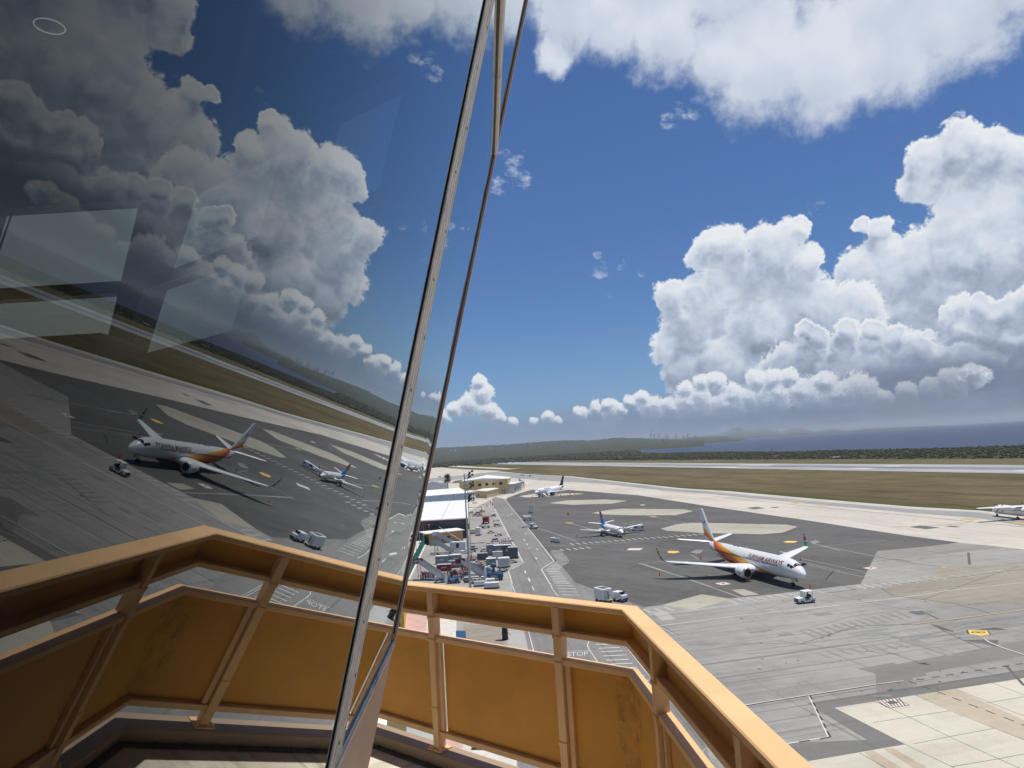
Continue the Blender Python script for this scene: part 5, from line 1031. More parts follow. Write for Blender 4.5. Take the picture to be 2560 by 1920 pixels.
# grey hangar with the big white roof
a, b_ = G(1000, 1354.5), G(1171, 1345); dp = (G(1168.4, 1250.9, 6.6)-G(1170, 1296.5, 6.6)); dp.z = 0
hg = thing('cargo_hangar', 'dark grey hangar with a wide white roof and red trim', 'hangar', (0, 0, 0))
zr = 6.6
MB().prism([P2(a), P2(b_), P2(b_+dp), P2(a+dp)], 0, zr).build('wall', 'dark_wall', hg)
o_ = Vector((0, -.35, 0)); r0, r1 = a+o_, b_+o_+Vector((.3, 0, 0))
rf = MB().prism([P2(r0), P2(r1), P2(r1+dp), P2(r0+dp)], zr+.02, zr+.32).build('roof', 'roof_white', hg)
mid = a+(b_-a)*.62; MB().beam(mid+Vector((0, 0, zr+.33)), mid+dp+Vector((1.2, 0, zr+.33)), .15, .04).build('roof_seam', 'grey_metal', rf)
MB().prism([P2(a+Vector((0, -.12, 0))), P2(b_+Vector((0, -.12, 0))), P2(b_), P2(a)], zr-.45, zr).build('red_trim', 'maroon', hg)
for q in (G(1066, 1351), G(1167.5, 1345.5)): MB().box(q.x, q.y-.15, 0, .55, .3, zr-.46).build('red_column', 'red_paint', hg)
g5 = G(1084, 1350); sg = MB()
for i, (h, l) in enumerate([(.8, .12), (.9, -.2), (.75, .25), (.85, 0), (.8, -.15), (.7, .2), (.85, 0)]): sg.beam((g5.x-1+i*.42, g5.y-.1, 4.3), (g5.x-1+i*.42+l, g5.y-.1, 4.3+h), .05, .16, (0, 1, 0))
sg.box(g5.x+.3, g5.y-.08, 4.1, 3.2, .05, .1); sg.build('sign_letters', 'red_paint', hg)
# pale blue hangar behind it
a, b_ = G(1000, 1268.5), G(1168, 1254.5); d_ = Vector((b_.y-a.y, a.x-b_.x, 0)).normalized()*-1; z2 = hgt((1168, 1254.5), (1166.6, 1232.3))
hb = thing('blue_hangar', 'long pale blue shed with a white roof behind the grey hangar', 'hangar', (0, 0, 0)); dep = 34
MB().prism([P2(a), P2(b_), P2(b_+d_*dep), P2(a+d_*dep)], 0, z2).build('wall', 'blue_sheet', hb)
q0, q1 = a-d_*.6, b_-d_*.6+(b_-a).normalized()*.6; m0, m1 = a+d_*dep/2, b_+d_*dep/2
MB().loft([[(*P2(q0), z2+.05), (*P2(m0), z2+2.6), (*P2(a+d_*(dep+.6)), z2+.05)], [(*P2(q1), z2+.05), (*P2(m1), z2+2.6), (*P2(b_+d_*(dep+.6)), z2+.05)]]).build('roof', 'roof_white', hb)
for k in (.28, .45, .62, .80): q = a.lerp(b_, k)-d_*.06; MB().box(q.x, q.y, 0, .25, .25, z2-.1).build('wall_post', 'grey_metal', hb)
c_ = G(1187.5, 1251.5); z3 = hgt((1187.5, 1251.5), (1186, 1229))
an = thing('site_office', 'white two storey office block with dark window bands at the shed end', 'building', (0, 0, 0)); off = b_+Vector((.2, 0, 0)); dd_ = d_*12
MB().prism([P2(off), P2(c_), P2(c_+dd_), P2(off+dd_)], 0, z3).build('wall', 'white_roof', an)
MB().prism([P2(off-d_*.8), P2(c_-d_*.8+Vector((1, 0, 0))), P2(c_+dd_+Vector((1, 0, 0))), P2(off+dd_)], z3+.02, z3+.3).build('roof', 'roof_white', an)
for zz in (z3*.18, z3*.66):
    for k in (.12, .42, .72): A1 = off.lerp(c_, k)-d_*.05; A2 = off.lerp(c_, k+.2)-d_*.05; MB().prism([P2(A1), P2(A2), P2(A2+d_*.1), P2(A1+d_*.1)], zz, zz+1.3).build('window', 'dark_glass', an)
# ochre hangar
a, b_ = G(1150, 1241.5), G(1271.4, 1234.5); z4 = hgt((1271.4, 1234.5), (1271.4, 1197.2)); u_ = (b_-a).normalized(); d_ = Vector((-u_.y, u_.x, 0)); dep = 30
oh = thing('ochre_hangar', 'large ochre yellow hangar with a white gabled roof and five dark windows', 'hangar', (0, 0, 0))
MB().prism([P2(a), P2(b_), P2(b_+d_*dep), P2(a+d_*dep)], 0, z4).build('wall', 'ochre_wall', oh)
MB().loft([[(*P2(a-u_*.3+d_*.5), z4+.03), (*P2(a.lerp(b_, .5)+d_*.5), z4+1.5), (*P2(b_+u_*.3+d_*.5), z4+.03)], [(*P2(a-u_*.3+d_*dep), z4+.03), (*P2(a.lerp(b_, .5)+d_*dep), z4+2.6), (*P2(b_+u_*.3+d_*dep), z4+.03)]]).build('roof', 'roof_white', oh)
MB().prism([P2(a-d_*.15), P2(b_-d_*.15+u_*.2), P2(b_+d_*.3+u_*.2), P2(a+d_*.3)], z4-.1, z4+.35).build('parapet', 'concrete_pale', oh)
for (x0, x1, yb) in ((870, 915, 480), (970, 1015, 472), (1068, 1112, 465), (1165, 1210, 460), (1262, 1305, 453)):
    A1, A2 = R5(x0, yb), R5(x1, yb); tt = []
    for A in (A1, A2): rr = ray(*A); n_ = d_; s_ = (a.dot(n_))/(rr.x*n_.x+rr.y*n_.y); tt.append(Vector((rr.x*s_, rr.y*s_, 29+rr.z*s_)))
    MB().prism([P2(tt[0]-d_*.08), P2(tt[1]-d_*.08), P2(tt[1]+d_*.05), P2(tt[0]+d_*.05)], tt[0].z, tt[0].z+1.7).build('window', 'dark_glass', oh)
dq = b_-u_*3.2-d_*.08; MB().box(dq.x, dq.y, 0, 2.4, .15, 3.0, atan2(u_.y, u_.x)).build('door', 'shade_blue', oh)
for k in (.2, .5, .72, .9): q = a.lerp(b_, k)-d_*.1; MB().box(q.x, q.y, 0, .3, .2, z4-.15, atan2(u_.y, u_.x)).build('pilaster', 'concrete_pale', oh)
a2 = b_+u_*.05+d_*2; an2 = thing('hangar_annex', 'pale grey annex with a white roof on the right side of the ochre hangar', 'building', (0, 0, 0))
MB().prism([P2(a2), P2(a2+u_*4), P2(a2+u_*8+d_*30), P2(a2+d_*30)], 0, z4*.62).build('wall', 'concrete_pale', an2); MB().prism([P2(a2), P2(a2+u_*4.6-d_*.5), P2(a2+u_*8.6+d_*30.5), P2(a2+d_*30.5)], z4*.62+.02, z4*.62+.3).build('roof', 'roof_white', an2)
for k in range(4): q = a2+u_*(4.0+d_.length*0+(.133*(3+k*6)))+d_*(3+k*6); MB().box(q.x, q.y, 1.2, .12, 3.0, 2.2, atan2(u_.y, u_.x)+.15).build('window', 'dark_glass', an2)
# small ochre building
c0, cL, cR = G(1218, 1245.7), G(1189, 1243.7), G(1247.5, 1237.5); z5 = hgt((1218, 1245.7), (1219.5, 1228.6)); v_ = cL-c0; w__ = cR-c0
ob = thing('ochre_office', 'small ochre building with a flat white roof in front of the ochre hangar', 'building', (0, 0, 0))
MB().prism([P2(c0), P2(cR), P2(cR+v_), P2(cL)], 0, z5).build('wall', 'ochre_wall', ob)
k_ = (v_+w__)*.03; MB().prism([P2(c0-k_), P2(cR+w__*.03-v_*.03), P2(cR+v_+k_), P2(cL+v_*.03-w__*.03)], z5+.02, z5+.4).build('roof', 'roof_white', ob)
q = c0+v_*.75-w__*.01; MB().box(q.x, q.y, 1.0, 2.6, .2, 1.6, atan2(v_.y, v_.x)).build('window', 'shade_blue', ob)
# gabled grey shed
q = G(1084, 1226); sh = thing('gabled_shed', 'light grey gabled metal shed left of the palm tree', 'shed', (q.x, q.y, 0), 0.05)
gw = 11; MB().loft([[(-gw, 0, 0), (gw, 0, 0), (gw, 0, 4.2), (0, 0, 7.2), (-gw, 0, 4.2)], [(-gw, 18, 0), (gw, 18, 0), (gw, 18, 4.2), (0, 18, 7.2), (-gw, 18, 4.2)]]).build('wall', 'silver_shell', sh)
MB().loft([[(-gw-.4, -.3, 4.25), (0, -.3, 7.35), (gw+.4, -.3, 4.25), (gw+.4, -.3, 4.1), (0, -.3, 7.22), (-gw-.4, -.3, 4.1)], [(-gw-.4, 18.3, 4.25), (0, 18.3, 7.35), (gw+.4, 18.3, 4.25), (gw+.4, 18.3, 4.1), (0, 18.3, 7.22), (-gw-.4, 18.3, 4.1)]]).build('roof', 'silver_shell', sh)
# orange walled canteen with a flat canopy
g0, g1 = G(1073, 1362), G(1158, 1352.5); z6 = hgt((1158, 1352.5), (1160, 1325.5)); u_ = (g1-g0).normalized(); d_ = Vector((-u_.y, u_.x, 0))
ca = thing('low_office', 'low orange walled building with a flat white canopy before the grey hangar', 'building', (0, 0, 0))
MB().prism([P2(g0), P2(g1), P2(g1+d_*7), P2(g0+d_*7)], 0, z6).build('wall', 'orange_wall', ca); MB().prism([P2(g0-d_*1.2-u_*1.3), P2(g1-d_*1.0+u_*.4), P2(g1+d_*7.3+u_*.4), P2(g0+d_*7.3-u_*1.3)], z6+.02, z6+.25).build('roof', 'white_roof', ca)
for k in (.42, .57): q = g0.lerp(g1, k)-d_*.04; MB().box(q.x, q.y, .9, 1.0, .12, 1.3, atan2(u_.y, u_.x)).build('window', 'dark_glass', ca)
# palm
q = G(1120, 1222); pm_ = thing('palm_tree', 'round crowned fan palm standing behind the white shed roof', 'palm', (q.x, q.y, 0)); MB().tube((0, 0, 0), (0.2, 0, 7.5), .4, .25).build('trunk', 'trunk', pm_, smooth=True)
cr = MB()
for i in range(120):
    a = R_.uniform(0, 6.28); e = R_.uniform(-.9, 1.5); L = R_.uniform(3.6, 6.0); d = Vector((cos(a)*cos(e), sin(a)*cos(e), sin(e))); o0 = Vector((0, 0, 8.2)); s_ = d.cross(Vector((0, 0, 1))).normalized() if abs(d.z) < .98 else Vector((1, 0, 0))
    mid = o0+d*L*.6; tip = o0+d*L+Vector((0, 0, -.5)); w_ = R_.uniform(.7, 1.2)
    for k in range(-2, 3): t_ = tip+s_*w_*k*.45; cr.quad(o0, mid+s_*w_*(k-.35)*.4, t_, mid+s_*w_*(k+.35)*.4)
cr.build('crown', 'frond', pm_)
# ------------------------------------------------------------ masts, lamps, fences
def floods(mb, x, y, z, n, dx=.75, dz=.22, s=1):
    for i in range(n): mb.box(x+s*i*dx*.45+.3, y, z+i*dz, .42, .3, .34, .2)
def mast(g, top, r, label, arms):
    q = G(*g); h = hgt(g, top); o = thing('floodlight_mast', label, 'light mast', (q.x, q.y, 0))
    MB().tube((0, 0, 0), (0, 0, h*.45), r, r*.8, 12).build('pole', 'lamp_grey', o, smooth=True); MB().tube((0, 0, h*.45), (0, 0, h), r*.62, r*.4, 10).build('upper_pole', 'lamp_grey', o, smooth=True)
    MB().tube((0, 0, h*.448), (0, 0, h*.458), r*1.05, n=12).build('collar', 'grey_metal', o)
    for z, s in arms:
        f = MB(); f.beam((0, 0, h-z), (s*1.5, 0, h-z+.15), .09, .09); f.beam((0, 0, h-z+.8), (s*1.4, 0, h-z+.95), .06, .06); ar = f.build('arm', 'dark_metal', o)
        for i in range(4): MB().box(s*(1.2+(i % 2)*.55), 0, h-z+.15+(i//2)*.75+(i % 2)*.3, .45, .3, .42, .2).build('floodlight', 'dark_metal', ar)
    return o
mast((1176, 1475), (1156.5, 1184), .29, 'tall grey floodlight mast nearest the balcony rail, floodlights on its right', [(1.0, 1), (3.4, 1), (6.2, .6)])
mast((1178.5, 1402), (1166.5, 1194), .14, 'slimmer floodlight mast just behind the tall one', [(.4, .4), (6.5, .3), (14.0, -.3)])
for i, (g, tp, lb) in enumerate([((1059.5, 1352), (1058, 1308), 'street lamp with a double arm beside the green fence'), ((1050, 1370), (1047, 1321), 'street lamp with a curved arm left of the green fence'), ((1041, 1385), (1037, 1333), 'slender lamp post nearest the glass corner by the green fence'), ((1074, 1352), (1072.5, 1313), 'white camera pole at the far end of the green fence')]):
    q = G(*g); h = hgt(g, tp); o = thing('street_lamp', lb, 'lamp post', (q.x, q.y, 0)); MB().tube((0, 0, 0), (0, 0, h), .09, .05, 8).build('pole', 'lamp_grey', o)
    if i < 3: MB().beam((-1.2, 0, h-.1), (1.0 if i == 0 else 0, 0, h), .06, .06).build('arm', 'lamp_grey', o); MB().box(-1.4, 0, h-.2, .6, .25, .12, 0, .03).build('lamp_head', 'lamp_grey', o)
    else: MB().box(0, -.1, h, .3, .4, .3).build('camera', 'white_paint', o)
A1, A2 = G(1072, 1342), G(1019, 1453); fd = (A2-A1); L = fd.length; fd.normalize(); ang = atan2(fd.y, fd.x)
gf = thing('green_fence', 'tall green corrugated fence on a pale kerb beside the equipment yard', 'fence', (A1.x, A1.y, 0), ang)
cp = MB(); n_ = int(L/.3); vs = []
for i in range(n_+1): yv = .06*(-1)**i; vs += [(i*L/n_, yv, .3), (i*L/n_, yv, 3.0)]
cp.add(vs, [(2*i, 2*i+2, 2*i+3, 2*i+1) for i in range(n_)]); cp.build('sheet', 'green_paint', gf); MB().box(L/2, .25, 0, L, .7, .3).build('kerb', 'concrete_pale', gf)
for i in range(12): MB().box(i*L/11, -.12, .3, .12, .12, 2.8).build('post', 'green_paint', gf)
def wire_fence(pts, h, label, name='wire_fence'):
    o = thing(name, label, 'fence', (0, 0, 0)); r_ = MB()
    for a, b_ in zip(pts[:-1], pts[1:]):
        L = (b_-a).length; n_ = max(1, int(L/3))
        for i in range(n_): q = a.lerp(b_, i/n_); MB().box(q.x, q.y, 0, .12, .12, h).build('post', 'grey_metal', o)
        for z in (h*.35, h*.7, h): r_.beam(a+Vector((0, 0, z)), b_+Vector((0, 0, z)), .05, .05)
        for i in range(int(L/.5)): q = a.lerp(b_, i*.5/L); r_.beam(q+Vector((0, 0, .1)), q+Vector((0, 0, h)), .03, .03, (0, 1, 0))
    r_.build('mesh_bars', 'grey_metal', o)
wire_fence([G(*R5(945, 660)), G(*R5(1150, 640)), G(*R5(1380, 580)), G(*R5(1610, 500)), G(*R5(1610, 460)), G(*R5(1530, 400))], 2.6, 'wire fence curving round the ochre buildings beside the road')
# ------------------------------------------------------------ ground equipment prototypes
def wheels(par, pts, r, w_, name='wheel'):
    for x, y in pts: a, b_ = MB(), MB(); wheel(a, b_, x, y, r, w_); o = a.build(name, 'black_rubber', par, smooth=True); b_.build('rim', 'grey_metal', o)
def tug(label, q, rz, cone=False, person=False, group=None):
    o = thing('baggage_tug', label, 'tug', (q.x, q.y, 0), rz, group); b = MB()
    b.side([(1.65, .35), (1.65, .95), (.45, 1.12), (.45, 1.15), (.40, .55), (-.45, .55), (-.5, .95), (-1.5, .95), (-1.55, .35)], -.72, .72); b.build('body', 'white_paint', o)
    MB().box(1.66, 0, .42, .05, 1.2, .45).build('grille', 'dark_metal', o); MB().box(1.62, 0, .28, .25, 1.45, .14).build('bumper', 'dark_metal', o)
    r = MB().box(-.35, 0, 2.02, 1.7, 1.4, .07, 0, .03).build('cab_roof', 'white_paint', o)
    for x, y in ((.45, .66), (.45, -.66), (-1.1, .66), (-1.1, -.66)): MB().beam((x, y, .95), (x*.85-.05, y, 2.03), .08, .08, (0, 1, 0)).build('cab_pillar', 'white_paint', o)
    MB().quad((.44, -.62, 1.15), (.44, .62, 1.15), (.36, .62, 1.98), (.36, -.62, 1.98)).build('windscreen', 'tug_glass', o); MB().box(-1.12, 0, 1.0, .06, 1.3, .25).build('rear_panel', 'white_paint', o)
    MB().box(-.55, 0, .75, .5, .9, .15).box(-.82, 0, .85, .12, .9, .6).build('seat', 'dark_metal', o)
    wheels(o, ((1.0, .62), (1.0, -.62), (-1.0, .62), (-1.0, -.62)), .34, .22)
    return o
m = bpy.data.materials.new('tug_glass'); m.use_nodes = True; t = m.node_tree; t.nodes.clear(); g_ = t.nodes.new('ShaderNodeBsdfGlossy'); g_.inputs['Roughness'].default_value = 0.03; tr = t.nodes.new('ShaderNodeBsdfTransparent'); tr.inputs['Color'].default_value = (.55, .68, .64, 1); mx = t.nodes.new('ShaderNodeMixShader'); mx.inputs[0].default_value = .15; t.links.new(tr.outputs[0], mx.inputs[1]); t.links.new(g_.outputs[0], mx.inputs[2]); oo = t.nodes.new('ShaderNodeOutputMaterial'); t.links.new(mx.outputs[0], oo.inputs[0]); MATS['tug_glass'] = m
def cone(label, q, z=0, k=1.0, group=None, cat='traffic cone'):
    o = thing('traffic_cone', label, cat, (q.x, q.y, z), 0, group); MB().box(0, 0, 0, .42*k, .42*k, .05*k, 0, .01).build('base', 'cone_orange', o); MB().tube((0, 0, .05*k), (0, 0, .95*k), .17*k, .04*k, 12).build('cone', 'cone_orange', o, smooth=True); return o
tq = G(2014, 1507.5)
T_ = tug('white baggage tug with an open cab and a driver, in front of the large airliner', tq, rad(190))
# driver of the tug: seated figure, one continuous body
def seated_person(loc, rz, label, shirt='navy'):
    sk = [(0, 0, .0), (0, 0, .28), (-.02, 0, .50), (0, 0, .62), (.03, 0, .74), (.03, 0, .86), (.12, .10, .0), (.48, .12, .02), (.50, .12, -.38), (.60, .12, -.42), (.12, -.10, .0), (.48, -.12, .02), (.50, -.12, -.38), (.60, -.12, -.42), (-.02, .19, .50), (.12, .25, .26), (.38, .16, .30), (-.02, -.19, .50), (.12, -.25, .26), (.38, -.16, .30)]
    ed = [(0, 1), (1, 2), (2, 3), (3, 4), (4, 5), (0, 6), (6, 7), (7, 8), (8, 9), (0, 10), (10, 11), (11, 12), (12, 13), (2, 14), (14, 15), (15, 16), (2, 17), (17, 18), (18, 19)]
    rr = [.14, .13, .13, .055, .10, .08, .09, .07, .045, .05, .09, .07, .045, .05, .07, .045, .035, .07, .045, .035]
    me = bpy.data.meshes.new('person'); me.from_pydata(sk, ed, []); o = bpy.data.objects.new('person', me); C.objects.link(o); o.location = loc; o.rotation_euler[2] = rz
    mo = o.modifiers.new('s', 'SKIN'); me.skin_vertices[0].data[0].use_root = True
    for i, r in enumerate(rr): me.skin_vertices[0].data[i].radius = (r, r)
    o.modifiers.new('ss', 'SUBSURF').levels = 1; o.modifiers['ss'].render_levels = 1
    m, t, b = new_mat('person_m'); z = sep(t, objco(t))[2]; setc(t, b, mixc(t, z.f('GREATER_THAN', .66), mixc(t, z.f('GREATER_THAN', .12), (.03, .035, .05), (.10, .03, .03)), (.25, .13, .08))); me.materials.append(m)
    MB().lathe((.03, 0, .78), [(.02, .14), (.09, .10), (.108, .02), (.10, -.03)], 10).build('hair', 'dark_metal', o, smooth=True)
    return tag(o, label, 'person')
seated_person((tq.x+cos(rad(190))*-.5, tq.y+sin(rad(190))*-.5, .92), rad(190), 'driver sitting at the wheel inside the white tug cab')
cone('orange cone standing behind the white tug by the airliner nose', G(2026, 1474), k=1.15)
for i, (x, y, l) in enumerate([(1649.5, 1441.5, 'orange cone under the near wing tip of the striped airliner'), (1872, 1454, 'orange cone beside the near engine of the striped airliner'), (1752.5, 1399.5, 'orange cone behind the near wing of the striped airliner'), (2001.5, 1403, 'orange cone beyond the nose of the striped airliner')]): cone(l, G(x, y), k=1.05)
def black_post(q, l): o = thing('marker_post', l, 'marker', (q.x, q.y, 0)); MB().box(0, 0, 0, .3, .3, .05).build('base', 'dark_metal', o); MB().tube((0, 0, .05), (0, 0, .95), .08, .05).build('post', 'dark_metal', o)
black_post(G(1834.5, 1452), 'dark marker post in front of the near engine'); black_post(G(1441.5, 1344.5), 'dark marker at the left wing tip of the commuter plane'); black_post(G(1613, 1330.5), 'dark marker behind the parked white van')
for x, y, l in ((1330.5, 1243.5, 'leftmost cone on the pale patch under the black tailed airliner'), (1368.5, 1243.5, 'cone before the blue engine of the black tailed airliner'), (1401.5, 1240.5, 'cone right of the blue engine on the pale patch'), (1425.5, 1237, 'red cone near the wing tip of the black tailed airliner'), (1436.5, 1236, 'rightmost cone on the pale patch by the black tailed airliner'), (1431, 1232, 'far cone beyond the wing of the black tailed airliner')): cone(l, G(x, y), k=1.6)
for i, (x, y, l) in enumerate([(1227, 1258, 'farthest red cone along the road edge by the wire fence'), (1231.5, 1262.5, 'second red cone along the road edge'), (1236, 1271, 'red cone lowest along the road edge beside the parked carts'), (1217.5, 1268.5, 'red cone set back from the road on the sandy ground'), (1232.5, 1265, 'third red cone standing close behind another at the road edge')]): cone(l, G(x, y), k=1.7)
# ground power unit cart and its tug
q = G(1509, 1504); gp = thing('power_cart', 'large white box cart with a black roof panel beside the balcony rail', 'equipment cart', (q.x, q.y, 0), rad(-62))
MB().box(0, 0, .55, 3.0, 2.0, 2.0, 0, .06).build('body', 'white_paint', gp); MB().box(.1, 0, 2.55, 2.0, 1.4, .03).build('roof_panel', 'dark_box', gp); MB().box(1.52, -.3, .7, .06, 1.0, 1.6).build('end_panel', 'silver_shell', gp)
h_ = MB()
for k in range(8): a, b_ = k*.5, (k+1)*.5; h_.tube((1.6, .1+.18*cos(a*3), .7+k*.16), (1.66, .1+.18*cos(b_*3), .7+(k+1)*.16), .06, n=6)
h_.build('hose', 'dark_metal', gp); MB().box(1.75, .2, .5, .5, 1.2, .1).box(1.9, .8, .6, .05, .05, .9).box(1.9, -.8, .6, .05, .05, .9).box(1.9, 0, 1.5, .05, 1.6, .05).build('platform', 'tan_cargo', gp)
for z in (.9, 1.4, 1.9): MB().box(0, -1.012, z, 2.4, .02, .04).build('louvre', 'grey_metal', gp)
wheels(gp, ((1.0, .85), (1.0, -.85), (-1.0, .85), (-1.0, -.85)), .32, .2)
q = G(1551, 1503.5); gt = thing('service_truck', 'compact white service truck parked right of the white box cart', 'service vehicle', (q.x, q.y, 0), rad(-52))
MB().box(-.3, 0, .5, 1.9, 1.5, 1.3, 0, .05).build('body', 'white_paint', gt); MB().box(.95, 0, .5, .8, 1.4, .8, 0, .05).build('bonnet', 'white_paint', gt); MB().box(.62, 0, 1.35, .1, 1.2, .4).build('window', 'dark_glass', gt); MB().box(.66, -.6, 1.85, .3, .1, .08).box(.66, 0, 1.82, .2, 1.5, .07).build('lamp_bar', 'dark_metal', gt)
MB().lathe((-1.3, -.5, .9), [(.02, 0), (.22, .1), (.28, .3), (.2, .5), (.02, .58)], 10).build('tank', 'white_paint', gt, smooth=True); wheels(gt, ((.8, .65), (.8, -.65), (-.9, .65), (-.9, -.65)), .33, .2); MB().box(1.36, 0, .4, .08, 1.4, .35).build('bumper', 'dark_metal', gt)
# van
def van(label, q, rz, sc_=1.0):
    o = thing('van', label, 'van', (q.x, q.y, 0), rz)
    MB().loft([[(2.2, y, .35), (2.25, y, .85), (1.5, y, 1.05), (.85, y*.93, 1.75), (-2.0, y*.93, 1.85), (-2.15, y, 1.2), (-2.15, y, .35)] for y in (-.88, .88)]).build('body', 'white_paint', o)
    for s in (-1, 1):
        MB().add([(1.25, s*.885, 1.08), (.1, s*.885, 1.1), (.1, s*.845, 1.62), (.82, s*.845, 1.62)], [(0, 1, 2, 3)]).build('side_window', 'dark_glass', o); MB().add([(-2.05, s*.885, 1.15), (-1.5, s*.885, 1.15), (-1.5, s*.845, 1.66), (-1.98, s*.845, 1.66)], [(0, 1, 2, 3)]).build('side_window', 'dark_glass', o)
    MB().add([(1.47, -.78, 1.10), (1.47, .78, 1.10), (.92, .72, 1.70), (.92, -.72, 1.70)], [(0, 1, 2, 3)]).build('windscreen', 'dark_glass', o); MB().box(2.2, 0, .35, .12, 1.7, .25).build('bumper', 'dark_metal', o)
    wheels(o, ((1.4, .75), (1.4, -.75), (-1.35, .75), (-1.35, -.75)), .34, .22); return o
van('white panel van parked at the far wing tip of the commuter plane', G(1594, 1327), rad(171))
# box containers, dollies, stairs, loaders
def box_unit(label, q, rz, l, w_, h, body='grey_box', top='white_paint', mark=None, cat='container', name='cargo_container', lift=.35, group=None):
    o = thing(name, label, cat, (q.x, q.y, 0), rz, group); MB().box(0, 0, lift, l, w_, h, 0, .05).build('body', body, o)
    if top: MB().box(0, 0, lift+h, l+.06, w_+.06, .08, 0, .02).build('top', top, o)
    MB().box(0, 0, lift-.14, l+.3, w_*.9, .13).build('chassis', 'dark_metal', o)
    if lift > .3: wheels(o, ((l*.35, w_*.42), (l*.35, -w_*.42), (-l*.35, w_*.42), (-l*.35, -w_*.42)), .2, .12)
    if mark:
        me = text_mesh(mark, .03)
        for v in me.vertices: v.co = ((v.co.x-.5)*l*.35*1.0, -w_/2-.012, lift+h*.35+v.co.y*h*.28)
        me.materials.append(MATS['white_paint']); t_ = bpy.data.objects.new('lettering', me); C.objects.link(t_); t_.parent = o
    return o
def stairs(label, q, rz, l, h, side='silver_shell', plat='maroon', base=True, mark=None):
    "rises along -x from the ground at x=l/2 to the platform at x=-l/2"
    o = thing('passenger_stairs', label, 'stairs', (q.x, q.y, 0), rz)
    for s in (-1, 1): MB().side([(l/2, .3), (l/2, 1.3), (-l/2, h+1.0), (-l/2, h)], s*.8-.03, s*.8+.03).build('side_panel', side, o)
    f = MB(); n_ = 14
    for i in range(n_): f.box(l/2-(i+.5)*l/n_, 0, .35+(h-.35)*i/n_, l/n_, 1.54, .1)
    f.build('treads', 'grey_metal', o)
    MB().box(-l/2-.8, 0, h-.1, 1.6, 1.8, .12).build('platform', 'grey_metal', o); r_ = MB()
    for s in (-1, 1): r_.box(-l/2-.8, s*.88, h, 1.6, .04, 1.0)
    r_.build('platform_rail', plat, o)
    if base:
        MB().box(-.2, 0, .35, l*.9, 1.5, .25).build('chassis', 'white_paint', o); MB().beam((-l/2-.5, .6, .5), (-l/2-.5, .6, h-.1), .12, .12, (0, 1, 0)).beam((-l/2-.5, -.6, .5), (-l/2-.5, -.6, h-.1), .12, .12, (0, 1, 0)).build('lift_leg', 'grey_metal', o); wheels(o, ((l*.35, .7), (l*.35, -.7), (-l*.4, .7), (-l*.4, -.7)), .3, .2)
    if mark:
        me = text_mesh(mark, .03)
        for v in me.vertices: v.co = (-l/2-1.45+v.co.x*1.3, -.91, h+.3+v.co.y*.45)
        me.materials.append(MATS['white_paint']); t_ = bpy.data.objects.new('lettering', me); C.objects.link(t_); t_.parent = o
    return o
def dolly(label, q, rz, load=None, l=2.6, w_=1.5, canopy=False, name='baggage_cart', cat='baggage cart'):
    o = thing(name, label, cat, (q.x, q.y, 0), rz); MB().box(0, 0, .42, l, w_, .12).build('deck', 'grey_metal', o); wheels(o, ((l*.36, w_*.42), (l*.36, -w_*.42), (-l*.36, w_*.42), (-l*.36, -w_*.42)), .21, .12); MB().beam((l/2, 0, .42), (l/2+1.0, 0, .2), .07, .07).build('drawbar', 'dark_metal', o)
    if canopy:
        p_ = MB()
        for sx in (-1, 1):
            for sy in (-1, 1): p_.box(sx*l*.47, sy*w_*.45, .54, .06, .06, 1.15)
        p_.build('frame', 'grey_metal', o); MB().box(0, 0, 1.69, l, w_, .07, 0, .02).build('canopy', canopy, o)
    if load:
        for i in range(5): MB().box(R_.uniform(-l*.32, l*.32), R_.uniform(-w_*.25, w_*.25), .54, R_.uniform(.4, .8), R_.uniform(.35, .6), R_.uniform(.25, .6), R_.uniform(0, 1), .03).build('load', load, o)
    return o
def rack(label, q, rz, l, w_, n, m1, m2, h=.9, name='equipment_rack', cat='rack'):
    o = thing(name, label, cat, (q.x, q.y, 0), rz); MB().box(0, 0, .15, l, w_, .1).build('base', 'dark_metal', o)
    for i in range(n):
        x = -l/2+(i+.5)*l/n; MB().box(x, R_.uniform(-.1, .1), .25, l/n*.45, w_*R_.uniform(.6, .95), h*R_.uniform(.6, 1.1), R_.uniform(-.1, .1)).build('rack_bar', (m1, m2)[i % 2], o)
    return o
Y = lambda x, y: G(*R8(x, y))
big = stairs('tall aircraft stairs mounted on a white box truck in the yard', Y(880, 905), rad(-6), 7.5, 5.2, 'silver_shell', 'white_paint', base=False)
MB().box(1.7, 0, .55, 6.2, 2.0, .5).build('chassis', 'white_paint', big); MB().box(2.3, -.1, 1.1, 4.6, 1.9, 2.0, 0, .05).build('truck_body', 'white_paint', big); MB().box(2.3, -1.07, 1.4, .9, .04, 1.3).build('door', 'dark_metal', big); wheels(big, ((4.0, .8), (4.0, -.8), (0, .8), (0, -.8)), .45, .3); MB().beam((-3.6, 1.6, 7.5), (4.6, -.4, 2.6), .12, .12).build('boom', 'white_paint', big); MB().beam((-3.9, 0, .5), (-3.9, 0, 5.0), .2, .2, (0, 1, 0)).build('lift_leg', 'grey_metal', big)
stairs('small silver aircraft stairs in front of the stair truck', Y(780, 940), rad(-14), 5.0, 3.2, 'silver_shell', 'silver_shell')
stairs('red fronted aircraft stairs at the left of the yard beside the green fence', Y(560, 1385), rad(-25), 6.0, 3.9, 'silver_shell', 'red_paint', mark='AFS')
stairs('grey sided aircraft stairs right of the floodlight mast', Y(1290, 1370), rad(-30), 6.0, 3.6, 'silver_shell', 'maroon')
stairs('long low red and grey belt stair pointing at the blue machine', Y(1420, 1330), rad(-16), 6.0, 2.4, 'grey_box', 'maroon')
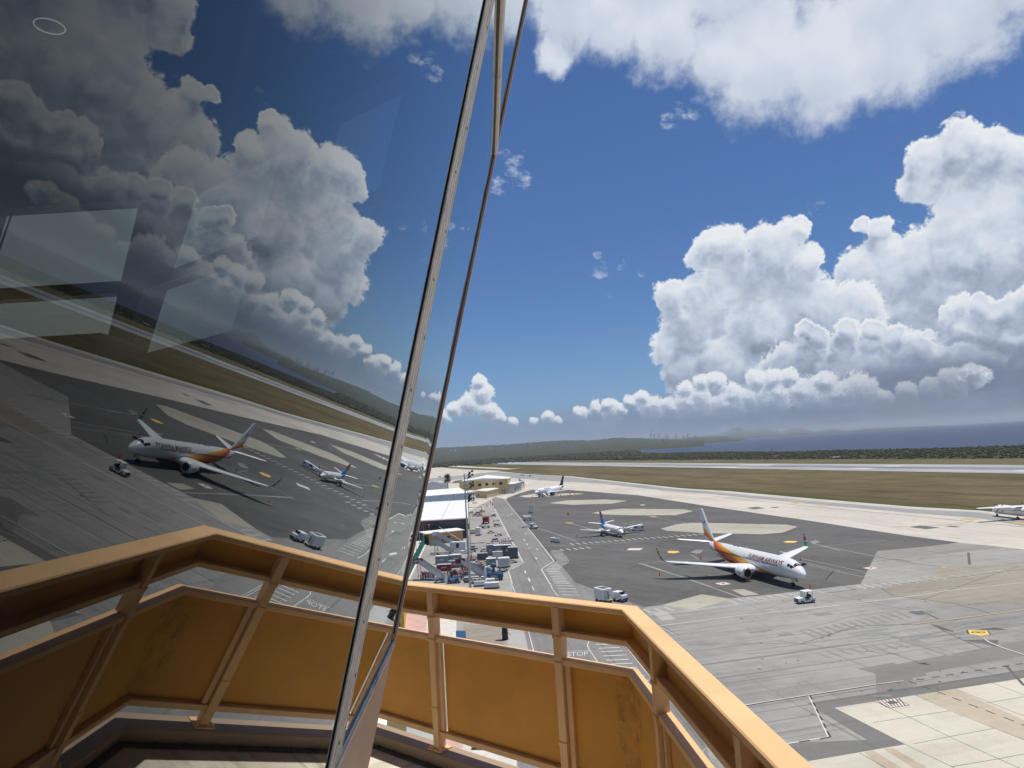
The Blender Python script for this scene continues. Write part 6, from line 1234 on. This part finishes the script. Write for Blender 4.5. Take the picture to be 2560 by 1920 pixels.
for (x, y, l, w_, h, bd, tp, mk_, rz, lb) in [
    (735, 1105, 3.4, 1.8, 1.8, 'grey_box', 'white_paint', 'AFS', -8, 'grey box container left of the mast behind the red loader'),
    (965, 1085, 3.2, 1.8, 1.8, 'grey_box', 'white_paint', 'AFS', 0, 'grey box container with a white top, close left of the mast'),
    (975, 1165, 3.8, 1.8, 1.5, 'grey_box', None, 'AFS', 2, 'open grey bin with large white letters left of the mast'),
    (765, 1225, 3.6, 1.9, 1.3, 'red_paint', 'silver_shell', 'AFS', 0, 'bright red loader with a silver railing in the yard'),
    (1140, 1205, 2.2, 1.6, 1.5, 'red_paint', 'silver_shell', None, 0, 'red loader half hidden behind the mast'),
    (1570, 955, 2.3, 1.9, 2.6, 'grey_box', 'silver_shell', 'A', 0, 'leftmost tall grey container of the upper row'),
    (1705, 965, 2.6, 1.9, 2.6, 'grey_box', 'white_paint', 'A', 0, 'second tall container of the upper row, white topped'),
    (1850, 960, 2.3, 1.9, 2.6, 'dark_box', 'white_paint', 'A', 0, 'third tall container of the upper row with a white sign'),
    (1960, 1010, 2.6, 2.2, 2.7, 'dark_box', 'silver_shell', None, 0, 'dark open container at the right end beside the road line'),
    (1690, 1025, 2.7, 1.7, 1.7, 'silver_shell', 'silver_shell', None, 0, 'pale silver container in the middle of the container rows'),
    (1430, 1045, 2.8, 1.8, 1.6, 'dark_box', 'grey_box', None, 0, 'low dark open shelter left of the container rows'),
    (1580, 1165, 2.4, 1.7, 1.9, 'grey_box', 'white_paint', None, -3, 'grey container at the left of the front row'),
    (1800, 1165, 2.9, 1.7, 2.0, 'silver_shell', 'white_paint', None, -4, 'white sided container at the right of the front row'),
    (1560, 1465, 1.9, 1.3, .9, 'white_paint', 'white_paint', None, -3, 'small white box trailer just above the balcony rail'),
    (1590, 1530, 3.0, 1.5, .9, 'silver_shell', 'white_paint', None, -3, 'white flat trailer touching the balcony rail in view'),
    (1400, 1490, 2.8, 1.3, .7, 'white_paint', 'silver_shell', None, 0, 'low white trailer behind the rail right of the mast'),
    (1265, 585, 2.0, 1.5, 1.3, 'white_paint', 'hi_vis', None, 5, 'white cart with a bright yellow load beside the hangar'),
    (1365, 612, 2.8, 1.7, 2.4, 'white_paint', 'white_paint', None, 80, 'white box truck parked by the hangar corner'),
    (940, 1435, 2.6, 1.6, 1.0, 'white_paint', 'blue_paint', None, 0, 'white cart with a blue top left of the mast'),
    (1240, 1420, 3.2, 1.4, .8, 'green_metal', 'silver_shell', None, 0, 'low grey green tool trailer right of the mast')]:
    if bd == 'green_metal' and 'green_metal' not in MATS: M('green_metal', (0.22, 0.26, 0.23), 0.6, dirt=.3)
    box_unit(lb, Y(x, y), rad(rz), l, w_, h, bd, tp, mk_)
q = Y(1490, 408); rc = box_unit('red shipping container standing behind the white forklift', q, rad(88), 6.0, 2.4, 2.6, 'red_paint', 'red_paint', None, lift=.15)
MB().box(-3.02, 0, .3, .05, .06, 2.3).box(-3.02, .8, .3, .05, .05, 2.3).box(-3.02, -.8, .3, .05, .05, 2.3).build('door_bars', 'maroon', rc)
def forklift(label, q, rz):
    o = thing('forklift', label, 'forklift', (q.x, q.y, 0), rz); MB().side([(1.2, .4), (1.2, .9), (.1, 1.0), (-.1, .8), (-.9, .8), (-1.0, 1.3), (-1.6, 1.25), (-1.7, .4)], -.6, .6).build('body', 'white_paint', o)
    for x, y in ((.3, .5), (.3, -.5), (-.9, .5), (-.9, -.5)): MB().beam((x, y, .9), (x*.8, y, 2.1), .08, .08, (0, 1, 0)).build('pillar', 'white_paint', o)
    MB().box(-.3, 0, 2.1, 1.2, 1.15, .07).build('guard', 'white_paint', o); MB().box(1.35, -.35, .1, .12, .1, 2.3).box(1.35, .35, .1, .12, .1, 2.3).box(1.35, 0, 1.2, .1, .8, .1).build('mast', 'dark_metal', o); MB().box(2.0, 0, .2, 1.2, 1.1, .9).build('load', 'dark_box', o)
    wheels(o, ((.85, .55), (.85, -.55), (-1.1, .55), (-1.1, -.55)), .38, .25); return o
forklift('white forklift carrying a dark crate before the red container', Y(1480, 487), rad(178))
for (x, y, rz, ld, cn, lb) in [(1660, 380, 4, None, 'silver_shell', 'silver covered cart beside the red container, farther one'), (1680, 455, 4, 'grey_box', 'silver_shell', 'silver covered cart beside the forklift, nearer one'), (1610, 290, 2, 'dark_box', 'white_paint', 'cart with a white canopy beyond the red container'), (1300, 280, 0, 'dark_box', None, 'dark loaded flat cart under the steel gantry, left one'), (1380, 285, 0, 'dark_box', None, 'dark loaded flat cart under the steel gantry, right one'), (1570, 575, 8, 'tan_cargo', None, 'flat cart with tan bundles and red wheels beside the road'), (1700, 622, 12, 'silver_shell', None, 'low cart with a pale sheet near the road line'), (1275, 850, 3, 'dark_box', None, 'small dark dolly standing alone on the yard'), (1460, 890, 0, 'tan_cargo', None, 'dolly with yellowish frames left of the container row'), (1440, 1110, 0, 'tan_cargo', None, 'dolly with striped tan sacks left of the front containers'), (1940, 1090, 20, 'tan_cargo', None, 'dolly with timber scraps right of the front containers'), (1250, 1130, 0, 'white_paint', None, 'dolly with white crates right of the mast'), (1270, 1080, 0, 'wood_red', None, 'long dolly with reddish bars behind the mast'), (715, 985, 0, 'tan_cargo', None, 'dolly carrying two round cream drums in the left yard'), (720, 1030, 5, 'white_paint', None, 'small white cart behind the grey box container'), (1010, 1330, 0, 'wood_red', None, 'dolly loaded with reddish frames left of the mast'), (690, 1430, 0, 'dark_box', None, 'dark dolly under the stairs close to the balcony rail')]:
    dolly(lb, Y(x, y), rad(rz), ld, canopy=cn)
for (x, y, rz, ld, lb) in [(1340, 245, 0, 'dark_box', 'dark dolly with crates between the gantry and the red container'), (1420, 215, 10, 'wood_red', 'dolly with red crates behind the gantry post'), (1220, 235, 0, 'dark_box', 'dark dolly at the left foot of the gantry'), (1290, 60, 4, 'tan_cargo', 'pickup sized loaded cart outside the white office'), (1640, 720, 5, 'dark_box', 'dark dolly left of the white topped frame rack'), (1560, 790, 0, 'tan_cargo', 'dolly with cream crates left of the cream stack'), (1240, 900, -4, 'dark_box', 'dark dolly below the lone one on the yard'), (1110, 930, 0, 'silver_shell', 'silver loaded dolly at the foot of the slim mast'), (860, 1000, -6, 'dark_box', 'dark dolly in front of the small silver stairs'), (830, 1060, 0, 'dark_box', 'dark dolly between the grey boxes and the drums'), (1080, 1130, 0, 'wood_red', 'dolly with red frames just left of the mast'), (870, 1310, 5, 'dark_box', 'dark dolly under the red loader'), (1130, 1330, 0, 'tan_cargo', 'dolly with tan frames close left of the mast'), (1180, 1390, 0, 'dark_box', 'dark dolly at the foot of the tall mast'), (1330, 1180, 0, 'dark_box', 'dark dolly below the striped sacks'), (1390, 1165, 8, 'wood_red', 'dolly with red bars below the striped sacks'), (1490, 1215, -3, 'silver_shell', 'flat silver dolly in front of the grey front container'), (1780, 1225, -3, 'dark_box', 'flat dark dolly in front of the white sided container'), (1480, 1400, 0, 'silver_shell', 'silver loaded dolly left of the turret machine'), (800, 1400, 0, 'tan_cargo', 'dolly with tan crates behind the left blue machine'), (650, 1290, -20, 'dark_box', 'dark dolly beside the left stairs'), (1330, 1440, 0, 'tan_cargo', 'dolly with pale frames above the rail right of the mast')]:
    dolly(lb, Y(x, y), rad(rz), ld)
for (x, y, rz, l, n_, a, b_, lb) in [(480, 1385, -3, 3.6, 12, 'wood_red', 'white_paint', 'rack of red and white barriers under the left stairs'), (480, 1345, -3, 3.0, 10, 'red_paint', 'tan_cargo', 'rack of red barriers behind the white ones'), (1050, 1290, 0, 4.5, 14, 'wood_red', 'tan_cargo', 'long rack of reddish frames left of the mast'), (1820, 770, 0, 4.0, 12, 'tan_cargo', 'white_paint', 'stack of cream and white frames beside the road line'), (1850, 720, 0, 4.0, 9, 'white_paint', 'silver_shell', 'white topped frame rack behind the cream stack'), (1250, 1060, 2, 3.6, 12, 'wood_red', 'dark_box', 'rusty scrap rack behind the mast'), (760, 1340, 0, 2.6, 8, 'wood_red', 'tan_cargo', 'rack of reddish bars between the two left stairs'), (1250, 760, 0, 9.0, 3, 'yellow_paint', 'white_paint', 'long yellow tow bar lying on the yard')]:
    rack(lb, Y(x, y), rad(rz), l, 1.3 if n_ > 3 else .25, n_, a, b_, 1.3 if n_ > 3 else .15)
def machine(label, q, rz, k):
    o = thing('blue_loader', label, 'loader', (q.x, q.y, 0), rz); MB().box(0, 0, .5, 3.4*k, 1.9*k, 1.1*k, 0, .08).build('body', 'blue_paint', o); MB().box(-.4, 0, .5+1.1*k, 2.6*k, 1.7*k, .25*k, 0, .05).build('deck', 'blue_paint', o); MB().lathe((-.3, 0, .5+1.35*k), [(.35*k, 0), (.25*k, .8*k), (.55*k, 1.1*k), (.6*k, 1.6*k), (.2*k, 1.9*k)], 10).build('turret', 'blue_paint', o)
    MB().beam((1.0*k, .4, 1.9*k), (2.3*k, .4, 1.6*k), .5, .25).build('arm', 'blue_paint', o); wheels(o, ((1.2*k, .85*k), (1.2*k, -.85*k), (-1.2*k, .85*k), (-1.2*k, -.85*k)), .4, .28); MB().box(-2.0*k, -.9*k, .3, .5, .08, 2.6*k).build('ladder', 'white_paint', o)
    me = text_mesh('AERS', .03)
    for v in me.vertices: v.co = (-1.0*k+v.co.x*1.6*k, -.955*k-.01, .8+v.co.y*.5)
    me.materials.append(MATS['silver_shell']); t_ = bpy.data.objects.new('lettering', me); C.objects.link(t_); t_.parent = o
machine('blue loading machine with a turret at the right end of the yard', Y(1650, 1385), rad(-5), 1.05); machine('blue loading machine half hidden behind the balcony rail left of the mast', Y(925, 1440), rad(0), .75)
o = thing('red_reel', 'upright red and black cable reel behind the blue machine left of the mast', 'reel', Y(930, 1335), 0); MB().lathe((0, -.4, .9), [(.1, 0), (.85, .02), (.85, .2), (.5, .25), (.5, .55), (.85, .6), (.85, .8), (.1, .82)], 16, 'y').build('drum', 'red_paint', o, smooth=True); MB().box(0, 0, 0, 1.2, .9, .2).build('base', 'dark_metal', o)
o = thing('steel_gantry', 'thin dark steel gantry beside the grey hangar', 'gantry', Y(1300, 275), 0); MB().beam((-5, 0, 4), (3.2, 0, 4), .2, .2).build('beam', 'dark_metal', o); MB().box(3.1, 0, 0, .2, .2, 4).build('post', 'dark_metal', o); MB().box(-4.9, 0, 0, .2, .2, 4).build('post', 'dark_metal', o)
o = thing('aloe_clump', 'dry spiky clump growing at the end of the green fence', 'plant', Y(600, 790), 0); mb = MB()
for i in range(90): a = R_.uniform(0, 6.28); r_ = R_.uniform(0, 1.5); e = R_.uniform(.3, 1.2); x, y = r_*cos(a), r_*sin(a); mb.tube((x, y, 0), (x+cos(a)*.5, y+sin(a)*.3, R_.uniform(.7, 2.0)), .07, .015, 4)
M('dry_leaf', (0.42, 0.34, 0.17), .8, var=.4); mb.build('leaves', 'dry_leaf', o)
# vehicles out on the pad and the road
Q6 = lambda x, y: G(*T6(x, y))
stairs('dark backed stair truck standing alone on the dark pad', Q6(1115, 320), rad(-95), 4.5, 3.3, 'dark_box', 'white_paint')
dolly('silver covered baggage cart on the pad, farther of two', Q6(1035, 440), rad(2), None, canopy='silver_shell', l=3.2); dolly('silver covered baggage cart on the pad, nearer of two', Q6(1050, 465), rad(2), None, canopy='white_paint', l=3.2)
tug('white tug towing a flat loader across the road line', Q6(1160, 620), rad(-35)); dolly('white flat loader behind the tug at the road line', Q6(1040, 595), rad(-12), 'white_paint', l=4.2)
box_unit('small white box cart on the pad, left of a pair', Q6(1530, 870), rad(0), 1.4, 1.2, 1.0, 'white_paint', 'white_paint', cat='cart', name='box_cart'); box_unit('small white box cart on the pad, right of a pair', Q6(1612, 885), rad(-15), 1.5, 1.2, 1.0, 'white_paint', 'silver_shell', cat='cart', name='box_cart')
o = thing('fire_bottle', 'small black and white wheeled extinguisher alone on the pad', 'extinguisher', Q6(1812, 360), 0); MB().lathe((0, 0, .25), [(.05, 0), (.3, .1), (.3, .9), (.1, 1.1)], 10).build('bottle', 'dark_metal', o, smooth=True); MB().box(.35, 0, .2, .4, .5, .5).build('cart', 'white_paint', o); wheels(o, ((0, .35), (0, -.35)), .2, .1)
for x, y, l in ((842, 1192.0, ''), ): pass
g_ = G(1328, 1190.5); o = thing('light_aircraft', 'tiny high wing light aircraft far off on the grey taxiway', 'aircraft', g_, rad(200)); MB().lathe((3.5, 0, 1.4), [(.1, 0), (.6, -.6), (.7, -2.5), (.35, -5), (.1, -8)], 10, 'x').build('fuselage', 'white_plane', o, smooth=True); MB().box(1.2, 0, 2.1, 1.6, 11, .18).build('wing', 'white_plane', o); MB().box(-4, 0, 1.6, 1.0, 3.6, .1).build('tailplane', 'white_plane', o); MB().box(-4.1, 0, 1.5, 1.2, .12, 1.5).build('tail_fin', 'white_plane', o); wheels(o, ((.8, 1.2), (.8, -1.2), (2.6, 0)), .3, .15)
for x, y, l in ((1306.5, 1190, 'tiny white car far off on the taxiway near the light aircraft'), (1099.5, 1193.5, 'tiny dark car far off on the grey road left of the palm'), (1113.5, 1193, 'tiny car on the far grey road, right of the dark one')):
    van(l, G(x, y), rad(10))
# a person and an assistant near the fence gate
# ------------------------------------------------------------ runway side mast, turbines, far houses
q = G(1931.5, 1147); o = thing('glide_mast', 'red and white lattice antenna mast beyond the runway', 'antenna mast', q, 0); h = hgt((1931.5, 1147), (1930.5, 1121)); mb, m2 = MB(), MB()
for i in range(8):
    z0, z1 = h*i/8, h*(i+1)/8; t_ = (m2 if i % 2 else mb)
    for a in (0, 2.1, 4.2): t_.beam((.7*cos(a), .7*sin(a), z0), (.7*cos(a), .7*sin(a), z1), .28, .28, (0, 1, 0)); t_.beam((.7*cos(a), .7*sin(a), z0), (.7*cos(a+2.1), .7*sin(a+2.1), z1), .16, .16)
mb.build('white_sections', 'white_paint', o); m2.build('red_sections', 'red_paint', o); MB().box(3.5, 0, 0, 3, 2.4, 2.6).build('hut', 'white_paint', o)
for x, l in ((1939, 'left one of two orange equipment huts beside the antenna mast'), (1948, 'right one of two orange equipment huts beside the antenna mast')):
    q = G(x, 1146.5); o = thing('equipment_hut', l, 'hut', q, 0); MB().box(0, 0, .4, 2.2, 2.0, 3.2).build('body', 'cone_orange', o); MB().box(0, 0, 3.6, 2.6, 2.4, .3).build('roof', 'white_paint', o)
q = G(2088, 1146); o = thing('white_hut', 'low white hut with a track at the edge of the scrub', 'hut', q, 0); MB().box(0, 0, 0, 9, 6, 1.3).build('body', 'concrete_pale', o); MB().box(0, 0, 1.3, 9.6, 6.6, .3).build('roof', 'white_roof', o)
ZT = zm(1600, 1060, 15.8); first = None
for i, (bx, by, hx, hy, a0, lb) in enumerate([(435, 815, 420, 400, .35, 'nearest and tallest wind turbine, leftmost on the coast'), (595, 815, 570, 430, 1.1, 'wind turbine just right of the tallest one'), (738, 760, 715, 430, .8, 'third wind turbine from the left, dark against the sky'), (1015, 735, 1012, 470, .5, 'fourth wind turbine, left one of a close pair'), (1125, 722, 1110, 480, 1.4, 'fifth wind turbine, right one of a close pair'), (1432, 695, 1415, 450, 1.9, 'sixth wind turbine standing by itself'), (1715, 690, 1705, 480, .2, 'seventh wind turbine, small and pale'), (1905, 685, 1888, 400, 1.6, 'eighth wind turbine, taller one near the bay'), (2192, 690, 2188, 450, .9, 'rightmost wind turbine, farthest along the coast')]):
    d = ray(*ZT(bx, by)); hd = hypot(d.x, d.y); D = 5000; x, y = d.x/hd*D, d.y/hd*D; d2_ = ray(*ZT(hx, hy)); z = 29+d2_.z/hypot(d2_.x, d2_.y)*D; th = atan2(-x, y)
    o = thing('wind_turbine', lb, 'wind turbine', (x, y, 0), th+rad(25), 'wind turbines along the coast')
    MB().tube((0, 0, 0), (0, 0, z), 3.0, 2.0, 8).build('tower', 'turbine_white', o); MB().box(0, 1.5, z-1.5, 3.5, 9, 3.8).build('nacelle', 'turbine_white', o)
    for k in range(3):
        a = a0+k*2*pi/3; c_, s_ = sin(a), cos(a); R = z*.36; MB().loft([[(c_*2+s_*w_, -3.5, z+s_*2-c_*w_), (c_*R+s_*w_*.2, -3.5, z+s_*R-c_*w_*.2)] for w_ in (-2.6,)]+[[(c_*2+s_*w_, -3.5, z+s_*2-c_*w_), (c_*R+s_*w_*.2, -3.5, z+s_*R-c_*w_*.2)] for w_ in (2.6,)]+[[(c_*2, -4.6, z+s_*2), (c_*R, -4.0, z+s_*R)]], cap=False).build('blade', 'turbine_white', o)
for i in range(34):
    x = [130, 165, 200, 230, 265, 530, 545, 560, 620, 680, 700, 715, 740, 770, 855, 880, 900, 925, 975, 1010, 1085, 1095, 1110, 1125, 1150, 1200, 1215, 1230, 1260, 1290, 1320, 1345, 1545, 640][i]; y = 268-(x-130)*.060+R_.uniform(-5, 6); d = ray(*R1(x, y)); hd = hypot(d.x, d.y); D = 5600+R_.uniform(-250, 250); z = 29+d.z/hd*D
    o = thing('far_house', 'tiny white house on the distant green slope', 'house', (d.x/hd*D, d.y/hd*D, z-16), R_.uniform(0, 1), 'houses scattered on the distant slope'); l = R_.uniform(12, 26); MB().box(0, 0, 0, l, 12, 19).build('wall', 'white_roof', o); MB().box(0, 0, 19, l+1.5, 13, 1.2).build('roof', 'tile_red' if i % 4 == 0 else 'white_roof', o)
# ------------------------------------------------------------ things right under the tower, seen through the railing
U = zm(900, 1420, 3.317)
sheet('tile_paving', px(U, [(395, 380), (560, 400), (560, 560), (300, 520)]), 0.06, 'tile_red'); sheet('courtyard', px(U, [(560, 400), (800, 440), (800, 640), (540, 600)]), 0.061, 'concrete_pale')
sheet('sandy_ground', px(U, [(860, 470), (1150, 480), (1210, 700), (860, 650)]), 0.062, 'm_tan'); sheet('pavement', px(U, [(1210, 500), (1360, 520), (1400, 700), (1230, 690)]), 0.063, 'm_lightpatch')
for (pl, mt) in (([(700+0, 0)], None),): pass
def low_roof(label, pts, z, mat, name='canopy_roof', cat='roof canopy', f=U, wall='concrete_pale'):
    P = [G(*f(*q), z) for q in pts]; o = thing(name, label, cat, (0, 0, 0)); MB().prism([P2(p) for p in P], z-.12, z).build('roof', mat, o)
    for p in P: c_ = sum(P, Vector())/len(P); q = p.lerp(c_, .08); MB().box(q.x, q.y, 0, .15, .15, z-.12).build('post', wall, o)
low_roof('small blue canopy seen through the gap under the top rail', [(795, 520), (875, 520), (880, 590), (797, 585)], 3.0, 'blue_paint'); low_roof('blue canopy beside the glass corner under the top rail', [(235, 410), (290, 420), (285, 490), (225, 480)], 3.0, 'blue_paint')
q0_, q1_ = G(*U(325, 395)), G(*U(385, 380)); o = thing('yellow_wall', 'bright yellow wall with small arches beside the tiled yard', 'wall', (0, 0, 0)); e_ = G(*U(340, 520)); MB().prism([P2(q0_), P2(q1_), P2(G(*U(370, 520))), P2(e_)], 0, 3.0).build('wall', 'yellow_paint', o); MB().prism([P2(q0_), P2(q1_), P2(G(*U(370, 520))), P2(e_)], 3.01, 3.25).build('coping', 'concrete_pale', o)
q = G(1262, 1600); o = thing('dead_tree', 'blackened bare trunk standing below the tower, seen between the rails', 'tree', q, 0); mb = MB()
pth = [Vector((R_.uniform(-.15, .15), R_.uniform(-.15, .15), z)) for z in (0, 1.5, 3, 4.5, 6.5)]
for i in range(4): mb.tube(pth[i], pth[i+1], .50-.06*i, .44-.06*i, 8)
for i in range(40): z = R_.uniform(1, 6.4); a = R_.uniform(0, 6.28); mb.tube((0, 0, z), (cos(a)*R_.uniform(.5, 1.1), sin(a)*R_.uniform(.5, 1.1), z-R_.uniform(-.3, .9)), .09, .02, 4)
mb.build('trunk', 'engine_dark', o)
V = U
sheet('dry_grass', px(V, [(225, 1230), (385, 1270), (385, 1400), (215, 1380)]), 0.065, 'm_strip'); sheet('courtyard', px(V, [(60, 1180), (228, 1230), (215, 1400), (60, 1400)]), 0.0655, 'white_roof')
sheet('courtyard', px(V, [(385, 1270), (665, 1360), (660, 1600), (385, 1500)]), 0.066, 'm_lightpatch'); sheet('tile_paving', px(V, [(665, 1360), (860, 1430), (850, 1560), (660, 1560)]), 0.0665, 'tile_red'); sheet('courtyard', px(V, [(860, 1430), (1300, 1560), (1300, 1900), (660, 1800), (660, 1560), (850, 1500)]), 0.067, 'concrete_pale')
q = G(1203, 1874); o = thing('yellow_platform', 'yellow work platform on the ground below the railing', 'platform', q, rad(-12)); MB().box(0, 0, .3, 1.9, .55, .12).build('deck', 'yellow_paint', o); mb = MB()
for i in range(7): mb.box(-.85+i*.28, .2, .42, .06, .35, .5)
mb.box(0, .35, .9, 1.9, .06, .06); mb.build('rungs', 'yellow_paint', o); wheels(o, ((.7, .3), (.7, -.3), (-.7, .3), (-.7, -.3)), .14, .08)
# ------------------------------------------------------------ haze over sea and land
hz_ = MB().add([(x, y, z) for z in (-1.0, 235.0) for x, y in ((-24000, -300), (24000, -300), (24000, 30000), (-24000, 30000))], [(3, 2, 1, 0), (4, 5, 6, 7), (0, 1, 5, 4), (1, 2, 6, 5), (2, 3, 7, 6), (3, 0, 4, 7)])
m = bpy.data.materials.new('haze_m'); m.use_nodes = True; t = m.node_tree; t.nodes.clear(); pv = t.nodes.new('ShaderNodeVolumePrincipled'); pv.inputs['Density'].default_value = 0.00006; pv.inputs['Color'].default_value = (.78, .88, 1, 1); pv.inputs['Anisotropy'].default_value = 0.2
oo = t.nodes.new('ShaderNodeOutputMaterial'); t.links.new(pv.outputs[0], oo.inputs['Volume'])
hb_ = hz_.build('haze', m); hb_['kind'] = 'stuff'
scene.cycles.volume_bounces = 0; scene.cycles.max_bounces = 8; scene.cycles.transparent_max_bounces = 12; scene.cycles.diffuse_bounces = 3; scene.cycles.glossy_bounces = 4
scene.cycles.caustics_reflective = False; scene.cycles.caustics_refractive = False
